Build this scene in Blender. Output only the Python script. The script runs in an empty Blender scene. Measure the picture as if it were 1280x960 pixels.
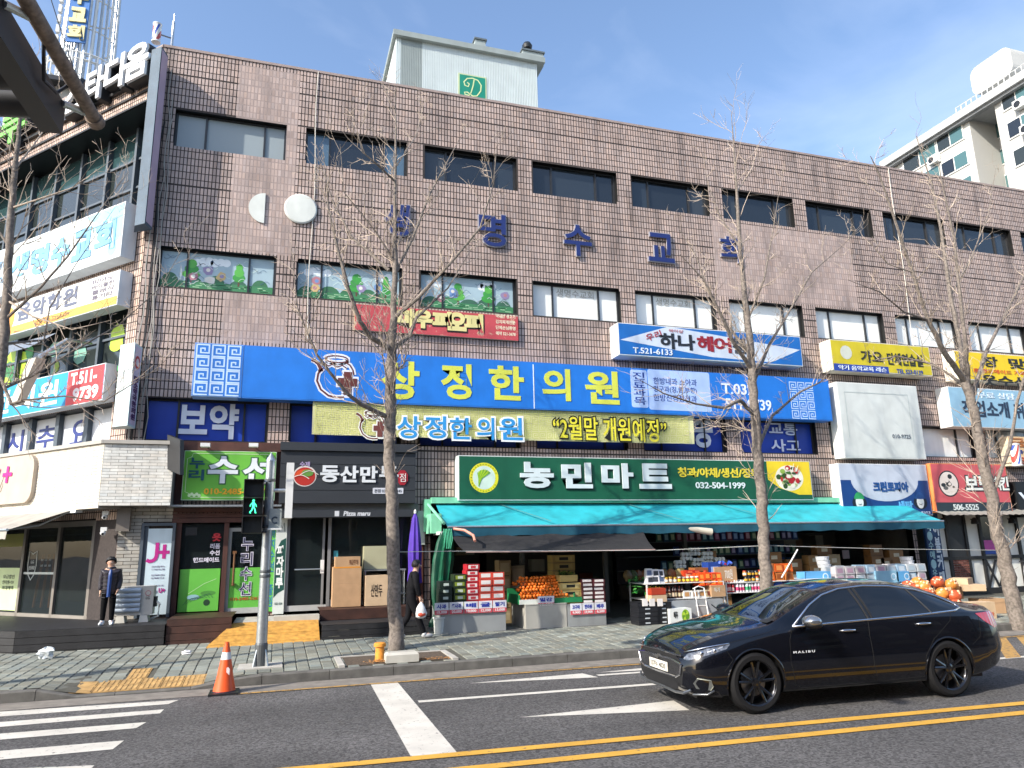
import bpy, math, random
import numpy as np
from mathutils import Vector, Matrix
R=math.radians; SC=bpy.context.scene; COL=SC.collection
random.seed(7); rnd=random.Random(11)
# ---------------------------------------------------------------- camera, sky, sun, exposure
H=2.0; FPX=908.3
YAW,PITCH,ROLL=R(17.754),R(12.487),R(-1.159)
_f=Vector((math.sin(YAW)*math.cos(PITCH),math.cos(YAW)*math.cos(PITCH),math.sin(PITCH)))
_r0=Vector((math.cos(YAW),-math.sin(YAW),0)); _u0=_r0.cross(_f)
_r=_r0*math.cos(ROLL)+_u0*math.sin(ROLL); _u=-_r0*math.sin(ROLL)+_u0*math.cos(ROLL)
CAM=Vector((0,0,H))
cd=bpy.data.cameras.new('camera'); cam=bpy.data.objects.new('camera',cd); COL.objects.link(cam)
cd.sensor_width=36; cd.lens=FPX/1280*36; cd.clip_end=2000; cd.clip_start=.05
cam.matrix_world=Matrix(((_r.x,_u.x,-_f.x,0),(_r.y,_u.y,-_f.y,0),(_r.z,_u.z,-_f.z,H),(0,0,0,1)))
SC.camera=cam
SUN_EL=R(33); SUNV=Vector((-.92,-.40,0)).normalized()*math.cos(SUN_EL)+Vector((0,0,math.sin(SUN_EL)))
w=bpy.data.worlds.new("World"); SC.world=w; w.use_nodes=True
nt=w.node_tree; bg=nt.nodes['Background']; sky=nt.nodes.new('ShaderNodeTexSky'); sky.sky_type='NISHITA'; sky.sun_disc=False
sky.sun_elevation=SUN_EL; sky.sun_rotation=math.atan2(SUNV.x,SUNV.y); sky.air_density=1.0; sky.dust_density=1.7; sky.ozone_density=2.5
# thin high cloud, mixed into the sky all the way round
tc=nt.nodes.new('ShaderNodeTexCoord'); mp=nt.nodes.new('ShaderNodeMapping'); mp.inputs['Scale'].default_value=(1.2,1.6,3.2); mp.inputs['Location'].default_value=(2.7,1.9,.6)
nz=nt.nodes.new('ShaderNodeTexNoise'); nz.inputs['Scale'].default_value=1.9; nz.inputs['Detail'].default_value=7; nz.inputs['Roughness'].default_value=.52; nz.inputs['Distortion'].default_value=.6
cr=nt.nodes.new('ShaderNodeValToRGB'); cr.color_ramp.elements[0].position=.47; cr.color_ramp.elements[1].position=.78
cr.color_ramp.elements[1].color=(.13,.13,.13,1)
mx=nt.nodes.new('ShaderNodeMixRGB'); mx.inputs[2].default_value=(7.2,7.4,8.0,1)
nt.links.new(tc.outputs['Generated'],mp.inputs[0]); nt.links.new(mp.outputs[0],nz.inputs[0]); nt.links.new(nz.outputs[0],cr.inputs[0])
nt.links.new(cr.outputs[0],mx.inputs[0]); nt.links.new(sky.outputs[0],mx.inputs[1]); nt.links.new(mx.outputs[0],bg.inputs[0])
bg.inputs[1].default_value=.15
sl=bpy.data.lights.new('sun','SUN'); so=bpy.data.objects.new('sun',sl); COL.objects.link(so)
sl.energy=3.3; sl.angle=R(.5); sl.color=(1,.93,.82); so.rotation_euler=SUNV.to_track_quat('Z','Y').to_euler()
SC.view_settings.view_transform='Standard'; SC.view_settings.look='None'; SC.view_settings.gamma=1
SC.view_settings.exposure=1.08; SC.view_settings.use_curve_mapping=False

# ---------------------------------------------------------------- materials
def lin(h):
    h=h.lstrip('#'); o=[]
    for i in (0,2,4):
        v=int(h[i:i+2],16)/255; o.append(v/12.92 if v<=.04045 else ((v+.055)/1.055)**2.4)
    return tuple(o)
MC={}
def mat(name,col,rough=.6,metal=0,var=.12,scale=6,bump=.0,bscale=60,spec=.5,attr=None,coat=0,dirt=0):
    """procedural material: base colour with soft wear noise, optional bump, optional per-piece tint"""
    if name in MC: return MC[name]
    m=bpy.data.materials.new(name); m.use_nodes=True; n=m.node_tree; b=n.nodes['Principled BSDF']
    if isinstance(col,str): col=lin(col)
    b.inputs['Roughness'].default_value=rough; b.inputs['Metallic'].default_value=metal; b.inputs['Specular IOR Level'].default_value=spec
    if coat: b.inputs['Coat Weight'].default_value=coat; b.inputs['Coat Roughness'].default_value=.03
    tx=n.nodes.new('ShaderNodeTexCoord'); geo=n.nodes.new('ShaderNodeNewGeometry')
    nz=n.nodes.new('ShaderNodeTexNoise'); nz.inputs['Scale'].default_value=scale; nz.inputs['Detail'].default_value=6
    n.links.new(geo.outputs['Position'],nz.inputs[0])
    rp=n.nodes.new('ShaderNodeMapRange'); rp.inputs[1].default_value=.3; rp.inputs[2].default_value=.7; rp.inputs[3].default_value=1-var; rp.inputs[4].default_value=1+var*.6
    n.links.new(nz.outputs[0],rp.inputs[0])
    mu=n.nodes.new('ShaderNodeVectorMath'); mu.operation='SCALE'; mu.inputs[0].default_value=col[:3]
    n.links.new(rp.outputs[0],mu.inputs[3]); last=mu.outputs[0]
    if attr:
        at=n.nodes.new('ShaderNodeAttribute'); at.attribute_name=attr
        m2=n.nodes.new('ShaderNodeVectorMath'); m2.operation='MULTIPLY'; n.links.new(last,m2.inputs[0]); n.links.new(at.outputs['Color'],m2.inputs[1]); last=m2.outputs[0]
    if dirt:
        mpn=n.nodes.new('ShaderNodeMapping'); mpn.inputs['Scale'].default_value=(1.7,1.7,.22); n.links.new(geo.outputs['Position'],mpn.inputs[0])
        n2=n.nodes.new('ShaderNodeTexNoise'); n2.inputs['Scale'].default_value=1.6; n2.inputs['Detail'].default_value=8; n.links.new(mpn.outputs[0],n2.inputs[0])
        r2=n.nodes.new('ShaderNodeMapRange'); r2.inputs[1].default_value=.5; r2.inputs[2].default_value=.75; r2.inputs[3].default_value=1; r2.inputs[4].default_value=1-dirt; n.links.new(n2.outputs[0],r2.inputs[0])
        m3=n.nodes.new('ShaderNodeVectorMath'); m3.operation='SCALE'; n.links.new(last,m3.inputs[0]); n.links.new(r2.outputs[0],m3.inputs[3]); last=m3.outputs[0]
    n.links.new(last,b.inputs['Base Color'])
    if bump:
        nb=n.nodes.new('ShaderNodeTexNoise'); nb.inputs['Scale'].default_value=bscale; nb.inputs['Detail'].default_value=4; n.links.new(geo.outputs['Position'],nb.inputs[0])
        bm=n.nodes.new('ShaderNodeBump'); bm.inputs['Strength'].default_value=bump; bm.inputs['Distance'].default_value=.01
        n.links.new(nb.outputs[0],bm.inputs['Height']); n.links.new(bm.outputs[0],b.inputs['Normal'])
    MC[name]=m; return m
def glass(name,col,rough=.03,alpha=.35,spec=.6):
    if name in MC: return MC[name]
    m=bpy.data.materials.new(name); m.use_nodes=True; n=m.node_tree
    b=n.nodes['Principled BSDF']; b.inputs['Base Color'].default_value=(*(lin(col) if isinstance(col,str) else col),1)
    b.inputs['Roughness'].default_value=rough; b.inputs['Specular IOR Level'].default_value=spec; b.inputs['Alpha'].default_value=alpha
    nb=n.nodes.new('ShaderNodeTexNoise'); nb.inputs['Scale'].default_value=.8; geo=n.nodes.new('ShaderNodeNewGeometry'); n.links.new(geo.outputs['Position'],nb.inputs[0])
    bm=n.nodes.new('ShaderNodeBump'); bm.inputs['Strength'].default_value=.06; bm.inputs['Distance'].default_value=.05; n.links.new(nb.outputs[0],bm.inputs['Height']); n.links.new(bm.outputs[0],b.inputs['Normal'])
    MC[name]=m; return m
def emis(name,col,s):
    m=bpy.data.materials.new(name); m.use_nodes=True; b=m.node_tree.nodes['Principled BSDF']; c=lin(col)
    b.inputs['Base Color'].default_value=(*c,1); b.inputs['Emission Color'].default_value=(*c,1); b.inputs['Emission Strength'].default_value=s; MC[name]=m; return m
def pm(h,rough=.5,k=1.0):   # printed / painted colour
    c=lin(h); key='print_'+h.strip('#')+('%.2f'%k)
    return mat(key,tuple(x*k for x in c),rough,var=.10,scale=2.2,dirt=.13)
M_tile=mat('mauve_tile',(.44,.338,.297),.5,var=.14,scale=1.2,attr='tint',bump=.15,bscale=90,dirt=.5)
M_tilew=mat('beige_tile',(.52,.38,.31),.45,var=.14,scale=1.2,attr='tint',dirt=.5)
M_grout=mat('dark_joint',(.045,.036,.034),.9,var=.3,scale=20)
M_plast=mat('mauve_render',(.31,.245,.225),.75,var=.12,scale=5,bump=.5,bscale=25,dirt=.25)
M_frame=mat('dark_window_frame',(.02,.021,.024),.4)
M_winG=glass('dark_window_glass',(.012,.016,.022),.04,1.0,.8)
M_teal=glass('teal_film_glass','#31494b',.12,1.0,.6)
M_white=mat('white_paint','#d9dad8',.45,var=.08,scale=3,dirt=.15)
M_metal=mat('galvanised_metal','#b4babd',.35,.75,var=.15,scale=20)
M_brick=mat('white_brick','#d3d2cc',.7,var=.15,scale=8,attr='tint',bump=.3,bscale=60,dirt=.2)
M_brickd=mat('stained_white_brick','#a9a59c',.8,var=.25,scale=4,attr='tint',bump=.4,bscale=60,dirt=.65)
M_paver=mat('green_grey_paver',(.205,.215,.185),.85,var=.22,scale=2.0,attr='tint',bump=.5,bscale=120,dirt=.15)
M_kerb=mat('grey_kerb_stone',(.115,.11,.10),.8,var=.3,scale=6,bump=.6,bscale=80)
M_deckB=mat('black_stained_plank',(.018,.018,.02),.6,var=.4,scale=4,bump=.4,bscale=30)
M_deckR=mat('brown_stained_plank',(.055,.022,.015),.55,var=.4,scale=4,bump=.4,bscale=30)
M_oak=mat('yellow_wood_plank',(.52,.27,.055),.6,var=.35,scale=9,bump=.3,bscale=40)
M_bark=mat('grey_brown_bark',(.20,.17,.145),.95,var=.5,scale=18,bump=1.0,bscale=70)
M_twig=mat('pale_twig_bark',(.43,.35,.28),.9,var=.3,scale=10)
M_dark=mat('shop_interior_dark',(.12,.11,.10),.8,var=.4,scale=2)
M_conc=mat('pale_concrete',(.42,.40,.36),.85,var=.2,scale=4,bump=.4,bscale=50)
M_glassS=glass('shop_glass',(.02,.028,.03),.02,.5,.7)

# ---------------------------------------------------------------- frames and mesh builder
class Fr:
    """a wall frame: origin, u along the wall (left to right as seen), n outward"""
    def __init__(s,o,u):
        s.o=Vector(o); s.u=Vector(u).normalized(); s.n=s.u.cross(Vector((0,0,1)))
    def P(s,u,z,d=0): return s.o+s.u*u+s.n*d+Vector((0,0,z))
    def px(s,x,y,d=0):
        r=_r*((x-640)/FPX)-_u*((y-480)/FPX)+_f
        t=((s.o+s.n*d-CAM).dot(s.n))/r.dot(s.n); p=CAM+r*t
        return (p-s.o).dot(s.u),p.z
def ground(x,y,z=0):
    r=_r*((x-640)/FPX)-_u*((y-480)/FPX)+_f; p=CAM+r*((z-H)/r.z); return p.x,p.y
def at(x,y,Y):
    r=_r*((x-640)/FPX)-_u*((y-480)/FPX)+_f; return CAM+r*(Y/r.y)
D=17.8
F=Fr((0,D,0),(1,0,0))
CU=-3.30
WG=Fr((CU,D,0),(.68,-.73,0))       # the wing that runs off to the left; u negative = away from the corner
class MB:
    def __init__(s): s.v=[];s.f=[];s.m=[];s.mats=[];s.seg=[]
    def mi(s,m):
        if m is None: return 0
        if m not in s.mats: s.mats.append(m)
        return s.mats.index(m)
    def poly(s,pts,m=None):
        k=len(s.v); s.v+=[tuple(p) for p in pts]; s.f.append(tuple(range(k,k+len(pts)))); s.m.append(s.mi(m)); return s
    def raw(s,vs,fs,m=None):
        k=len(s.v); s.v+=[tuple(p) for p in vs]; i=s.mi(m)
        for f in fs: s.f.append(tuple(k+q for q in f)); s.m.append(i)
        return s
    def hexa(s,c,m=None):
        return s.raw(c,[(0,3,2,1),(4,5,6,7),(0,1,5,4),(1,2,6,5),(2,3,7,6),(3,0,4,7)],m)
    def box(s,fr,u0,u1,z0,z1,d0,d1,m=None):
        if d0>d1: d0,d1=d1,d0
        if u0>u1: u0,u1=u1,u0
        if z0>z1: z0,z1=z1,z0
        P=fr.P
        return s.hexa([P(u0,z0,d1),P(u1,z0,d1),P(u1,z0,d0),P(u0,z0,d0),P(u0,z1,d1),P(u1,z1,d1),P(u1,z1,d0),P(u0,z1,d0)],m)
    def quad(s,fr,u0,u1,z0,z1,d,m=None):
        P=fr.P; return s.poly([P(u0,z0,d),P(u1,z0,d),P(u1,z1,d),P(u0,z1,d)],m)
    def wbox(s,x0,x1,y0,y1,z0,z1,m=None):
        return s.hexa([(x0,y0,z0),(x1,y0,z0),(x1,y1,z0),(x0,y1,z0),(x0,y0,z1),(x1,y0,z1),(x1,y1,z1),(x0,y1,z1)],m)
    def fpoly(s,fr,pts,d,m=None): return s.poly([fr.P(u,z,d) for u,z in pts],m)
    def slab(s,fr,pts,d0,d1,m=None):
        n=len(pts); a=[fr.P(u,z,d1) for u,z in pts]; b=[fr.P(u,z,d0) for u,z in pts]
        return s.raw(a+b,[tuple(range(n)),tuple(range(2*n-1,n-1,-1))]+[(i,i+n,(i+1)%n+n,(i+1)%n) for i in range(n)],m)
    def tube(s,path,rad,seg=6,m=None,cap=True):
        path=[Vector(p) for p in path]; n=len(path)
        if not isinstance(rad,(list,tuple)): rad=[rad]*n
        vs=[];fs=[]; ref=None
        for i,p in enumerate(path):
            t=(path[min(i+1,n-1)]-path[max(i-1,0)])
            if t.length<1e-9: t=Vector((0,0,1))
            t.normalize()
            if ref is None: ref=Vector((0,0,1)) if abs(t.z)<.9 else Vector((1,0,0))
            a=t.cross(ref).normalized(); b=t.cross(a).normalized(); ref=-b if False else ref
            for k in range(seg):
                q=2*math.pi*k/seg; vs.append(p+(a*math.cos(q)+b*math.sin(q))*rad[i])
        for i in range(n-1):
            for k in range(seg):
                k2=(k+1)%seg; fs.append((i*seg+k,(i+1)*seg+k,(i+1)*seg+k2,i*seg+k2))
        if cap: fs.append(tuple(range(seg))); fs.append(tuple((n-1)*seg+k for k in reversed(range(seg))))
        return s.raw(vs,fs,m)
    def lathe(s,o,prof,seg=20,m=None,axis=Vector((0,0,1)),caps=True):
        o=Vector(o); axis=Vector(axis).normalized(); a=axis.orthogonal().normalized(); b=axis.cross(a); n=len(prof); vs=[]
        for r,z in prof:
            for k in range(seg):
                q=2*math.pi*k/seg; vs.append(o+axis*z+(a*math.cos(q)+b*math.sin(q))*r)
        fs=[(i*seg+k,i*seg+(k+1)%seg,(i+1)*seg+(k+1)%seg,(i+1)*seg+k) for i in range(n-1) for k in range(seg)]
        if caps and prof[0][0]>1e-4: fs.append(tuple(reversed(range(seg))))
        if caps and prof[-1][0]>1e-4: fs.append(tuple((n-1)*seg+k for k in range(seg)))
        return s.raw(vs,fs,m)
    def blob(s,o,r,m=None,seg=10,rings=7,rot=None,jit=0,rg=None):
        o=Vector(o); r=(r,r,r) if not hasattr(r,'__len__') else r; vs=[]; fs=[]
        for i in range(rings+1):
            th=math.pi*i/rings
            for k in range(seg):
                q=2*math.pi*k/seg; j=1+(rg.uniform(-jit,jit) if jit else 0)
                p=Vector((r[0]*math.sin(th)*math.cos(q)*j,r[1]*math.sin(th)*math.sin(q)*j,r[2]*math.cos(th)*j))
                if rot: p=rot@p
                vs.append(o+p)
        for i in range(rings):
            for k in range(seg): fs.append((i*seg+k,(i+1)*seg+k,(i+1)*seg+(k+1)%seg,i*seg+(k+1)%seg))
        return s.raw(vs,fs,m)
    def mesh(s,name,mats=None,smooth=False,center=True):
        V=np.array(s.v,dtype=float).reshape(-1,3)
        c=Vector((0,0,0))
        if center and len(V): c=Vector(((V[:,0].min()+V[:,0].max())/2,(V[:,1].min()+V[:,1].max())/2,V[:,2].min()))
        V=V-np.array(c)
        me=bpy.data.meshes.new(name); me.from_pydata(V.tolist(),[],s.f)
        for m in (s.mats or mats or []): me.materials.append(m)
        if s.mats: me.polygons.foreach_set('material_index',s.m)
        if smooth:
            me.polygons.foreach_set('use_smooth',[True]*len(s.f))
            try: me.set_sharp_from_angle(angle=R(38))
            except Exception: pass
        me.update(); return me,c
WL={}
def mkobj(name,me,c):
    o=bpy.data.objects.new(name,me); COL.objects.link(o); o.location=c; WL[o.name]=Vector(c); return o
def tag(o,label=None,cat=None,group=None,kind=None):
    if label: o['label']=label
    if cat: o['category']=cat
    if group: o['group']=group
    if kind: o['kind']=kind
    return o
def single(name,mb,m,label,cat,group=None,kind=None,smooth=False):
    me,c=mb.mesh(name,[m] if m else None,smooth); o=mkobj(name,me,c); return tag(o,label,cat,group,kind)
def struct(name,mb,m=None,smooth=False,label=None,kind='structure'):
    me,c=mb.mesh(name,[m] if m else None,smooth); o=mkobj(name,me,c); o['kind']=kind
    if label: o['label']=label
    return o
class Thing:
    def __init__(s,name,label=None,cat=None,group=None,kind=None,base=None):
        s.r=bpy.data.objects.new(name,None); COL.objects.link(s.r); s.r.empty_display_size=.2; tag(s.r,label,cat,group,kind); s.ch=[]; s.base=base
    def part(s,name,mb,m=None,sub=None,smooth=False,label=None,kind=None,data=None):
        if mb is not None and mb.seg and m is None and not data:
            segs=mb.seg; nv=segs[-1][2]; cover=sum(e[2]-e[1] for e in segs); runs=[]
            if cover==len(mb.v):
                for e in segs:
                    key=e[0] if len(e[0])==1 else '*'
                    if runs and (runs[-1][0]==key=='*'): runs[-1][2]=e[2]; runs[-1][4]=e[4]
                    elif runs and runs[-1][0]==key and key!='*' and abs(e[5]-runs[-1][5])<.06: runs[-1][2]=e[2]; runs[-1][4]=e[4]
                    else: runs.append([key,*e[1:]])
                big=[r for r in runs if r[0]!='*' and r[6]>.13]
                if big:
                    rest=MB(); rest.mats=list(mb.mats); last=None
                    for r in runs:
                        t=MB() if r in big else rest; t.mats=list(mb.mats); k=len(t.v)
                        t.v+=mb.v[r[1]:r[2]]; t.f+=[tuple(q-r[1]+k for q in f) for f in mb.f[r[3]:r[4]]]; t.m+=mb.m[r[3]:r[4]]
                        if r in big: last=s.part('letter',t,None,sub,smooth)
                    if rest.v: last=s.part('small_lettering',rest,None,sub,smooth,None,'stuff')
                    return last
                if name.endswith('lettering'): kind='stuff'
        if kind is None and name.endswith(('print','painting','faces','lettering','emblem','picture','strip')) : kind='stuff'
        if data: me,c=data
        else: me,c=mb.mesh(name,[m] if m else None,smooth)
        o=mkobj(name,me,c); s.ch.append((o,sub)); tag(o,label,None,None,kind); return o
    def done(s):
        tops=[o for o,p in s.ch if p is None]
        if s.base is None:
            xs=[];ys=[];zs=[]
            for o in tops:
                for b in o.bound_box: xs.append(o.location.x+b[0]); ys.append(o.location.y+b[1]); zs.append(o.location.z+b[2])
            s.base=Vector(((min(xs)+max(xs))/2,(min(ys)+max(ys))/2,min(zs)))
        s.r.location=s.base
        for o,p in s.ch:
            par=s.r if p is None else p; pl=Vector(s.base) if p is None else WL[p.name]
            o.parent=par; o.location=WL[o.name]-pl
        return s.r
def dup(root,loc,label=None,rz=None,group=None):
    c=root.copy(); COL.objects.link(c); c.location=loc
    if rz is not None: c.rotation_euler=(0,0,rz)
    if label: c['label']=label
    if group: c['group']=group
    for ch in root.children:
        k=ch.copy(); COL.objects.link(k); k.parent=c
        for g in ch.children:
            q=g.copy(); COL.objects.link(q); q.parent=k
    return c
ON=['first','second','third','fourth','fifth','sixth','seventh','eighth','ninth','tenth','eleventh','twelfth','thirteenth','fourteenth','fifteenth','sixteenth','seventeenth','eighteenth','nineteenth','twentieth','twenty-first','twenty-second','twenty-third','twenty-fourth','twenty-fifth']
ORD=['lowest','second lowest','third','fourth','fifth','sixth','seventh','eighth','ninth','tenth']
# ---------------------------------------------------------------- lettering
TC={}
def text_mesh(s,offset=0,shear=0,space=1.0,serif=False):
    k=(s,offset,shear,space)
    if k in TC: return TC[k]
    c=bpy.data.curves.new('lettering','FONT'); c.body=s; c.size=1; c.offset=offset; c.shear=shear; c.space_character=space; c.resolution_u=3; c.extrude=0.01
    o=bpy.data.objects.new('lettering_tmp',c); m=o.to_mesh()
    V=[tuple(v.co) for v in m.vertices]; Fc=[tuple(p.vertices) for p in m.polygons]
    o.to_mesh_clear(); bpy.data.objects.remove(o); bpy.data.curves.remove(c)
    TC[k]=(V,Fc); return TC[k]
def text(mb,fr,s,u0,u1,z0,z1,d,m,th=.01,off=.02,shear=0,space=1.0,box=None,vertical=False,rot=0):
    """lettering fitted to the rectangle u0..u1, z0..z1 of a frame, th proud of depth d"""
    if vertical:
        n=len(s); hh=(z1-z0)/n
        for i,ch in enumerate(s):
            if ch==' ': continue
            text(mb,fr,ch,u0,u1,z1-(i+.93)*hh,z1-(i+.07)*hh,d,m,th,off)
        return
    V,Fc=text_mesh(s,off,shear,space)
    if not V: return
    B=text_mesh(s,0,shear,space)[0] if off else V
    x0=min(v[0] for v in B);x1=max(v[0] for v in B);y0=min(v[1] for v in B);y1=max(v[1] for v in B)
    if box: y0,y1=box
    sx=(u1-u0)/max(x1-x0,1e-4); sy=(z1-z0)/max(y1-y0,1e-4)
    cu,cz=(u0+u1)/2,(z0+z1)/2; cc,ss=math.cos(rot),math.sin(rot); vs=[]
    for v in V:
        a=u0+(v[0]-x0)*sx-cu; b=z0+(v[1]-y0)*sy-cz
        vs.append(fr.P(cu+a*cc-b*ss,cz+a*ss+b*cc,d+(th if v[2]>0 else 0)))
    v0,f0=len(mb.v),len(mb.f); mb.raw(vs,Fc,m); mb.seg.append((s,v0,len(mb.v),f0,len(mb.f),cu,abs(z1-z0)))
def ptext(mb,fr,s,bl,tr,d,m,**k):
    u0,z0=fr.px(*bl,d); u1,z1=fr.px(*tr,d); text(mb,fr,s,u0,u1,z0,z1,d,m,**k)
def stroke(mb,fr,pts,wd,d,m,th=.004,closed=False):
    pts=[Vector((p[0],p[1])) for p in pts]
    if closed: pts=pts+[pts[0]]
    n=len(pts); L=[];Rr=[]
    for i in range(n):
        a=pts[max(i-1,0)]; b=pts[min(i+1,n-1)]
        if closed and i in(0,n-1): a=pts[n-2]; b=pts[1]
        t=(b-a); t=t/(t.length or 1); nn=Vector((-t.y,t.x)); ww=wd if not hasattr(wd,'__len__') else wd[min(i,len(wd)-1)]
        L.append(pts[i]+nn*ww/2); Rr.append(pts[i]-nn*ww/2)
    vs=[fr.P(p.x,p.y,d+th) for p in L]+[fr.P(p.x,p.y,d+th) for p in Rr]
    mb.raw(vs,[(i,i+1,n+i+1,n+i) for i in range(n-1)],m)
def disc(mb,fr,u,z,r,d,m,n=24,rz=None,a0=0,a1=2*math.pi):
    pts=[(u+r*math.cos(a0+(a1-a0)*k/n),z+(rz or r)*math.sin(a0+(a1-a0)*k/n)) for k in range(n+(0 if a1-a0>6.2 else 1))]
    mb.fpoly(fr,pts,d,m)
def rrect(u0,u1,z0,z1,r,n=5):
    p=[]
    for cx,cz,a in((u1-r,z1-r,0),(u0+r,z1-r,90),(u0+r,z0+r,180),(u1-r,z0+r,270)):
        for k in range(n+1): q=R(a+90*k/n); p.append((cx+r*math.cos(q),cz+r*math.sin(q)))
    return p
# ---------------------------------------------------------------- walls
def holes_wall(mb,fr,u0,u1,z0,z1,holes,d,reveal,m,mr=None):
    us=sorted({u0,u1,*[h[0] for h in holes],*[h[1] for h in holes]}); zs=sorted({z0,z1,*[h[2] for h in holes],*[h[3] for h in holes]})
    us=[u for u in us if u0<=u<=u1]; zs=[z for z in zs if z0<=z<=z1]
    for a,b in zip(us,us[1:]):
        for c,e in zip(zs,zs[1:]):
            cu,cz=(a+b)/2,(c+e)/2
            if any(h[0]<cu<h[1] and h[2]<cz<h[3] for h in holes): continue
            mb.quad(fr,a,b,c,e,d,m)
    for h in holes:
        P=fr.P; a,b,c,e=h[:4]; q=d-reveal
        mb.poly([P(a,c,d),P(a,c,q),P(b,c,q),P(b,c,d)],mr); mb.poly([P(a,e,q),P(a,e,d),P(b,e,d),P(b,e,q)],mr)
        mb.poly([P(a,c,q),P(a,c,d),P(a,e,d),P(a,e,q)],mr); mb.poly([P(b,c,d),P(b,c,q),P(b,e,q),P(b,e,d)],mr)
def tiles(fr,u0,u1,z0,z1,tu,tz,holes,d,th,gap,bond=0,seed=1,tvar=.13,row_gaps=(),chamfer=.006,skipfn=None):
    """relief of separate tiles: raised chamfered plates with recessed joints; returns verts, faces, tint"""
    rg=np.random.RandomState(seed); nu=int(math.ceil((u1-u0)/tu))+1; nz=int(math.ceil((z1-z0)/tz))
    J,I=np.meshgrid(np.arange(nz),np.arange(nu),indexing='ij'); I=I.ravel();J=J.ravel()
    off=(J%2)*tu*bond if bond else 0
    a=u0+I*tu-off+gap/2; b=a+tu-gap; c=z0+J*tz+gap/2; e=c+tz-gap
    for rgz in row_gaps: c=np.where(J==rgz,c+gap*1.3,c)
    a=np.maximum(a,u0+gap/2); b=np.minimum(b,u1-gap/2); e=np.minimum(e,z1-gap/2); keep=(b-a>gap)&(e-c>gap)
    for h in holes:
        ov=(a<h[1])&(b>h[0])&(c<h[3])&(e>h[2]); cu=(a+b)/2; cz=(c+e)/2
        ins=ov&(cu>h[0])&(cu<h[1])&(cz>h[2])&(cz<h[3]); keep&=~ins; ov&=~ins
        inu=(cu>h[0])&(cu<h[1]); inz=(cz>h[2])&(cz<h[3])
        e=np.where(ov&inu&(cz<h[2]),np.minimum(e,h[2]),e); c=np.where(ov&inu&(cz>h[3]),np.maximum(c,h[3]),c)
        b=np.where(ov&inz&(cu<h[0]),np.minimum(b,h[0]),b); a=np.where(ov&inz&(cu>h[1]),np.maximum(a,h[1]),a)
    keep&=(b-a>gap*.5)&(e-c>gap*.5)
    a,b,c,e,I,J=[q[keep] for q in(a,b,c,e,I,J)]
    if skipfn is not None:
        k=~skipfn((a+b)/2,(c+e)/2); a,b,c,e,I,J=[q[k] for q in(a,b,c,e,I,J)]
    n=len(a); dd=d+th*(1+rg.uniform(-.18,.12,n)); ch=chamfer
    U=np.stack([a,b,b,a,a+ch,b-ch,b-ch,a+ch],1); Z=np.stack([c,c,e,e,c+ch,c+ch,e-ch,e-ch],1)
    DD=np.stack([np.full(n,d)]*4+[dd]*4,1)+np.concatenate([np.zeros((n,4)),rg.uniform(-.0005,.0005,(n,4))],1)
    o=np.array(fr.o);uu=np.array(fr.u);nn=np.array(fr.n)
    V=o+U[...,None]*uu+DD[...,None]*nn+Z[...,None]*np.array([0,0,1.])
    V=V.reshape(-1,3); base=(np.arange(n)*8)[:,None,None]
    q=np.array([[4,5,6,7],[0,1,5,4],[1,2,6,5],[2,3,7,6],[3,0,4,7]])[None]
    FF=(base+q).reshape(-1,4)
    t=1+rg.normal(0,tvar,n).clip(-.34,.3); hue=rg.normal(0,.02,n)
    T=np.stack([t+hue,t,t-hue,np.ones(n)],1).repeat(8,0)
    return V,FF,T
def npmesh(name,V,FF,T,mats,flank=False):
    c=np.array([(V[:,0].min()+V[:,0].max())/2,(V[:,1].min()+V[:,1].max())/2,V[:,2].min()]); V=V-c
    me=bpy.data.meshes.new(name); n=len(V); m=len(FF); k=FF.shape[1]
    me.vertices.add(n); me.vertices.foreach_set('co',V.astype(np.float32).ravel())
    me.loops.add(m*k); me.loops.foreach_set('vertex_index',FF.astype(np.int32).ravel())
    me.polygons.add(m); me.polygons.foreach_set('loop_start',(np.arange(m)*k).astype(np.int32))
    me.update(calc_edges=True)
    if T is not None:
        at_=me.color_attributes.new('tint','FLOAT_COLOR','POINT'); at_.data.foreach_set('color',T.astype(np.float32).ravel())
    for q in mats: me.materials.append(q)
    if flank: me.polygons.foreach_set('material_index',np.tile([0,1,1,1,1],m//5).astype(np.int32))
    me.validate(); me.shade_flat(); return me,Vector(c)
# ================================================================ GROUND
M_asph=mat('asphalt',(.066,.063,.062),.85,var=.22,scale=.7,bump=.8,bscale=160)
n=M_asph.node_tree; b=n.nodes['Principled BSDF']
_src=b.inputs['Base Color'].links[0].from_socket; _geo=[q for q in n.nodes if q.type=='NEW_GEOMETRY'][0]
_v=n.nodes.new('ShaderNodeTexVoronoi'); _v.inputs['Scale'].default_value=48; n.links.new(_geo.outputs['Position'],_v.inputs['Vector'])
_sx=n.nodes.new('ShaderNodeSeparateColor'); n.links.new(_v.outputs['Color'],_sx.inputs[0])
_mr=n.nodes.new('ShaderNodeMapRange'); _mr.inputs[1].default_value=0; _mr.inputs[2].default_value=1; _mr.inputs[3].default_value=.45; _mr.inputs[4].default_value=2.1; n.links.new(_sx.outputs[0],_mr.inputs[0])
_sc=n.nodes.new('ShaderNodeVectorMath'); _sc.operation='SCALE'; n.links.new(_src,_sc.inputs[0]); n.links.new(_mr.outputs[0],_sc.inputs[3]); n.links.new(_sc.outputs[0],b.inputs['Base Color'])
_w=n.nodes.new('ShaderNodeMapping'); _w.inputs['Scale'].default_value=(.05,.55,1); n.links.new(_geo.outputs['Position'],_w.inputs[0])
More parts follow.
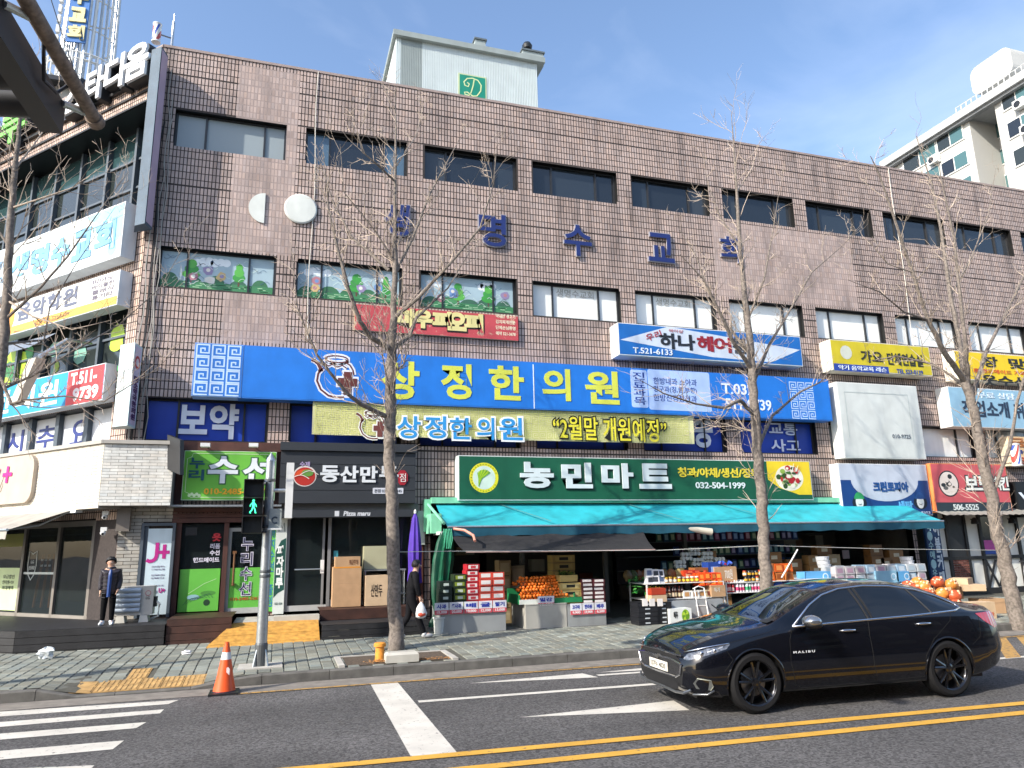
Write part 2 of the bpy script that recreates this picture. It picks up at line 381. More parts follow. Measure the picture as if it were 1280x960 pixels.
_n2=n.nodes.new('ShaderNodeTexNoise'); _n2.inputs['Scale'].default_value=1.0; _n2.inputs['Detail'].default_value=5; n.links.new(_w.outputs[0],_n2.inputs[0])
_m2=n.nodes.new('ShaderNodeMapRange'); _m2.inputs[1].default_value=.35; _m2.inputs[2].default_value=.65; _m2.inputs[3].default_value=.80; _m2.inputs[4].default_value=1.22; n.links.new(_n2.outputs[0],_m2.inputs[0])
_v2=n.nodes.new('ShaderNodeTexVoronoi'); _v2.feature='DISTANCE_TO_EDGE'; _v2.inputs['Scale'].default_value=.16
_n3=n.nodes.new('ShaderNodeTexNoise'); _n3.inputs['Scale'].default_value=1.4; _n3.inputs['Detail'].default_value=8
_ad=n.nodes.new('ShaderNodeVectorMath'); _ad.operation='ADD'; n.links.new(_geo.outputs['Position'],_n3.inputs[0]); n.links.new(_geo.outputs['Position'],_ad.inputs[0]); n.links.new(_n3.outputs['Color'],_ad.inputs[1]); n.links.new(_ad.outputs[0],_v2.inputs['Vector'])
_m3=n.nodes.new('ShaderNodeMapRange'); _m3.inputs[1].default_value=.0; _m3.inputs[2].default_value=.0016; _m3.inputs[3].default_value=.55; _m3.inputs[4].default_value=1.0; n.links.new(_v2.outputs['Distance'],_m3.inputs[0])
_mm=n.nodes.new('ShaderNodeMath'); _mm.operation='MULTIPLY'; n.links.new(_m2.outputs[0],_mm.inputs[0]); n.links.new(_m3.outputs[0],_mm.inputs[1])
_s4=n.nodes.new('ShaderNodeVectorMath'); _s4.operation='SCALE'; n.links.new(_sc.outputs[0],_s4.inputs[0]); n.links.new(_mm.outputs[0],_s4.inputs[3]); n.links.new(_s4.outputs[0],b.inputs['Base Color'])
def worn(name,col,thr=.585):
    """road paint worn through to asphalt in flecks"""
    m=mat(name,col,.7,var=.16,scale=2.5,bump=.5,bscale=160); n=m.node_tree; b=n.nodes['Principled BSDF']
    s=b.inputs['Base Color'].links[0].from_socket; g=[q for q in n.nodes if q.type=='NEW_GEOMETRY'][0]
    z=n.nodes.new('ShaderNodeTexNoise'); z.inputs['Scale'].default_value=14; z.inputs['Detail'].default_value=9; z.inputs['Roughness'].default_value=.75; n.links.new(g.outputs['Position'],z.inputs[0])
    r=n.nodes.new('ShaderNodeMapRange'); r.inputs[1].default_value=thr; r.inputs[2].default_value=thr+.06; n.links.new(z.outputs[0],r.inputs[0])
    x=n.nodes.new('ShaderNodeMixRGB'); x.inputs[2].default_value=(.09,.085,.08,1); n.links.new(r.outputs[0],x.inputs[0]); n.links.new(s,x.inputs[1]); n.links.new(x.outputs[0],b.inputs['Base Color']); return m
M_rw=worn('road_white_paint',(.58,.55,.49)); M_ry=worn('road_yellow_paint',(.60,.33,.045)); M_ry2=worn('faded_yellow_paint',(.45,.26,.07),.52)
ROADT=Thing('road',kind='structure',base=Vector((0,0,0)))
def rsheet(pts,z,m,name,label=None):
    mb=MB(); mb.poly([(x,y,z) for x,y in pts],m); ROADT.part(name,mb,label=label)
mb=MB(); mb.poly([(-400,-400,0),(400,-400,0),(400,400,0),(-400,400,0)],M_asph); ROADT.part('asphalt_surface',mb)
g0=lambda x,y:ground(x,y,0)
for tl,tr,br,bl in [((0,890),(223.4,875.3),(210,880.5),(0,896)),((0,903),(205,887),(200,892),(0,909)),((0,917.5),(183,903),(170,910.6),(0,925)),((0,939),(155,926),(141,937),(0,950)),((0,962),(118,957),(104,972),(0,979)),((0,993),(92,986),(76,1004),(0,1012))]:
    a,b_,c_,d_=[g0(*q) for q in (tl,tr,br,bl)]
    f=lambda p,q,k:(p[0]+(p[0]-q[0])*k,p[1]+(p[1]-q[1])*k)
    rsheet([f(a,b_,1.2),b_,c_,f(d_,c_,1.2)],.004,M_rw,'crosswalk_stripe')
rsheet([g0(461,851.5),g0(493,848.5),g0(575,945.5),g0(516,950.5)],.004,M_rw,'stop_line')
def seg_line(p,q,wd,ext,m,name,z=.004):
    p=Vector(p);q=Vector(q); t=(q-p).normalized(); nn=Vector((-t.y,t.x)); b_=q+t*ext
    rsheet([p+nn*wd/2,p-nn*wd/2,b_-nn*wd/2,b_+nn*wd/2],z,m,name)
seg_line(g0(523,877.3),g0(800,856.7),.13,9,M_rw,'lane_line')
rsheet([g0(586,854.5),g0(728,842),g0(748,846.8)],.004,M_rw,'direction_arrow')
seg_line(g0(747,844.6),g0(806,840.4),.12,6,M_rw,'lane_line',.006)
rsheet([g0(748,841),g0(806,835),g0(806,838)],.004,M_rw,'direction_arrow')
rsheet([g0(650,897),g0(842,876),g0(862,888)],.004,M_rw,'direction_arrow')
def yl(p,q,wd):   # a long yellow line through two road points
    p=Vector(p);q=Vector(q); t=(q-p).normalized(); nn=Vector((-t.y,t.x)); a=p-t*26; b_=q+t*30
    return [a+nn*wd/2,a-nn*wd/2,b_-nn*wd/2,b_+nn*wd/2]
p1,p2=g0(640,937.5),g0(1280,879.5)
rsheet(yl(p1,p2,.15),.004+.004,M_ry,'centre_line')
p1,p2=g0(700,950),g0(1280,891.5)
rsheet(yl(p1,p2,.15),.008,M_ry,'centre_line')
rsheet([(-.62,11.78),(-.62,11.70),(22,11.50),(22,11.58)],.009,M_ry2,'edge_line')
# pale yellow no-parking hatch beyond the car
a,b_,c_,d_=g0(1246,794),g0(1290,794),g0(1290,822),g0(1225,818)
for k in range(6):
    x0=11.6+k*.62; rsheet([(x0,9.7),(x0+.34,9.7),(x0+2.3,11.55),(x0+1.96,11.55)],.0045,M_ry2,'hatch_stripe')
mb=MB(); mb.poly([(-60,11.93,.005),(60,11.66,.005),(60,12.30,.005),(-60,12.38,.005)],mat('gutter_concrete',(.20,.18,.155),.9,var=.3,scale=5,bump=.6,bscale=70)); ROADT.part('gutter',mb)
ROADT.done()
KY=12.38
def hs(x,y):
    h=.14+.02*(y-12.3)
    if -3.1<x<-.45:
        k=min(1,(x+3.1)/.45,(-.45-x)/.55); k=max(0,k)*max(0,1-(y-KY)/1.35); h-=k*.115
    return h
SW=Thing('sidewalk',kind='structure',base=Vector((0,15,.1)))
mb=MB(); nx=136; ys=[KY+.11,12.8,13.1,13.5,13.9,15,17,19,26,60]
xs=[-34+i*.5 for i in range(nx)]
vs=[(x,y,hs(x,y)-.006) for y in ys for x in xs]; fs=[(j*nx+i,j*nx+i+1,(j+1)*nx+i+1,(j+1)*nx+i) for j in range(len(ys)-1) for i in range(nx-1)]
mb.raw(vs,fs,mat('paver_joint_sand',(.085,.082,.065),.95,var=.3,scale=15)); SW.part('paving_bed',mb)
GF=None
# pavers: the nearest 300 are single pieces, the rest one mesh
pv=[]; pw=.195
ip=0
for i in range(-78,125):
    x=i*pw; j=0
    for j in range(-1,22):
        y=KY+.13+j*pw+(pw/2 if i%2 else 0)
        if y<KY+.12 or y>17.0: continue
        if -2.75<x<-1.1 and 11.9<y<13.0 : 
            if y<12.92: continue
        if -2.27<x<-1.9 and y<13.62: continue
        if 1.05<x<2.95 and 12.6<y<13.62: continue          # tree pit
        if -.5<x<.16 and 12.9<y<13.45: continue
        pv.append((x,y))
pv.sort(key=lambda p:(p[0]+.5)**2*.35+(p[1]-12.3)**2*2)
rg=np.random.RandomState(3)
def pverts(x,y,r):
    g=.007; c=.008; e=rg.uniform(-.005,.004); vs=[]
    for (a,b_),ins,top in [((0,0),0,0),((1,0),0,0),((1,1),0,0),((0,1),0,0),((0,0),1,1),((1,0),1,1),((1,1),1,1),((0,1),1,1)]:
        X=x+g+a*(pw-2*g)+(c if a==0 else -c)*ins; Y=y+g*1.8+b_*(pw-3.6*g)+(c if b_==0 else -c)*ins
        vs.append((X,Y,hs(X,Y)-.006+(.012+e+rg.uniform(-.001,.001) if top else 0)))
    return vs
Q5=np.array([[4,5,6,7],[0,1,5,4],[1,2,6,5],[2,3,7,6],[3,0,4,7]])
AV=[];AT=[]
for k,(x,y) in enumerate(pv):
    V=np.array(pverts(x,y,0)); t=float(np.clip(1+rg.normal(0,.12),.65,1.4)); 
    if rg.rand()<.05: t*=1.45
    warm=rg.normal(0,.035); T=np.tile([t+warm,t,t-warm,1.],(8,1))
    if k<280:
        me,c=npmesh('paver',V,Q5,T,[M_paver]); SW.part('paver',None,data=(me,c))
    else: AV.append(V);AT.append(T)
FFv=(np.arange(len(AV))*8)[:,None,None]+Q5[None]
me,c=npmesh('paver_field',np.concatenate(AV),FFv.reshape(-1,4),np.concatenate(AT),[M_paver]); SW.part('paver_field',None,data=(me,c),kind='stuff')
# ribbed yellow guide tiles at the dropped kerb
M_tac=mat('tactile_tile',(.44,.27,.10),.8,var=.4,scale=7,bump=.4,bscale=90)
def tact(x0,y0,s=.29):
    mb=MB(); z=hs(x0+s/2,y0+s/2)
    def zz(x,y,e): return (x,y,hs(x,y)+e)
    mb.raw([zz(x0,y0,-.01),zz(x0+s,y0,-.01),zz(x0+s,y0+s,-.01),zz(x0,y0+s,-.01),zz(x0,y0,.004),zz(x0+s,y0,.004),zz(x0+s,y0+s,.004),zz(x0,y0+s,.004)],[(4,5,6,7),(0,1,5,4),(1,2,6,5),(3,0,4,7)],M_tac)
    for k in range(4):
        a=x0+.03+k*.07
        mb.raw([zz(a,y0+.02,.004),zz(a+.035,y0+.02,.004),zz(a+.035,y0+s-.02,.004),zz(a,y0+s-.02,.004),zz(a+.006,y0+.02,.011),zz(a+.029,y0+.02,.011),zz(a+.029,y0+s-.02,.011),zz(a+.006,y0+s-.02,.011)],[(4,5,6,7),(0,1,5,4),(1,2,6,5),(3,0,4,7)],M_tac)
    SW.part('tactile_tile',mb)
for i in range(6):
    for j in range(2): tact(-2.75+i*.3,12.36+.14+j*.3-.0)
for j in range(2): tact(-2.12,13.1+j*.3)
# kerb stones
k=0
for x in [-9.13+i*1.0 for i in range(44)]:
    mb=MB(); g=.004
    for a,b_ in ((x+g,x+.5),(x+.5,x+1-g)):
        za,zb=hs(a,KY)+.004,hs(b_,KY)+.004
        y0=KY-.0; c=.018
        mb.raw([(a,y0,-.05),(b_,y0,-.05),(b_,y0,zb-c),(a,y0,za-c),(a,y0+c,za),(b_,y0+c,zb),(b_,y0+.13,zb),(a,y0+.13,za),(a,y0+.13,-.05),(b_,y0+.13,-.05)],[(0,1,2,3),(3,2,5,4),(4,5,6,7),(7,6,9,8),(0,3,4,7,8),(1,9,6,5,2)],M_kerb)
    SW.part('kerb_stone',mb)
# tree pit frame
M_pit=mat('dry_soil',(.09,.065,.045),1,var=.5,scale=25,bump=1,bscale=60)
mb=MB(); mb.poly([(1.1,12.62,.149),(2.9,12.62,.149),(2.9,13.56,.168),(1.1,13.56,.168)],M_pit); SW.part('tree_pit_soil',mb)
mb=MB()
for a in ((1.02,1.12,12.55,13.6),(2.88,2.98,12.55,13.6),(1.12,2.88,13.52,13.6)): mb.wbox(a[0],a[1],a[2],a[3],.14,.178,M_conc)
SW.part('tree_pit_border',mb)
SW.done()
# distant ground beyond: kept as the road sheet; a low far skyline of hills
# ================================================================ CHURCH COMMERCIAL BUILDING
ZA=(11.71,12.71); ZB=(8.09,9.08); ZC=(4.44,5.42); ROOF=14.42; PER=3.115; WW=2.63; UEND=34.0
HA=[(.2175+PER*(i-1),.2175+PER*(i-1)+WW,*ZA) for i in range(0,12)]
HB=[(.0+PER*(i-1)+(.13),.13+PER*(i-1)+WW,*ZB) for i in range(0,12)]
HC=[(.13+PER*(i-1),.13+PER*(i-1)+WW,*ZC) for i in range(0,12)]
BLD=Thing('church_building','four storey church building clad in mauve tiles with a row of shops at street level','building',base=Vector((10,D+4,0)))
shop_holes=[(-2.15,-.15,.2,2.75),(.02,3.05,.2,2.95),(3.55,18.35,.2,3.05),(18.5,UEND-1,.2,2.9)]
WIN=HA+HB+HC
HO=WIN+shop_holes
mb=MB(); holes_wall(mb,F,CU,UEND,0,ROOF,HO,0,.22,M_grout,M_tile)
P=F.P
BLD.part('facade_wall',mb)
patches=[(-1.50,.0,9.12,ROOF-.18),(-1.50,-.05,6.85,8.05),(12.2,17.4,9.15,11.6)]
def inpatch(u,z):
    r=np.zeros(len(u),bool)
    for a,b_,c_,d_ in patches: r|=(u>a)&(u<b_)&(z>c_)&(z<d_)
    return r
V,FF,T=tiles(F,CU,UEND,.2,ROOF-.05,.0845,.187,HO,.0,.008,.017,chamfer=.0025,tvar=.085,row_gaps=(22,34,45,56,67,72))
# stained tile areas: shadow-grey weathering on some tiles
me,c=npmesh('wall_tiles',V,FF,T,[M_tile,M_grout],True); BLD.part('wall_tiles',None,data=(me,c),kind='stuff')
for q in patches:
    mb=MB()
    us=[q[0]]+[h for w_ in HA for h in w_[:2] if q[0]<h<q[1]]+[q[1]]
    mb2=MB(); hh=[h for h in HA+HB if h[0]<q[1] and h[1]>q[0] and h[2]<q[3] and h[3]>q[2]]
    hh=[(max(h[0],q[0]),min(h[1],q[1]),max(h[2],q[2]),min(h[3],q[3])) for h in hh]
    us=sorted({q[0],q[1],*[h[0] for h in hh],*[h[1] for h in hh]}); zs=sorted({q[2],q[3],*[h[2] for h in hh],*[h[3] for h in hh]})
    for a,b_ in zip(us,us[1:]):
        for c_,e_ in zip(zs,zs[1:]):
            if any(h[0]<(a+b_)/2<h[1] and h[2]<(c_+e_)/2<h[3] for h in hh): continue
            mb2.box(F,a+.0005,b_-.0005,c_+.0005,e_-.0005,.001,.0062,M_plast)
    BLD.part('render_patch',mb2,label='mauve filler spread over the tile joints')
mb=MB(); mb.box(F,CU,UEND,ROOF-.05,ROOF+.02,-.35,.03,M_plast); BLD.part('parapet_coping',mb)
mb=MB(); mb.quad(F,CU+.1,UEND,0,ROOF-.3,-12,M_plast); mb.poly([(CU+.2,D+.4,ROOF-.9),(UEND,D+.4,ROOF-.9),(UEND,D+14,ROOF-.9),(-14,D+14,ROOF-.9)],M_conc)
mb.poly([P(UEND,0,0),P(UEND,0,-12),P(UEND,ROOF,-12),P(UEND,ROOF,0)],M_plast)
BLD.part('roof_slab',mb)
# --- windows of the facade
def win(h,panes,mats,fr=F,dep=.17,bars=(.235,.765),name='window',frm=M_frame,fw=.045):
    u0,u1,z0,z1=h; mb=MB(); B=lambda *a:mb.box(fr,*a,-dep-.05,-dep+.03,frm)
    B(u0,u1,z0,z0+fw); B(u0,u1,z1-fw,z1); B(u0,u0+fw,z0+fw,z1-fw); B(u1-fw,u1,z0+fw,z1-fw)
    ed=[u0+fw]+[u0+(u1-u0)*q for q in bars]+[u1-fw]
    for q in ed[1:-1]: B(q-fw/2,q+fw/2,z0+fw,z1-fw)
    fo=BLD.part(name,mb)
    for i,(a,b_) in enumerate(zip(ed,ed[1:])):
        p=MB(); dd=-dep-.012-(.012 if i%2 else 0); p.box(fr,a+.005,b_-.005,z0+fw,z1-fw,dd-.008,dd,mats[i%len(mats)]); BLD.part('pane',p,sub=fo)
    return fo
M_winG2=glass('dark_window_glass_b',(.022,.030,.040),.05,1.0,.8); M_winG3=glass('dark_window_glass_c',(.035,.042,.05),.12,1.0,.7); M_winB=glass('bluish_window_glass','#4c6478',.06,1.0,.8); M_winL=glass('pale_blind_glass','#8d979b',.25,1.0,.4)
M_winW=mat('white_film_glass','#e6e9e6',.3,var=.06,scale=2,dirt=.12)
WIN_D=[]
for i,h in enumerate(HA):
    if i==0: win(h,3,[M_winL],bars=(.27,.80))
    elif i==1: win(h,3,[M_winB,M_winG,M_winB])
    else: win(h,3,[[M_winG,M_winG2,M_winG],[M_winG2,M_winG,M_winG3],[M_winG3,M_winG,M_winG2]][i%3])
def mural(h,seed,ks=(.235,.765)):
    """a painted glass picture: sky, clouds, hills and trees"""
    rg=random.Random(seed); u0,u1,z0,z1=h; u0+=.05;u1-=.05;z0+=.05;z1-=.05; ht=z1-z0; mb=MB(); d=-.17
    mb.quad(F,u0,u1,z0,z1,d+.001,pm('#9fb6c0',.3)); 
    for k in range(5):
        a=u0+(u1-u0)*k/5; w_=(u1-u0)/5*rg.uniform(.8,1.2)
        disc(mb,F,min(a+w_/2,u1-w_*.5),z0+ht*.10,w_*.48,d+.002+.0002*k,pm(rg.choice(['#3a6f4c','#4a8a5a','#3a6650'])),rz=ht*rg.uniform(.22,.34),a0=0,a1=math.pi)
    mb.quad(F,u0,u1,z0,z0+ht*.2,d+.0035,pm('#3f7f54'))
    for k in range(40):                                      # brick lines of the painted wall
        a=u0+rg.random()*(u1-u0-.2); zz=z0+rg.choice((.04,.09,.14))*ht; mb.quad(F,a,a+rg.uniform(.08,.2),zz,zz+.012,d+.004,pm('#bfe0b8'))
    for k in range(3):
        a=u0+.35+rg.random()*(u1-u0-.7)
        for q in range(3): disc(mb,F,a+(q-1)*.13,z1-.16-rg.random()*.08,.10,d+.003+.0003*q,pm('#dfe9ee'),n=14)
    for k in range(2):
        a=u0+.25+rg.random()*(u1-u0-.5); r=rg.uniform(.12,.2)
        mb.quad(F,a-.02,a+.02,z0+ht*.15,z0+ht*.45,d+.0045,pm('#5b4030'))
        for q in range(3): disc(mb,F,a,z0+ht*(.4+.15*q),r*(1.1-.25*q),d+.005+.0004*q,pm(rg.choice(['#3c9440','#57ab49'])),n=9,rz=ht*.13)
    for k in range(26):
        a=u0+rg.random()*(u1-u0-.25); zz=z0+rg.uniform(.08,.9)*ht; stroke(mb,F,[(a+.22*t,zz+.05*math.sin(t*5+k)) for t in np.linspace(0,1,5)],.009,d+.0068+.00003*k,pm(rg.choice(['#e3ecef','#cfe2d6','#3b5f86','#56606a'])))
    cols=['#b07a84','#c9b07a','#6f8fc0','#d8d4cc','#8f84a8','#d5d6cf','#54709f']
    for k in range(4):
        a=u0+.2+rg.random()*(u1-u0-.4); zz=z0+ht*rg.uniform(.25,.6); cc=rg.choice(cols)
        pts=[(a+rg.uniform(.7,1.2)*.13*math.cos(t*.9),zz+rg.uniform(.7,1.2)*.12*math.sin(t*.9)) for t in range(7)]
        mb.fpoly(F,pts,d+.0062+.0002*k,pm(cc)); disc(mb,F,a,zz,.05,d+.0072+.0002*k,pm(rg.choice(cols)),n=10)
    return mb
for i,h in enumerate(HB):
    if i<3:
        fo=win(h,3,[M_winG]); BLD.part('glass_painting',mural(h,31+i),sub=fo)
    else: win(h,3,[M_winW])
for i in (3,4):   # ghost lettering of the church's name on the white film
    mb=MB(); h=HB[i]; text(mb,F,'생명수교회',h[0]+.75,h[1]-.75,h[3]-.32,h[3]-.1,-.177,pm('#a9a8a0'),th=.003,off=0); BLD.part('film_lettering',mb)
M_blueF=pm('#1d3fa8',.35); 
for i,h in enumerate(HC):
    if i in (0,1,2,3,5): win(h,3,[M_blueF],bars=(.26,.80) if i==0 else (.235,.765))
    elif i==4: win(h,3,[M_blueF])
    else: win(h,3,[M_winW])
mb=MB(); ptext(mb,F,'보약',(222,546),(298,507),-.16,pm('#dfe6f2'),off=.035); ptext(mb,F,'종',(868,558),(888,516),-.16,pm('#dfe6f2'),off=.03)
ptext(mb,F,'교통',(962,543),(995,529),-.16,pm('#cfd8ee'),off=.02); ptext(mb,F,'사고',(965,564),(999,550),-.16,pm('#cfd8ee'),off=.02)
BLD.part('window_lettering',mb)
# --- the wing at the left
WE=-26
zs1=10.1
wh=[(-9.3,-.42,zs1-.05,12.98),(-9.3,-.42,6.1,8.0),(-9.3,-.62,4.25,5.35),(-9.3,-.80,.55,2.75)]
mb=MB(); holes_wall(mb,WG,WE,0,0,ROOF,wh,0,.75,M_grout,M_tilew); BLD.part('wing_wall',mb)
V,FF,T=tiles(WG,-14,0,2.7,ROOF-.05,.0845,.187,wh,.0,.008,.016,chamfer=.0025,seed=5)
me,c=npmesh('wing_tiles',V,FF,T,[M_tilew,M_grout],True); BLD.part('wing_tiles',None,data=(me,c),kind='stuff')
mb=MB(); mb.box(WG,WE,0,ROOF-.05,ROOF+.02,-.3,.03,M_plast)
mb.box(WG,-14,-.3,13.28,13.34,.017,.05,M_tilew); mb.box(WG,-14,-.3,12.98,13.03,.017,.05,M_tilew); BLD.part('wing_coping',mb)
M_alu=mat('grey_blue_mullion','#4a545e',.5,var=.1,scale=5); M_wg2=glass('grey_reflecting_glass','#2c3231',.08,1.0,.7)
def baywin(u0,u1,z0,z1,n,rails,mats,d0=-.7,fw=.09,name='window'):
    for k in range(n):
        a=u0+(u1-u0)*k/n; b_=u0+(u1-u0)*(k+1)/n; mb=MB(); mb.box(WG,a,a+fw,z0,z1,d0-.06,d0+.12,M_alu)
        if k==n-1: mb.box(WG,b_,b_+fw,z0,z1,d0-.06,d0+.12,M_alu)
        zz=[z0]+[z0+(z1-z0)*q for q in rails]+[z1]
        for q in zz[1:-1]: mb.box(WG,a+fw,b_,q-.03,q+.03,d0-.04,d0+.05,M_alu)
        fo=BLD.part(name,mb)
        for i,(c_,e_) in enumerate(zip(zz,zz[1:])):
            p=MB(); p.box(WG,a+fw,b_,c_+.03,e_-.03,d0-.02,d0,mats[i%len(mats)]); BLD.part('pane',p,sub=fo)
baywin(-9.2,-.5,zs1-.05,12.98,7,(.18,.42,.70),[M_wg2,M_wg2,M_wg2,M_teal])
baywin(-9.2,-.6,6.1,8.0,7,(.5,),[M_wg2,M_wg2],d0=-.3)
baywin(-9.2,-.7,4.25,5.35,7,(.16,),[M_teal,pm('#cfd3da')],d0=-.25,fw=.16)
mb=MB()
for i,(ch,x,y) in enumerate([('시',22,552),('추',60,549),('요',102,545)]):
    u0,z0=WG.px(x-14,y+3,-.24); text(mb,WG,ch,u0,u0+.78,4.56,5.14,-.245,pm('#26357c'),off=.015)
BLD.part('window_lettering',mb)
rg=random.Random(4); mb=MB()
for k in range(26):
    u=rg.uniform(-8,-.8); z=rg.uniform(6.2,7.3); r=rg.uniform(.1,.3)
    disc(mb,WG,u,z,r,-.292+.0008*k/3,pm(rg.choice(['#2e7a44','#3f9a52','#a8c83a','#cfd8c8','#7fb0a0','#d8c860'])),n=rg.choice((7,9,14)),rz=r*rg.uniform(.5,1.2))
BLD.part('glass_painting',mb)
# penthouse on the roof, ribbed pale metal
PF=Fr((0,23.6,0),(1,0,0))
M_rib=mat('pale_green_ribbed_metal','#cfd8d6',.45,.1,var=.06,scale=2,dirt=.1); M_rib2=mat('grey_green_ribbed_metal','#9aa3a0',.5,.1,var=.06,scale=2,dirt=.12)
ul,zt_=PF.px(495,42); ur,_=PF.px(671,80); zt_=20.42
PH=MB(); 
mb=MB(); nr=84; du=(ur-ul)/nr
for k in range(nr):
    m=M_rib2 if (2<k<15) or k<0 else M_rib
    a=ul+k*du; mb.box(PF,a,a+du*.62,13.3,zt_,-.02,.03,m); mb.box(PF,a+du*.62,a+du,13.3,zt_,-.02,.0,m)
pb=MB(); pb.wbox(ul,ur,23.62,27.6,13.3,zt_-.02,M_rib)
BLD.part('penthouse',pb); BLD.part('penthouse_cladding',mb)
mb=MB(); mb.wbox(ul-.12,ur+.28,23.4,27.8,zt_,zt_+.22,pm('#8f9896')); mb.box(PF,ul,ur,zt_-2.45,zt_-2.42,.03,.045,M_rib2); BLD.part('penthouse_roof',mb)
for x0,x1,h,nm in ((594,607,.62,'vent_shaft'),(653,679,.55,'vent_shaft')):
    a,_z=PF.px(x0,60,-.3); b_,_z=PF.px(x1,60,-.3); mb=MB(); mb.wbox(a,b_,23.9,24.9,zt_+.22,zt_+.22+h,M_rib2); mb.wbox(a-.04,b_+.05,23.85,24.95,zt_+.22+h,zt_+.29+h,mat('lead_grey','#5d666a',.5)); BLD.part(nm,mb)
u_,z_=PF.px(662,53,-.3); mb=MB(); mb.lathe((u_,24.2,zt_+.84),[(.09,0),(.09,.2),(.18,.25),(.21,.38),(.15,.5),(0,.55)],14,mat('black_cowl','#22262a',.4)); BLD.part('roof_ventilator',mb,smooth=True)
# green letter emblem on the penthouse
u0,z0=PF.px(573,127,.05); u1,z1=PF.px(608,97,.05); z0=z1-1.05
mb=MB(); mb.box(PF,u0,u1,z0-.4,z1,.035,.05,pm('#b9c39a')); mb.box(PF,u0+.05,u1-.05,z0-.4,z1-.05,.05,.055,pm('#14806a'))
cu=(u0+u1)/2; cz=z1-.55; L=[]
S=lambda pts,wd=.045:stroke(mb,PF,[(cu+x*.42,cz+y*.48) for x,y in pts],wd,.056,pm('#cdd9a0'))
S([(.15,.75),(.05,.2),(-.15,-.45),(-.35,-.72),(-.7,-.68),(-.75,-.5),(-.5,-.45),(.0,-.72),(.4,-.65),(.75,-.15),(.8,.35),(.5,.75),(.0,.85),(-.5,.75),(-.8,.4),(-.7,.1),(-.4,.05),(-.3,.3),(-.5,.4)])
BLD.part('green_emblem',mb)
# concrete dirt band and pipes, cables on the corner
mb=MB(); rg=random.Random(9)
for k in range(5):
    u=-3.2+k*.07+rg.uniform(-.02,.02); pts=[F.P(u+rg.uniform(-.05,.05),z,.05+rg.uniform(0,.05)) for z in np.linspace(4.3,14.0-rg.random()*5,14)]
    mb.tube(pts,rg.choice((.01,.014,.022)),5,pm(rg.choice(['#a9a59d','#8d8a84','#2b2b2b'])))
BLD.part('cable',mb)
for x in (388,1130):
    u,_=F.px(x,330,.1); mb=MB(); mb.tube([F.P(u+math.sin(z*1.3)*.03,z,.03) for z in np.linspace(7,14.4,16)],.012,5,pm('#cfcac0')); BLD.part('cable',mb)
mb=MB(); u,z=F.px(376,260,.1); mb.lathe(F.P(u,z,.02),[(.40,0),(.40,.04),(.37,.06),(0,.07)],40,pm('#cfd2cc'),axis=F.n); 
single('round_sign',mb,None,'round weathered white plate mounted on the mauve tile wall left of the big letters','sign',smooth=False)
mb=MB(); u,z=F.px(331,259,.1); pts=[F.P(u+.38*math.cos(R(90+q*9)),z+.4*math.sin(R(90+q*9)),.05) for q in range(21)]; pts2=[p-F.n*.03 for p in pts]; k=len(pts)
mb.raw(pts+pts2,[tuple(range(k)),tuple(range(2*k-1,k-1,-1))]+[(i,i+k,(i+1)%k+k,(i+1)%k) for i in range(k)],pm('#cfd2cc'))
single('half_round_sign',mb,None,'half disc of white plate on the plain render strip of the wall','sign')
# --- mauve tile wall behind everything: the room behind shop fronts
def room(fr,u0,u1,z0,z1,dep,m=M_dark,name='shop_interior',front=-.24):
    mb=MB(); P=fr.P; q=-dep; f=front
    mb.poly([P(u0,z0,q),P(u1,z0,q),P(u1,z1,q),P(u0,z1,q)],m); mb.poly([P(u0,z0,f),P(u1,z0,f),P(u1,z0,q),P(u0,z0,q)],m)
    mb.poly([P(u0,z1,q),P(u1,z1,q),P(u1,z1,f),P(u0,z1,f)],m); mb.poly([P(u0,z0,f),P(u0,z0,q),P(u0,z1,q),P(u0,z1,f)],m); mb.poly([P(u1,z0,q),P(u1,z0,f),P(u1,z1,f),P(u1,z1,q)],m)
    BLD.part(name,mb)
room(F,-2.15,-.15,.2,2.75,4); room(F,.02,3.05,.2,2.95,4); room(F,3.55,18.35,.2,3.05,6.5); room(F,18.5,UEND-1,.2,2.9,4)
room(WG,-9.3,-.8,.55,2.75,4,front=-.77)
BLD.done()
# blue raised letters, one church name sign
for ch,cx,cy,w_,h_ in [('생',497,274,30,34),('명',616,287,31,35),('수',723,300,31,33),('교',827,309,28,30),('회',914,311,20,27)]:
    u0,z0=F.px(cx-w_/2,cy+h_/2,.12); u1,z1=F.px(cx+w_/2,cy-h_/2,.12)
    mb=MB(); text(mb,F,ch,u0-.02,u1+.02,z0-.02,z1+.02,.02,pm('#8f8f98',.6),th=.06,off=.022); text(mb,F,ch,u0,u1,z0,z1,.081,pm('#1a2a66',.45),th=.012,off=.02)
    single('sign_letter',mb,None,{'생':'blue metal letter at the left end of the church name, behind tree branches','명':'second blue letter of the church name, with a ring at its foot','수':'middle blue letter of the church name, a roof shape over a T','교':'blue squared metal letter fourth in the row of the church name','회':'blue metal letter at the right end of the church name behind the second tree'}[ch],'sign','blue letters of the church name')
